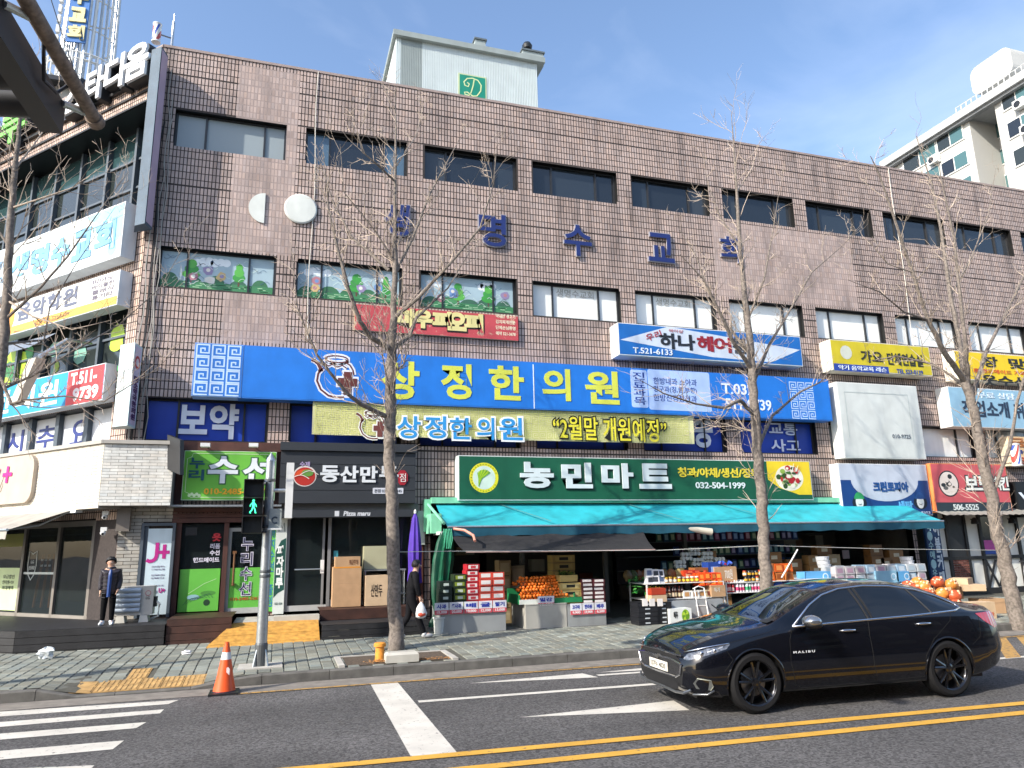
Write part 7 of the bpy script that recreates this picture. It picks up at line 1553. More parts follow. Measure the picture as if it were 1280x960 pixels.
    for s in (1,-1):
        y=.935
        mb.tube([(-.78,s*.87,.955),(-.76,s*.96,.975)],.022,8,M_blkp); mb.blob((-.75,s*1.03,1.03),(.115,.13,.075),M_pt if s<0 else MC.get('mirror_shell') or mat('mirror_shell',(.36,.37,.38),.15,.8,coat=1),16,10); mb.blob((-.765,s*1.03,.990),(.105,.125,.05),M_blkp,16,8)
    mpart('wing_mirror',mb,smooth=True)
    # badge letters on the front door
    mb=MB(); fr=Fr((-.44,yside(-.6,.66)+.004,0),(-1,0,0)); text(mb,fr,'MALIBU',.08,.38,.655,.680,.0,pm('#c9ccd0',.3),off=.02,th=.004,space=1.5); mb.seg=[]; mpart('badge',mb)
    mb=MB()
    for s in (-.55,.05): mb.tube([(-.44,s+.05,1.03),(-.50,s-.3,1.065),(-.56,s-.5,1.09)],.009,5,M_blkp)
    mb.poly([(-.335,-.70,1.0),(-.335,.70,1.0),(-.44,.70,1.035),(-.44,-.70,1.035)],M_blkp); mpart('wiper',mb)
    # wheels
    for cx in (0,RX):
        for s in (1,-1):
            yo=s*.915; ax=Vector((0,s,0)); mb=MB()
            mb.lathe((cx,yo-s*.225,WR),[(.235,0),(.32,.0),(.342,.02),(.345,.05),(.345,.18),(.338,.205),(.31,.225),(.262,.222),(.25,.20)],48,M_ty,axis=ax,caps=False); wh_=mpart('wheel',mb,smooth=True)
            mb=MB(); mb.lathe((cx,yo-s*.225,WR),[(.245,.02),(.236,.06),(.236,.19),(.250,.212),(.256,.215),(.262,.222)],48,M_rim,axis=ax,caps=False); mb.lathe((cx,yo-s*.225,WR),[(.235,.02),(.0,.03)],32,M_blkp,axis=ax); rim_=mpart('rim',mb,sub=wh_,smooth=True)
            mb=MB()
            for k in range(5):
                for dq in (-.17,.17):
                    q=2*math.pi*k/5+.3; a0=q+dq*.5; a1=q+dq*1.25
                    def pt(r,a,dep,wd): 
                        c_=Vector((math.cos(a),0,math.sin(a))); t_=Vector((-math.sin(a),0,math.cos(a))); return Vector((cx,yo-s*dep,WR))+c_*r+t_*wd
                    A4=[pt(.05,a0,.035,-.020),pt(.05,a0,.035,.020),pt(.243,a1,.012,.013),pt(.243,a1,.012,-.013)]; B4=[p-ax*.03 for p in A4]
                    cc=[(A4[0]+A4[1])/2+ax*.008,(A4[2]+A4[3])/2+ax*.006]
                    mb.raw(A4+B4+cc,[(0,8,9,3),(8,1,2,9),(0,3,7,4),(1,5,6,2),(4,7,6,5),(3,9,2,6,7)],M_rim)
            mb.lathe((cx,yo-s*.06,WR),[(.062,0),(.06,.03),(.035,.04),(0,.042)],20,M_rim,axis=ax); mpart('spokes',mb,sub=wh_)
            mb=MB(); mb.lathe((cx,yo-s*.12,WR),[(.165,0),(.165,.02),(.05,.03),(0,.03)],28,mat('brake_disc',(.25,.25,.26),.35,.8),axis=ax); mpart('brake_disc',mb,sub=wh_)
            mb=MB(); n_=40; arc=[(cx+.385*math.cos(q),WR+.385*math.sin(q)) for q in np.linspace(-.42,math.pi+.42,n_)]
            arc=[(x,z) for x,z in arc if z>.2]; mb.tube([(x,s*(yside(x,z)-.004),z) for x,z in arc],.012,6,M_pt)
            L=[(x,s*(yside(x,z)-.002),z) for x,z in arc]; L2=[(x,s*.60,z) for x,z in arc]; k=len(L); mb.raw(L+L2,[(i,i+1,k+i+1,k+i) for i in range(k-1)],M_blkp); mb.poly([(x,s*.60,z) for x,z in arc],M_blkp); mpart('wheel_arch',mb,smooth=False)
    mb=MB(); mb.wbox(-3.7,.7,-.60,.60,.16,.24,M_blkp); mpart('underbody',mb)
    for o,_p in list(T.ch):
        nm=o.name.split('.')[0]
        if nm not in ('headlight','tail_light','fog_lamp','side_window','wing_mirror','door_handle','window_surround','headlight_trim','headlight_insert'): continue
        me=o.data; V=[tuple(v.co) for v in me.vertices]; gr={}
        for p in me.polygons:
            c=p.center; key=(c.y>0,(c.x<-1.9) if nm=='door_handle' else ((c.x<-1.70)+(c.x<-2.62) if nm=='side_window' else 0)); gr.setdefault(key,[]).append((tuple(p.vertices),p.material_index))
        for i,(key,fs_) in enumerate(gr.items()):
            ids={};vv=[];ff=[]
            for f,_m in fs_:
                q=[]
                for a in f:
                    if a not in ids: ids[a]=len(vv); vv.append(V[a])
                    q.append(ids[a])
                ff.append(tuple(q))
            m2=bpy.data.meshes.new(nm); m2.from_pydata(vv,[],ff)
            for mt_ in me.materials: m2.materials.append(mt_)
            m2.polygons.foreach_set('material_index',[m_ for _f,m_ in fs_]); m2.polygons.foreach_set('use_smooth',[True]*len(ff)); m2.update()
            if i==0: o.data=m2
            else: T.part(nm,None,data=(m2,Vector((0,0,0))))
    for o,_p in T.ch:
        if o.name.split('.')[0] in ('wheel','rim','spokes','brake_disc','wheel_arch'): continue
        for v in o.data.vertices:
            if v.co.x>.42: v.co.x=.42+(v.co.x-.42)*.80
            elif v.co.x<RX-.42: v.co.x=RX-.42+(v.co.x-RX+.42)*.84
    T.done()
    fx,fy=5.49,7.90; ang=math.atan2(.155,-2.79)
    # root sits under the front axle, turned to the lane
    T.r.location=(fx+.9*math.sin(-ang+math.pi)*-0-.0+.05,fy+.86,0); T.r.rotation_euler=(0,0,ang)
    T.r.location=(fx+ .86*0.055, fy+.86*.998, 0.010)
    T.r.scale=(2.79/2.83,)*3
build_car()
# ================================================================ STREET FURNITURE
T=Thing('traffic_cone','orange traffic cone with a white band standing on the road by the kerb','traffic cone'); cx,cy=-.63,11.9; M_co=mat('orange_plastic',(.80,.10,.02),.4,var=.08,dirt=.1)
mb=MB(); mb.lathe((cx,cy,.0),[(.155,.035),(.15,.06),(.115,.22),(.088,.38),(.072,.47)],24,M_co,caps=False); mb.lathe((cx,cy,0),[(.058,.56),(.035,.66),(.03,.70),(.018,.70)],24,M_co,caps=False); T.part('cone_body',mb,smooth=True)
mb=MB(); mb.lathe((cx,cy,0),[(.073,.465),(.058,.565)],24,pm('#e3e3e0'),caps=False); T.part('white_band',mb,smooth=True)
mb=MB(); mb.wbox(cx-.2,cx+.2,cy-.2,cy+.2,.0,.03,M_blk); mb.lathe((cx,cy,.03),[(.17,0),(.155,.012)],24,M_blk); T.part('base',mb)
fr=Fr((cx,cy-.10,0),(1,0,0)); mb=MB(); mb.fpoly(fr,[(.02,.30),(.06,.26),(.065,.34),(.04,.37),(.02,.36)],.018,pm('#e8d8d4')); T.part('sticker',mb); T.done()
# pole with pedestrian signal
T=Thing('signal_pole','galvanised steel pole carrying the pedestrian signal at the kerb','pole'); pb=Vector((-.17,13.15,.15)); ptop=at(345,568,13.15); 
mb=MB(); mb.lathe(pb,[(.092,0),(.082,1.2),(.074,ptop.z-pb.z-.12)],20,M_metal,caps=False); mb.lathe((pb.x,pb.y,ptop.z-.12),[(.08,0),(.08,.02),(.05,.07),(0,.16)],20,M_metal); T.part('shaft',mb,smooth=True)
mb=MB(); mb.wbox(pb.x-.34,pb.x+.34,pb.y-.27,pb.y+.32,.13,.172,M_conc)
for k in range(4): a=math.pi/4+k*math.pi/2; c_,s_=math.cos(a),math.sin(a); mb.raw([(pb.x+c_*.08-s_*.01,pb.y+s_*.08+c_*.01,.5),(pb.x+c_*.08+s_*.01,pb.y+s_*.08-c_*.01,.5),(pb.x+c_*.17+s_*.01,pb.y+s_*.17-c_*.01,.165),(pb.x+c_*.17-s_*.01,pb.y+s_*.17+c_*.01,.165),(pb.x+c_*.07-s_*.01,pb.y+s_*.07+c_*.01,.165),(pb.x+c_*.07+s_*.01,pb.y+s_*.07-c_*.01,.165)],[(0,1,2,3),(0,3,4),(1,5,2)],M_metal)
mb.lathe((pb.x,pb.y,.165),[(.105,0),(.10,.33),(.092,.36)],16,mat('weathered_steel','#5a5e60',.5,.4)); T.part('base_collar',mb)
for z in (at(340,602,13.1).z,at(340,660,13.1).z,at(332,716,13.1).z,at(332,722,13.1).z): mb=MB(); mb.lathe((pb.x,pb.y,z),[(.086,0),(.09,.01),(.09,.04),(.086,.05)],18,mat('weathered_steel','#5a5e60',.5,.4)); T.part('clamp',mb)
p=at(344,648,13.0); mb=MB(); mb.wbox(p.x-.10,p.x+.10,12.98,13.1,p.z-.16,p.z+.16,pm('#8f9694')); fr=Fr((p.x,12.98,0),(1,0,0)); stroke(mb,fr,[(.05*math.cos(q),p.z-.03+.05*math.sin(q)) for q in np.linspace(.9,5.4,12)],.022,.004,pm('#2a3a4a')); mb.box(fr,-.11,.11,p.z-.19,p.z-.16,0,.06,pm('#c9ccca')); T.part('button_box',mb); T.done()
p0=at(400,602,13); 
T=Thing('pedestrian_signal','three lamp black pedestrian signal showing a lit green walking figure','traffic signal')
M_sig=mat('black_signal_housing',(.018,.018,.02),.5); Ysg=13.0
c0=at(322,606,Ysg); c1=at(310,662,Ysg)
xs0=at(304,632,Ysg).x; xs1=at(329,632,Ysg).x; zt_s=at(318,599,Ysg).z; zb_s=at(318,667,Ysg).z; hh=(zt_s-zb_s)/3; fr=Fr((0,Ysg,0),(1,0,0)); ww=xs1-xs0
for k in range(3):
    z0=zb_s+k*hh; mb=MB(); mb.box(fr,xs0,xs1,z0+.008,z0+hh-.008,-.2,0,M_sig); 
    # visor: three sided hood
    mb.box(fr,xs0,xs0+.012,z0+.02,z0+hh-.01,0,.14,M_sig); mb.box(fr,xs1-.012,xs1,z0+.02,z0+hh-.01,0,.14,M_sig); mb.box(fr,xs0+.012,xs1-.012,z0+hh-.022,z0+hh-.01,0,.16,M_sig); T.part('lamp_box',mb)
    mb=MB(); mb.box(fr,xs0+.02,xs1-.02,z0+.02,z0+hh-.03,.001,.006,mat('dark_lens',(.02,.024,.024),.3,bump=.3,bscale=300)); T.part('lens',mb)
z0=zb_s+hh; cu=(xs0+xs1)/2; cz=z0+hh*.48; mb=MB(); mg=emis('green_lamp','#3fe0a0',1.6); s=hh/2.2
disc(mb,fr,cu+.01*s,cz+.72*s,.15*s,.010,mg,12)
for pts,wd in (([(0,.55),(.02,.0)],.30),([(.05,.48),(.32,.2),(.38,-.05)],.11),([(-.05,.48),(-.3,.25),(-.36,.0)],.11),([(.03,.02),(.22,-.35),(.30,-.78)],.15),([(-.02,.02),(-.12,-.4),(-.38,-.74)],.15),([(.28,-.78),(.40,-.76)],.08),([(-.36,-.74),(-.22,-.80)],.08)): stroke(mb,fr,[(cu+x*s,cz+y*s) for x,y in pts],wd*s,.010+.0005,mg)
T.part('green_figure',mb)
for y in (602,665):
    mb=MB(); q=at(329,y,13.1); mb.tube([(q.x-.1,13.08,q.z),(q.x+.05,13.08,q.z),(pb.x,13.1,q.z+.0)],.016,6,M_blk if y>650 else M_metal); T.part('bracket',mb)
T.done()
T=Thing('edge_on_sign','narrow white sign seen edge-on held out to the right of the signal pole','sign'); q=at(362,615,13.15); qt=at(367,580,13.15); qb=at(360,648,13.15)
mb=MB(); mb.wbox(qb.x-.06,qb.x+.06,12.95,13.4,qb.z,qt.z,M_white); T.part('sign_board',mb); mb=MB(); z=at(350,613,13.15).z; mb.tube([(pb.x,13.15,z),(qb.x-.05,13.15,z)],.03,8,M_metal); T.part('bracket',mb); T.done()
T=Thing('orange_bollard','short orange capped bollard stump beside the street tree','bollard'); x,y=1.72,12.92; mb=MB(); mb.lathe((x,y,.155),[(.085,0),(.078,.04),(.073,.22)],16,mat('worn_orange',(.70,.27,.03),.7,var=.25,scale=12)); T.part('post',mb,smooth=True); mb=MB(); mb.lathe((x,y,.375),[(.073,0),(.10,.01),(.10,.055),(.085,.07),(0,.075)],16,MC['worn_orange']); T.part('cap',mb,smooth=True); T.done()
T=Thing('concrete_block','rounded white concrete block lying at the foot of the street tree','block'); mb=MB(); c_=.04
x0_,x1_,y0_,y1_,z0_,z1_=1.78,2.32,12.58,12.85,.155,.31
mb.hexa([(x0_,y0_,z0_),(x1_,y0_,z0_),(x1_,y1_,z0_),(x0_,y1_,z0_),(x0_,y0_,z1_-c_),(x1_,y0_,z1_-c_),(x1_,y1_,z1_-c_),(x0_,y1_,z1_-c_)],pm('#b9b6ac')); mb.hexa([(x0_,y0_,z1_-c_+.001),(x1_,y0_,z1_-c_+.001),(x1_,y1_,z1_-c_+.001),(x0_,y1_,z1_-c_+.001),(x0_+c_,y0_+c_,z1_),(x1_-c_,y0_+c_,z1_),(x1_-c_,y1_-c_,z1_),(x0_+c_,y1_-c_,z1_)],pm('#b9b6ac')); T.part('block_body',mb); T.done()
rg=random.Random(3); mb=MB()
for k in range(420):
    x,y=(1.72+rg.gauss(0,.13),12.75+rg.gauss(0,.06)) if k<230 else (rg.uniform(2.3,2.85),12.66+rg.gauss(0,.04)); y=max(y,12.64); a=rg.random()*6.28; l=.02; z=hs(x,y)+.012+rg.random()*.03; mb.poly([(x-l*math.cos(a),y-l*math.sin(a),z),(x+l*.4*math.sin(a),y-l*.4*math.cos(a),z+.008),(x+l*math.cos(a),y+l*math.sin(a),z+.002)],mat('fallen_leaf',(.40,.20,.07),.9,var=.3,scale=30))
struct('fallen_leaves',mb,kind='stuff',label='dry fallen leaves at the foot of the street tree')
# litter
rg=random.Random(6)
def crumple(c,r,m,label,name,cat):
    mb=MB(); n0=len(mb.v); mb.blob(c,r,m,11,8,jit=.35,rg=rg); single(name,mb,None,label,cat)
M_pl=mat('clear_crumpled_plastic',(.62,.66,.68),.15,var=.2,scale=20)
x,y=ground(57,826,.17); crumple((x,y,hs(x,y)+.09),(.13,.10,.10),M_pl,'crumpled clear plastic bag lying on the pavement at the left','plastic_bag','plastic bag')
x,y=ground(233,820,.17); crumple((x,y,hs(x,y)+.035),(.08,.04,.04),pm('#d6d6d8'),'small crushed white cup on the pavement below the ramp','paper_cup','cup')
# outdoor air-conditioning unit
T=Thing('air_conditioner_unit','white outdoor air conditioner with padded slats on two blocks beside the child','air conditioner'); Yac=17.0; q0=at(140,771,Yac); q1=at(198,735,Yac); x0_,x1_=q0.x,q1.x-.08; z0_=.62+.14; z1_=at(170,733,Yac).z
mb=MB(); mb.wbox(x0_,x1_,Yac,Yac+.33,z0_,z1_,pm('#b5b3ac')); T.part('casing',mb); fr=Fr((x0_,Yac,0),(1,0,0)); wa=(x1_-x0_); 
for k in range(5): mb=MB(); zc=z0_+.06+(z1_-z0_-.08)*(k+.42)/5; hh_=(z1_-z0_-.08)/5; mb.raw([fr.P(u,zc+hh_*.46*math.sin(q),.0+.05*math.cos(q)) for u in (.01,wa*.68) for q in np.linspace(-math.pi/2,math.pi/2,8)],[(i,i+8,i+9,i+1) for i in range(7)],pm('#aebac6')); T.part('slat',mb,smooth=True)
mb=MB(); disc(mb,fr,wa*.86,z1_-.14,.055,.003,pm('#b06a70'),16); disc(mb,fr,wa*.86,z1_-.14,.042,.005,pm('#b5b3ac'),16); text(mb,fr,'LG',wa*.81,wa*.91,z1_-.26,z1_-.21,.003,pm('#5a5a58'),off=.02,th=.002); mb.seg=[]; T.part('emblem',mb)
for x in (x0_+.08,x1_-.22): mb=MB(); mb.hexa([(x-.02,Yac-.03,.62),(x+.16,Yac-.03,.62),(x+.16,Yac+.3,.62),(x-.02,Yac+.3,.62),(x,Yac,.755),(x+.13,Yac,.755),(x+.13,Yac+.3,.755),(x,Yac+.3,.755)],pm('#c3c0b6')); T.part('foot_block',mb)
mb=MB(); mb.tube([(x1_,Yac+.1,z0_+.3),(x1_+.12,Yac+.05,z0_+.2),(x1_+.1,Yac+.1,.72),(x1_-.05,Yac+.15,.66)],.025,8,pm('#c9c7c0')); mb.wbox(x1_,x1_+.06,Yac+.05,Yac+.2,z0_+.15,z0_+.35,M_frame); T.part('pipe',mb,smooth=True); T.done()
# ================================================================ PEOPLE
def skin(name,verts,edges,radii,m,sub=2,root=0):
    me=bpy.data.meshes.new(name); me.from_pydata(verts,edges,[]); o=bpy.data.objects.new(name+'_tmp',me); COL.objects.link(o)
    md=o.modifiers.new('skin','SKIN'); sv=me.skin_vertices[0].data
    for i,r in enumerate(radii): sv[i].radius=(r,r) if not hasattr(r,'__len__') else r
    sv[root].use_root=True; md.use_smooth_shade=True; s=o.modifiers.new('sub','SUBSURF'); s.levels=sub; s.render_levels=sub
    dg=bpy.context.evaluated_depsgraph_get(); dg.update(); out=bpy.data.meshes.new_from_object(o.evaluated_get(dg)); bpy.data.objects.remove(o); out.name=name
    out.materials.clear(); out.materials.append(m)
    for p in out.polygons: p.use_smooth=True
    return out
M_skin=mat('skin',(.55,.33,.23),.5,var=.05); M_hair=mat('black_hair',(.007,.006,.006),.5,var=.3,scale=60,bump=.5,bscale=120)
def person(label,base,face,s,J,jacket,trouser,shoe,shirt=None,puffy=False,hairlen=0,hk=1.0):
    """J: joints in a unit body 1.0 tall, x right of the person, y forward, z up"""
    T=Thing('person',label,'person',base=Vector((0,0,0)))
    names=list(J); idx={n:i for i,n in enumerate(names)}
    def chain(ns,m,nm,extra=None,sub=None,lvl=2):
        vs=[];ed=[];rr=[];id_={}
        for ch in ns:
            prev=None
            for (n_,r) in ch:
                if isinstance(n_,str): p=J[n_]; key=n_
                else: p=n_; key=tuple(n_)
                if key not in id_: id_[key]=len(vs); vs.append(tuple(q*s for q in p)); rr.append(tuple(q*s for q in r) if hasattr(r,'__len__') else r*s)
                if prev is not None: ed.append((prev,id_[key]))
                prev=id_[key]
        me=skin(nm,vs,ed,rr,m,lvl); return T.part(nm,None,sub=sub,data=(me,Vector((0,0,0))))
    # continuous body: trunk, neck, head core, arms with fingers, legs
    arms=[]
    for sd in ('L','R'):
        arms.append([('neck',.030),('sh'+sd,.034),('el'+sd,.025),('wr'+sd,.017),('ha'+sd,(.022,.013))])
    body=[[('pelvis',(.078,.058)),('waist',(.068,.052)),('chest',(.082,.058)),('neck',.030),('headb',.034*hk),('head',(.052*hk,.060*hk)),('top',(.042*hk,.048*hk))]]
    for sd in ('L','R'): body.append([('pelvis',(.078,.058)),('hip'+sd,.052),('kn'+sd,.034),('an'+sd,.022),('to'+sd,.022)])
    b=chain(body+arms,M_skin,'body')
    for sd in ('L','R'):      # fingers as short chains rooted in the palm
        h=Vector(J['ha'+sd]); w_=Vector(J['wr'+sd]); d=(h-w_).normalized(); side=d.cross(Vector((0,1,0))); side=side.normalized() if side.length>.1 else Vector((1,0,0))
        fwd=Vector((0,1,0))
        for k in range(4):
            o_=h+fwd*(.012*(k-1.5)/1.0)*1.0; L=(.034,.040,.038,.030)[k]; p1=o_+d*L*.55; p2=o_+d*L*.9+side*(-.008 if sd=='L' else .008)
            chain([[(tuple(o_-d*.01),.0055),(tuple(p1),.005),(tuple(p2),.0042)]],M_skin,'finger',lvl=1)
        o_=w_+d*.012+fwd*.012; chain([[(tuple(o_),.0065),(tuple(o_+d*.018+fwd*.016),.006),(tuple(o_+d*.034+fwd*.02),.005)]],M_skin,'thumb',lvl=1)
    # face
    H_=Vector(J['head'])*s; fd=Vector(face).normalized(); sdv=fd.cross(Vector((0,0,1))).normalized(); r=.055*s*hk; up=Vector((0,0,1))
    mb=MB()
    for q in (-1,1): 
        c=H_+fd*r*1.0+sdv*q*.020*s*hk+up*.004*s; mb.blob(c,(.008*s,.008*s,.005*s),pm('#e8e4e0'),8,5); mb.blob(c+fd*.005*s,(.0045*s,)*3,M_hair,6,4); mb.tube([c+up*.011*s-sdv*.010*s+fd*.003*s,c+up*.013*s+fd*.004*s,c+up*.011*s+sdv*.010*s+fd*.002*s],.0018*s,4,M_hair)
    T.part('eye',mb); mb=MB(); mb.blob(H_+fd*r*1.12-up*.010*s,(.007*s,.009*s,.013*s),M_skin,8,6); T.part('nose',mb,smooth=True)
    mb=MB(); mb.blob(H_+fd*r*1.0-up*.031*s,(.012*s,.008*s,.0035*s),mat('lips',(.45,.16,.13),.4),8,5); T.part('mouth',mb,smooth=True)
    mb=MB()
    for q in (-1,1): mb.blob(H_+sdv*q*.054*s*hk-up*.004*s,(.007*s,.011*s,.016*s),M_skin,8,6)
    T.part('ear',mb,smooth=True)
    # hair cap: shell over crown, back and fringe
    mb=MB(); rgh=random.Random(5); vs=[];n_=26;m_=12
    for i in range(m_+1):
        for k in range(n_):
            q=2*math.pi*k/n_; fr_=math.cos(q); # 1 = towards face
            low=1.25+(hairlen*.5) if fr_<.15 else (.95-.34*(fr_-.15)/.85 if fr_<.999 else .61)
            th=low*(i/m_)*math.pi/2*1.08; rr_=.064*s*hk*(1+.05*rgh.uniform(-1,1))
            vs.append(H_+up*.016*s+ (fd*fr_+sdv*math.sin(q))*rr_*math.sin(th)*(1.0 if fr_>.2 else 1.04)+up*rr_*math.cos(th)*1.02)
    mb.raw(vs,[(i*n_+k,(i+1)*n_+k,(i+1)*n_+(k+1)%n_,i*n_+(k+1)%n_) for i in range(m_) for k in range(n_)],M_hair); T.part('hair',mb,smooth=True)
    # clothing
    tr=[[(J['pelvis'],(.088,.068)),(J['waist'],(.080,.064))]]
    for sd in ('L','R'):
        k_=Vector(J['kn'+sd]); a_=Vector(J['an'+sd]); tr.append([(J['pelvis'],(.088,.068)),(J['hip'+sd],.062),(J['kn'+sd],.046),(tuple(k_*.4+a_*.6),.040),(tuple(a_+Vector((0,0,.012))),.036)])
    chain([[(n_ if not isinstance(n_,tuple) else n_,r_) for n_,r_ in c] for c in tr],trouser,'trousers')
    jr=1.25 if puffy else 1.05
    jk=[[(J['hem'],(.098*jr,.080*jr)),(J['waist'],(.088*jr,.072*jr)),(J['chest'],(.098*jr,.076*jr)),(J['collar'],(.045*jr,.042*jr))]]
    for sd in ('L','R'):
        e_=Vector(J['el'+sd]); w_=Vector(J['wr'+sd]); jk.append([(J['collar'],(.045*jr,.042*jr)),(J['sh'+sd],.046*jr),(J['el'+sd],.038*jr),(tuple(e_*.45+w_*.55),.034*jr),(tuple(w_*.95+e_*.05),.029*jr)])
    chain(jk,jacket,'jacket')
    if shirt:
        c=Vector(J['chest'])*s; w_=Vector(J['waist'])*s; hm=Vector(J['hem'])*s; f=Vector((0,1,0)); mb=MB(); d_=.082*jr*s
        pts=[]
        for z_,hw,dd in ((Vector(J['collar'])[2]*s-.012*s,.016,.045*jr*s+.004),(c[2]+.02*s,.022,d_*.93),(c[2]-.03*s,.026,d_*.98),(w_[2],.026,d_*.98),(hm[2]+.01*s,.024,d_*1.04)):
            pts.append([(-hw*s,dd-.004*s,z_),(0,dd+.006*s,z_),(hw*s,dd-.004*s,z_)])
        vs=[p for r_ in pts for p in r_]; mb.raw(vs,[(i*3+k,i*3+k+1,(i+1)*3+k+1,(i+1)*3+k) for i in range(4) for k in range(2)],shirt); T.part('shirt_front',mb,smooth=True)
    if puffy:
        for k in range(7):   # quilting rings
            z_=(J['hem'][2]+(J['chest'][2]+.03-J['hem'][2])*k/6.2)*s; mb=MB(); rx=(.098-.006*abs(k-3)/3)*jr*s*1.02; ry=.080*jr*s*1.0; pts=[(rx*math.cos(q),J['waist'][1]*s+ry*math.sin(q),z_+.004*s*math.sin(3*q)) for q in np.linspace(R(112),R(428),26)]; mb.tube(pts,.006*s,5,pm('#18171c')); T.part('quilt_seam',mb)
        mb=MB(); c=Vector(J['collar'])*s; mb.lathe(c-up*.012*s,[(.052*s,0),(.066*s,.012*s),(.060*s,.034*s),(.044*s,.040*s)],16,jacket,caps=False); T.part('hood_collar',mb,smooth=True)
    else:
        mb=MB(); c=Vector(J['collar'])*s; mb.lathe(c-up*.01*s,[(.046*s,0),(.044*s,.02*s),(.038*s,.03*s)],16,jacket,caps=False); T.part('collar',mb,smooth=True)
    for sd in ('L','R'):
        a_=Vector(J['an'+sd])*s; t_=Vector(J['to'+sd])*s; d=(t_-a_); d.z=0; d=d.normalized() if d.length>1e-4 else Vector((0,1,0)); rot=Matrix(((d.x,-d.y,0),(d.y,d.x,0),(0,0,1))).to_3x3()
        mb=MB(); c=(a_+t_)/2+Vector((0,0,-.014*s)); pitch=math.atan2(t_.z-a_.z+.028*s,max((t_-a_).xy.length,.001))
        mb.blob(c,(.078*s,.032*s,.030*s),shoe,14,8,rot=Matrix.Rotation(0,3,'Z')@rot); mb.blob(a_+Vector((0,0,.0)),(.034*s,.032*s,.034*s),shoe,12,7); T.part('shoe',mb,smooth=True)
    T.done(); T.r.location=base; return T
kb=at(133,779.5,16.75); kt=at(130,697.5,16.75); ks=kt.z-.62
Jk=dict(pelvis=(0,0,.50),waist=(0,.0,.60),hem=(0,0,.40),chest=(0,0,.74),neck=(0,0,.83),collar=(0,.004,.825),headb=(.004,.012,.875),head=(.012,.016,.915),top=(.018,.006,.95),
 shL=(-.098,0,.785),shR=(.098,0,.785),elL=(-.128,-.02,.635),elR=(.122,-.01,.63),wrL=(-.118,.05,.50),wrR=(.118,.02,.49),haL=(-.105,.075,.468),haR=(.118,.03,.445),
 hipL=(-.05,0,.47),hipR=(.05,0,.47),knL=(-.058,.008,.265),knR=(.058,.008,.265),anL=(-.06,0,.045),anR=(.06,0,.045),toL=(-.078,.085,.024),toR=(.075,.085,.024))
# the child's front is turned to the street (-Y)
def turn(J,a):
    c,s_=math.cos(a),math.sin(a); return {k:(x*c-y*s_,x*s_+y*c,z) for k,(x,y,z) in J.items()}
pk=person('child in a dark quilted long coat and blue top standing on the black deck',Vector((at(133,779,16.75).x,16.75,.62)),(0.05,1,-.05),ks/.985,Jk,mat('dark_quilted_coat',(.030,.026,.036),.4,var=.3,scale=14,bump=.5,bscale=40,spec=.4),mat('black_trousers',(.005,.005,.006),.9,spec=.15),pm('#c9d0d8'),shirt=pm('#173f80'),puffy=True,hk=1.14)
pk.r.rotation_euler=(0,0,math.pi+R(4))
mt=at(510,702,15.3); ms=mt.z-.20
Jm=dict(pelvis=(0,0,.52),waist=(0,.012,.62),hem=(0,.005,.50),chest=(0,.035,.755),neck=(0,.05,.845),collar=(0,.05,.838),headb=(0,.062,.882),head=(0,.072,.928),top=(0,.062,.968),
 shL=(-.11,.04,.805),shR=(.11,.04,.805),elL=(-.128,-.01,.655),elR=(.125,.06,.65),wrL=(-.12,.05,.53),wrR=(.12,.10,.525),haL=(-.115,.07,.50),haR=(.118,.115,.485),
 hipL=(-.048,0,.49),hipR=(.048,0,.49),knL=(-.05,-.02,.275),knR=(.05,.085,.285),anL=(-.05,-.165,.075),anR=(.05,.175,.05),toL=(-.05,-.10,.022),toR=(.05,.255,.045))
Xm=at(513,797,15.3).x
pm_=person('man in a black jacket and dark trousers walking right with a plastic bag',Vector((Xm,15.3,hs(Xm,15.3))),(0,1,0),ms/.985,Jm,mat('black_jacket',(.006,.006,.008),.8,bump=.3,bscale=30,spec=.2),mat('charcoal_trousers',(.008,.008,.010),.9,spec=.15),pm('#a9abad'))
pm_.r.rotation_euler=(0,0,R(-90))
s=ms/.985
# right hand (towards the street) carries the bag; after the turn x->-y, y->x
hx,hy,hz=Xm+.115*s,15.3-.118*s,hs(Xm,15.3)+.455*s
T=Thing('carrier_bag','white plastic carrier bag with red contents in the walking man\'s hand','bag'); mb=MB(); vs=[];n_=18
for z,rx,ry in ((hz+.02,.012,.012),(hz-.03,.05,.03),(hz-.09,.085,.055),(hz-.20,.115,.075),(hz-.27,.10,.065),(hz-.30,.05,.03)):
    for k in range(n_): q=2*math.pi*k/n_; w_=1+.10*math.sin(q*5+z*30); vs.append((hx+.0+rx*w_*math.cos(q),hy-.02+ry*w_*math.sin(q),z))
mb.raw(vs,[(i*n_+k,(i+1)*n_+k,(i+1)*n_+(k+1)%n_,i*n_+(k+1)%n_) for i in range(5) for k in range(n_)],mat('white_plastic_film',(.66,.66,.66),.3,var=.1)); T.part('film',mb,smooth=True); mb=MB(); mb.blob((hx,hy-.06,hz-.22),(.09,.045,.05),pm('#c9523a'),12,7); T.part('contents',mb,smooth=True); T.done()
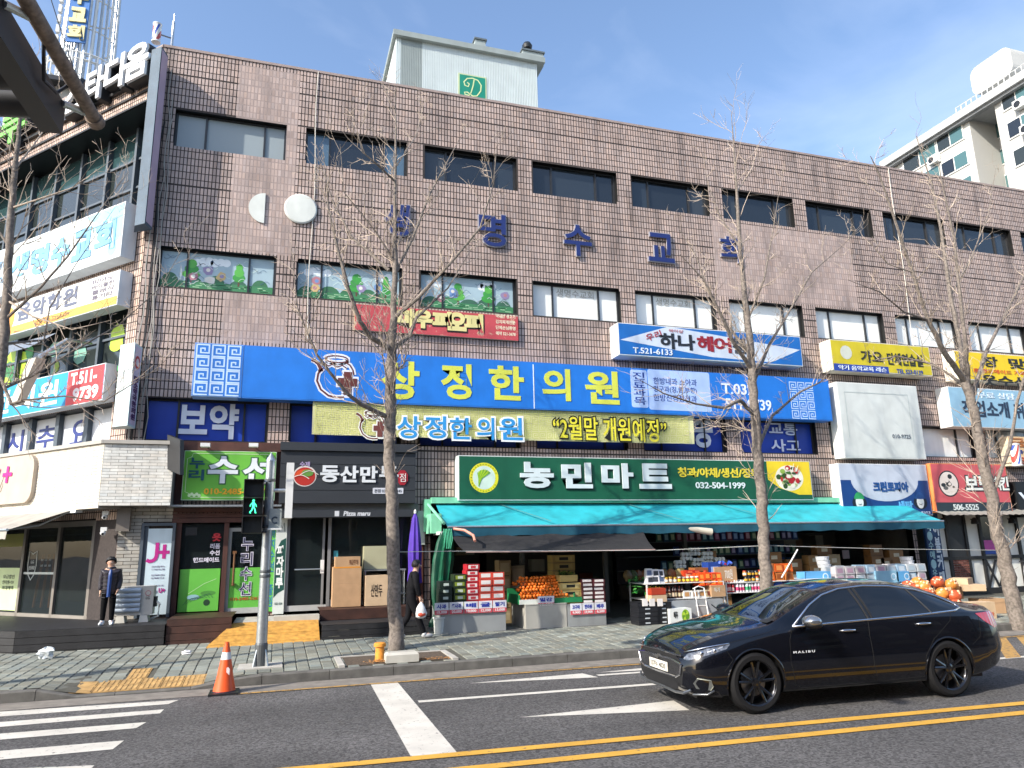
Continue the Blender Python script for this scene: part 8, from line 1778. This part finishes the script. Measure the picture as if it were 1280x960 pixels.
# ================================================================ TREES
def tree(label,trunk,limbs,Y,seed,dens=1.0,twigs=True,seg=9,tw_r=.010,frange=(.18,1.0),nlev=2,group='bare street trees along the kerb',thin=.86):
    """bare tree: trunk and limbs follow photographed paths at depth Y, then split into finer shoots"""
    rg=random.Random(seed); T=Thing('street_tree',label,'tree',group); allp=[]
    def path(pts,n=5):
        out=[]
        for a,b_ in zip(pts,pts[1:]):
            for k in range(n): t=k/n; p=a[0]*(1-t)+b_[0]*t; out.append((p+Vector((rg.gauss(0,1),rg.gauss(0,1),0))*b_[1]*.12,a[1]*(1-t)+b_[1]*t))
        out.append(pts[-1]); return out
    def P3(l): return [(at(x,y,Y+dy),r*thin) for x,y,dy,r in l]
    tp=path(P3(trunk),6); mb=MB(); mb.tube([p for p,r in tp],[r*rg.uniform(.95,1.06) for p,r in tp],14,M_bark); T.part('trunk',mb,smooth=True); allp.append((tp,1))
    for l in limbs:
        lp=path(P3(l),5); mb=MB(); mb.tube([p for p,r in lp],[r for p,r in lp],7,M_bark if lp[0][1]>.02 else M_twig); T.part('branch',mb,smooth=True); allp.append((lp,0))
    mb=MB(); cnt=0
    def grow(p,d,L,r,lev):
        nonlocal cnt
        n_=5; pts=[p]; rr=[r]; q=p.copy(); dd=d.copy()
        for k in range(n_):
            dd=(dd+Vector((rg.gauss(0,.13),rg.gauss(0,.13),rg.gauss(0,.09)+.07))).normalized(); q=q+dd*L/n_; pts.append(q.copy()); rr.append(r*(1-.75*(k+1)/n_)+.0016)
        mb.tube(pts,rr,3 if lev<2 else 4,M_twig,cap=False); cnt+=1
        if lev>0:
            for k in range(rg.choice((2,3,4))):
                i=rg.randint(1,n_); a=rg.random()*6.28; ax=dd.orthogonal().normalized(); sd=(Matrix.Rotation(a,3,dd)@ax); grow(pts[i],(dd*.75+sd*.75).normalized(),L*rg.uniform(.35,.65),rr[i]*.75,lev-1)
    if twigs:
        for lp,istr in allp:
            n_=len(lp); i0=int(n_*frange[0]) if istr else 1
            for i in range(i0,n_):
                p,r=lp[i]; t=(lp[min(i+1,n_-1)][0]-lp[i-1][0]).normalized()
                for k in range(max(1,int(rg.uniform(.6,2.1)*dens))):
                    if rg.random()>.66*dens+.1: continue
                    ax=t.orthogonal().normalized(); sd=Matrix.Rotation(rg.random()*6.28,3,t)@ax; grow(p,(t*.7+sd*.8+Vector((0,0,.25))).normalized(),rg.uniform(.35,1.0)*(1.1 if istr else .8),min(r*.5,tw_r),nlev if rg.random()<.5 else 1)
        me,c=mb.mesh('twig'); T.part('twig',None,data=(me,c),kind='stuff')
    T.base=tp[0][0]; T.done(); return cnt
n1=tree('bare tree with a straight leader standing in front of the dumpling shop',
 [(495,814,0,.17),(494,770,0,.145),(490,640,0,.135),(487,560,0,.13),(488,515,0,.125),(488,470,0,.115),(490,430,0,.105),(492,390,0,.075),(494,340,0,.062),(493,290,0,.05),(494,225,0,.037),(495,160,0,.024),(494,110,0,.008)],
 [[(486,522,0,.06),(452,506,-.3,.05),(434,492,-.5,.04),(412,465,-.7,.032),(396,443,-.8,.026),(384,415,-.9,.02),(372,385,-1,.014),(364,310,-1,.005)],
  [(488,436,0,.07),(463,421,-.3,.06),(450,402,-.5,.052),(436,362,-.7,.042),(421,307,-.8,.03),(411,262,-.9,.022),(404,190,-1,.006)],
  [(492,436,0,.06),(512,420,.3,.045),(520,398,.4,.035),(560,360,.6,.02),(590,310,.7,.006)],
  [(492,398,0,.05),(520,375,-.4,.04),(562,330,-.7,.032),(600,285,-.9,.024),(617,230,-1,.014),(622,170,-1,.004)],
  [(492,345,0,.045),(516,297,.4,.035),(537,243,.6,.026),(556,208,.7,.017),(586,152,.9,.004)],
  [(486,338,0,.042),(461,315,.3,.035),(440,297,.5,.029),(416,252,.7,.018),(396,190,.8,.005)],
  [(493,226,0,.03),(471,205,-.3,.022),(453,190,-.4,.016),(441,138,-.5,.004)],
  [(495,330,0,.03),(470,290,-.2,.02),(430,240,-.4,.012),(425,180,-.5,.004)],
  [(494,210,0,.02),(520,170,.2,.012),(532,120,.3,.004)],
  [(487,470,0,.035),(505,455,.3,.02),(510,430,.4,.01)],
  [(489,500,0,.03),(483,470,-.3,.02),(478,445,-.4,.015),(479,420,-.5,.006)]],14.02,5,1.0)
n2=tree('bare tree rising behind the car roof in front of the grocery awning',
 [(963,790,0,.17),(958,735,0,.15),(955,660,0,.14),(951,610,0,.13),(945,540,0,.12),(941,480,0,.11),(938,430,0,.09),(931,370,0,.07),(925,310,0,.055),(921,240,0,.038),(917,180,0,.02),(914,140,0,.006)],
 [[(944,520,0,.055),(925,500,-.3,.05),(905,510,-.5,.04),(870,505,-.6,.025),(830,492,-.8,.016),(800,475,-.9,.006)],
  [(940,462,0,.06),(915,425,-.3,.05),(897,385,-.5,.035),(880,350,-.6,.022),(850,318,-.7,.010)],
  [(941,470,0,.055),(935,440,.4,.045),(908,405,.5,.035),(885,365,.7,.025),(870,320,.8,.016),(845,280,.8,.005)],
  [(948,560,0,.05),(965,520,.4,.04),(1000,490,.6,.03),(1025,478,.7,.02),(1040,460,.8,.008)],
  [(941,480,0,.05),(962,430,.4,.04),(985,392,.6,.03),(1015,340,.8,.022),(1050,310,1,.012),(1075,285,1,.005)],
  [(935,400,0,.035),(955,350,-.3,.025),(966,290,-.5,.015),(975,230,-.6,.005)],
  [(925,310,0,.03),(900,270,.2,.02),(885,230,.3,.010),(878,190,.4,.004)],
  [(945,540,0,.035),(925,535,.3,.025),(895,528,.5,.016),(860,515,.6,.006)],
  [(921,240,0,.02),(940,210,.2,.012),(950,175,.2,.004)]],13.7,8,.85)
n3=tree('leaning bare tree with many pale stems at the right edge by the cardboard boxes',
 [(1274,785,0,.19),(1262,730,0,.17),(1250,680,0,.155),(1240,625,0,.145),(1229,575,0,.135),(1218,520,0,.125),(1205,470,0,.11)],
 [[(1207,478,0,.08),(1180,440,-.3,.07),(1160,400,-.5,.055),(1140,340,-.6,.045),(1117,270,-.8,.032),(1100,220,-.9,.022),(1088,195,-1,.010)],
  [(1205,470,0,.075),(1200,430,.2,.065),(1188,370,.3,.055),(1178,300,.4,.04),(1165,230,.5,.025),(1145,170,.6,.010)],
  [(1210,480,0,.07),(1207,430,-.3,.055),(1200,370,-.4,.042),(1193,300,-.5,.030),(1180,240,-.6,.020),(1172,200,-.7,.006)],
  [(1215,500,0,.06),(1232,440,.4,.05),(1258,390,.6,.04),(1280,345,.8,.03),(1300,300,.9,.018)],
  [(1240,620,0,.05),(1262,560,-.3,.045),(1272,500,-.4,.035),(1290,440,-.5,.025)],
  [(1212,490,0,.05),(1190,470,.3,.04),(1165,455,.5,.03),(1120,445,.7,.02),(1085,452,.9,.008)],
  [(1160,400,-.5,.03),(1130,390,-.7,.022),(1100,365,-.9,.015),(1060,350,-1,.006)],
  [(1188,370,.3,.03),(1215,320,.5,.022),(1235,270,.6,.014),(1245,210,.7,.005)],
  [(1140,340,-.6,.022),(1110,330,-.7,.016),(1085,300,-.8,.006)]],12.35,13,.85)
n4=tree('dark bare tree close to the left picture edge in front of the wing signs',
 [(-60,830,0,.20),(-40,700,0,.17),(-12,560,0,.14),(2,450,0,.12),(8,380,0,.105),(12,300,0,.09),(18,220,0,.07),(25,150,0,.045),(32,90,0,.012)],
 [[(6,400,0,.04),(50,360,-.4,.032),(85,320,-.6,.024),(120,270,-.8,.016),(160,215,-.9,.006)],
  [(4,430,0,.035),(55,425,.3,.026),(62,385,.4,.018),(95,330,.5,.012),(150,250,.6,.005)],
  [(0,470,0,.045),(14,505,-.4,.035),(32,500,-.5,.03),(80,495,-.6,.02),(130,502,-.7,.015),(190,465,-.9,.010),(225,435,-1,.004)],
  [(-5,490,0,.04),(40,470,.3,.03),(90,440,.5,.025),(150,405,.7,.018),(200,360,.8,.012),(240,290,.9,.005)],
  [(12,310,0,.035),(-20,260,.2,.02)],[(20,210,0,.03),(50,170,.3,.02),(75,130,.4,.010)],
  [(8,375,0,.03),(40,395,-.3,.022),(90,412,-.5,.015),(140,400,-.6,.006)],[(15,260,0,.03),(45,250,-.3,.02),(90,235,-.5,.014),(140,200,-.6,.005)]],12.9,21,.8,thin=.62)
print('twigs',n1,n2,n3,n4)
# ================================================================ SIGNAL ARM AT THE TOP LEFT
a0,a1=ground(20,-22,7.4),ground(121,154,7.4); A0=Vector((a0[0],a0[1],7.4)); A1=Vector((a1[0],a1[1],7.4)); M_rust=mat('rusty_steel_pipe',(.25,.19,.15),.75,.3,var=.45,scale=14,bump=.4,bscale=60)
T=Thing('mast_pole','rusty round mast arm reaching in from the top left above the street','mast arm'); mb=MB(); d_=(A1-A0).normalized(); mb.tube([A0-d_*4,A0,A1-d_*.02],.082,14,M_rust); T.part('pipe',mb,smooth=True)
mb=MB(); mb.tube([A1-d_*.15,A1],.102,14,M_rust); T.part('end_cap',mb,smooth=True); mb=MB(); mb.tube([A1-d_*1.6+Vector((-.05,0,-.05)),A1-d_*1.3+Vector((-.12,0,-.30)),A1-d_*.95+Vector((-.12,0,-.22)),A1-d_*.85+Vector((-.05,0,-.04))],.02,6,M_blk); T.part('cable',mb); T.done()
T=Thing('overhead_signal','black horizontal vehicle signal with round visors hanging beside the mast arm','traffic signal')
s0=Vector((*ground(-8,5,7.13),7.13)); s1=Vector((*ground(80,150,7.13),7.13)); dd=(s1-s0).normalized(); sn=Vector((dd.y,-dd.x,0)).normalized()
if sn.x>0: sn=-sn
def bx3(p,q,wid,h,m,mb):
    c=[p-sn*0,q-sn*0,q+sn*wid,p+sn*wid]; mb.hexa([(v.x,v.y,v.z-h/2) for v in c]+[(v.x,v.y,v.z+h/2) for v in c],m)
mb=MB(); bx3(s0-dd*.7,s1,.24,.38,M_sig,mb); T.part('housing',mb)
for k in range(4):
    c=s1-dd*(.30+.55*k)+sn*.24; mb=MB(); mb.lathe(c,[(.17,0),(.17,.40)],18,M_sig,axis=sn+Vector((0,0,-.08)),caps=False); mb.lathe(c,[(.16,.0),(.16,.395)],18,pm('#7d7d7a'),axis=sn+Vector((0,0,-.08)),caps=False); T.part('visor',mb,smooth=True)
mb=MB(); mb.tube([s1-dd*.12-sn*.0+Vector((0,0,.15)),A1-d_*.18],.045,8,M_metal); mb.tube([s1-dd*1.8+Vector((0,0,.15)),A1-d_*1.9],.045,8,M_metal); T.part('bracket',mb); T.done()
# overhead wires at the top left
T=Thing('overhead_wire','thin black overhead wire slanting across the sky at the top left','wire'); mb=MB(); mb.tube([at(63,-3,9.5),at(80,50,9.6),at(97,100,9.7)],.006,4,M_blk); mb.tube([at(88,75,9.65),at(90,82,9.65)],.015,6,M_blk); T.part('cable',mb); T.done()
# far left pole with a small banner
T=Thing('utility_pole','thin grey pole with a small drooping banner at the far left behind the signal','pole'); mb=MB(); mb.tube([at(2,240,25),at(12,110,25)],.12,8,M_conc); T.part('shaft',mb); mb=MB(); q=at(16,128,24.8); mb.hexa([(q.x-.15,24.8,q.z-1.0),(q.x+.2,24.8,q.z-1.0),(q.x+.2,25,q.z-1.0),(q.x-.15,25,q.z-1.0),(q.x-.05,24.8,q.z+.2),(q.x+.2,24.8,q.z+.2),(q.x+.2,25,q.z+.2),(q.x-.05,25,q.z+.2)],pm('#9fb4c4')); T.part('flag',mb); T.done()
# white torn lamp on the wing
T=Thing('hanging_floodlight','long off white floodlight housing hanging before the sky blue clinic sign','floodlight'); q=WG.px(45,470,1.0); mb=MB(); u,z=q
mb.hexa([tuple(WG.P(*v)) for v in [(u-.75,z-.62,1.0),(u-.35,z-.62,1.0),(u+.35,z+.35,1.0),(u-.05,z+.35,1.0),(u-.70,z-.62,1.15),(u-.40,z-.62,1.15),(u+.30,z+.35,1.2),(u+.0,z+.35,1.2)]],mat('yellowed_plastic',(.55,.50,.42),.5,var=.1)); T.part('lamp_housing',mb); mb=MB(); mb.tube([WG.P(u+.2,z+.4,1.1),WG.P(u+.35,z+.9,.6),WG.P(u+.3,z+.95,.0)],.04,8,M_metal); T.part('arm',mb); T.done()
# ================================================================ FAR BUILDINGS
AP=Fr((60,0,0),(0,-1,0))
T=Thing('apartment_block','tall white apartment block with teal windows rising behind the church building at the right','building')
ul,zl_=AP.px(1113,208,0); ur,zr_=AP.px(1290,101,0); zt_=(zl_+zr_)/2; print('apt',ul,ur,zl_,zr_)
M_apt=mat('white_render','#b4b4b0',.8,var=.05,scale=.3); M_tw=glass('apartment_glass','#47686a',.1,1.0,.8)
st=2.85
n0,_=AP.px(1211,150,0); n1_,_=AP.px(1246,150,0)
mb=MB(); mb.box(AP,ul,n0,zt_-45,zt_,-11,0,M_apt); mb.box(AP,n1_,ur+16,zt_-45,zt_,-11,0,M_apt); mb.box(AP,n0,n1_,zt_-45,zt_-.9,-11,-3.4,mat('grey_render','#a9aaab',.8,var=.05)); T.part('wall',mb)
mb=MB(); mb.box(AP,ul-.5,ur+16,zt_,zt_+.75,-11.5,.9,pm('#b0b2b2')); mb.box(AP,ul-.5,ur+16,zt_-.25,zt_,.0,.6,pm('#8d9092')); T.part('roof_slab',mb)
def awin(x,y,w_,h_,d,i):
    u,z=AP.px(x,y,d); mb=MB(); mb.box(AP,u-w_/2-.12,u+w_/2+.12,z-h_/2-.12,z+h_/2+.12,d,d+.10,pm('#dcdcd8')); wo=T.part('window',mb)
    mb=MB(); mb.box(AP,u-w_/2,u-.06,z-h_/2,z+h_/2,d+.08,d+.13,MC['dark_window_glass'] if i%2 else MC['grey_reflecting_glass']); T.part('pane',mb,sub=wo); mb=MB(); mb.box(AP,u+.06,u+w_/2,z-h_/2,z+h_/2,d+.08,d+.13,M_tw); T.part('pane',mb,sub=wo)
for k in range(3):
    awin(1188+k*6,174+k*31,2.7,1.35,0,k)
    awin(1242+k*8,167+k*31,2.0,1.4,-3.4,1)
    awin(1270+k*8,120+k*35,2.4,1.4,0,k)
    awin(1150+k*5,198+k*30,3.8,1.7,0,k)
for x,y in ((1276,130),(1285,161),(1168,200)):
    u,z=AP.px(x,y,.3); mb=MB(); mb.box(AP,u-.5,u+.5,z-.4,z+.4,.1,.65,M_white); mb.lathe(AP.P(u-.1,z,.65),[(.3,0),(.3,.02),(0,.03)],14,M_frame,axis=AP.n); T.part('air_conditioner',mb)
u0,z0=AP.px(1217,122,-2); u1,z1=AP.px(1262,60,-2); 
mb=MB(); za=AP.px(1217,122,-2)[1]; zb=AP.px(1210,90,-2)[1]
pts=rrect(u0,u1,za,zb,.8,5); mb.slab(AP,pts,-9,-2,M_apt); T.part('roof_tank_house',mb)
mb=MB(); mb.box(AP,u0+1.2,u1-1,zt_+.9,za+.2,-8.2,-3,pm('#b3b1a8')); T.part('lift_housing',mb)
mb=MB()
for k in range(28): u=ul+8+k*.55; mb.tube([AP.P(u,zt_+.9,-.3),AP.P(u,zt_+2.0,-.3)],.04,4,M_white)
mb.tube([AP.P(ul+8,zt_+2.0,-.3),AP.P(ul+23,zt_+2.0,-.3)],.05,4,M_white); T.part('railing',mb,kind='stuff'); T.done()
# lattice steeple of the church, behind the wing parapet
T=Thing('lattice_steeple','tall church steeple of white vertical pipes with a blue lettered panel','steeple'); Yt=27; c_=at(111,60,Yt); zb=13.4; 
def ring(z,r,m=M_white,t=.03): mb.tube([(c_.x+r*math.cos(q),Yt+r*math.sin(q),z) for q in np.linspace(0,2*math.pi,25)],t,5,m)
for k in range(26):
    q=2*math.pi*k/26; mb=MB(); mb.tube([(c_.x+.95*math.cos(q),Yt+.95*math.sin(q),zb),(c_.x+.72*math.cos(q),Yt+.72*math.sin(q),zb+16)],.045,6,M_metal if k%3 else M_white); T.part('vertical_pipe',mb,smooth=True)
for k in range(30): q=2*math.pi*k/30; mb=MB(); mb.tube([(c_.x+1.25*math.cos(q),Yt+1.25*math.sin(q),zb),(c_.x+1.25*math.cos(q),Yt+1.25*math.sin(q),at(111,92,Yt).z)],.03,5,M_white); T.part('outer_pipe',mb,smooth=True)
mb=MB(); 
for k in range(12): ring(zb+.5+k*1.3,.93-.019*k*.8)
ring(at(111,92,Yt).z,1.25); ring(at(111,100,Yt).z,1.25); T.part('hoop',mb)
mb=MB()
for k in range(9): z=zb+k*.75; q=k*1.9; mb.tube([(c_.x+.9*math.cos(q),Yt+.9*math.sin(q),z),(c_.x+.9*math.cos(q+2),Yt+.9*math.sin(q+2),z+.75)],.025,5,M_metal)
T.part('brace',mb); 
fr=Fr((c_.x-.5,Yt-.98,0),(1,-.12,0)); z0=at(107,55,Yt-1).z; uu=.34; mb=MB(); mb.box(fr,uu-.32,uu+.32,z0,z0+6,-.06,0,pm('#2a6ab0')); T.part('blue_panel',mb)
mb=MB()
for k,ch in enumerate('회교수명생'): text(mb,fr,ch,uu-.24,uu+.24,z0+.12+k*.72,z0+.62+k*.72,.004,pm('#d9cf9a'),off=.06,th=.05)
T.part('lettering',mb); 
for k in range(9): mb=MB(); mb.wbox(c_.x-1.02,c_.x-.92,Yt-.35,Yt-.2,z0-.5+k*.42,z0-.2+k*.42,M_white); T.part('lamp',mb)
T.done()
T=Thing('rooftop_room','small dark roofed rooftop room between the steeple and the parapet','building'); q=at(90,118,24); mb=MB(); mb.wbox(q.x-1.2,q.x+.6,24,27,12.5,q.z+.2,M_conc); T.part('wall',mb); mb=MB(); mb.wbox(q.x-1.5,q.x+.8,23.6,27.3,q.z+.2,q.z+.35,M_frame); T.part('roof',mb); T.done()
# houses across the street, behind the viewer, seen only as reflections in glass and paint
M_ow=mat('brown_brick_wall',(.14,.10,.08),.85,var=.2,scale=.6)
for k,(x0,x1,h,c) in enumerate([(-30,-14,9,'tall'),(-13.5,2,12,'taller'),(2.5,16,10,'middle'),(16.5,33,13,'largest'),(33.5,50,9,'last')]):
    T=Thing('shop_house','%s brown brick shop house across the street behind the viewer'%c,'building','shop houses across the street'); mb=MB(); mb.wbox(x0,x1,-22,-9-(k%2)*1.0,0,h,M_ow); T.part('wall',mb); yy=-9-(k%2)*1.0
    for i in range(int((x1-x0)/3)):
        for j in range(int(h/3.2)): mb=MB(); mb.wbox(x0+.7+i*3,x0+2.5+i*3,yy,yy+.05,1.0+j*3.2,2.6+j*3.2,M_winG); T.part('window',mb)
    T.done()
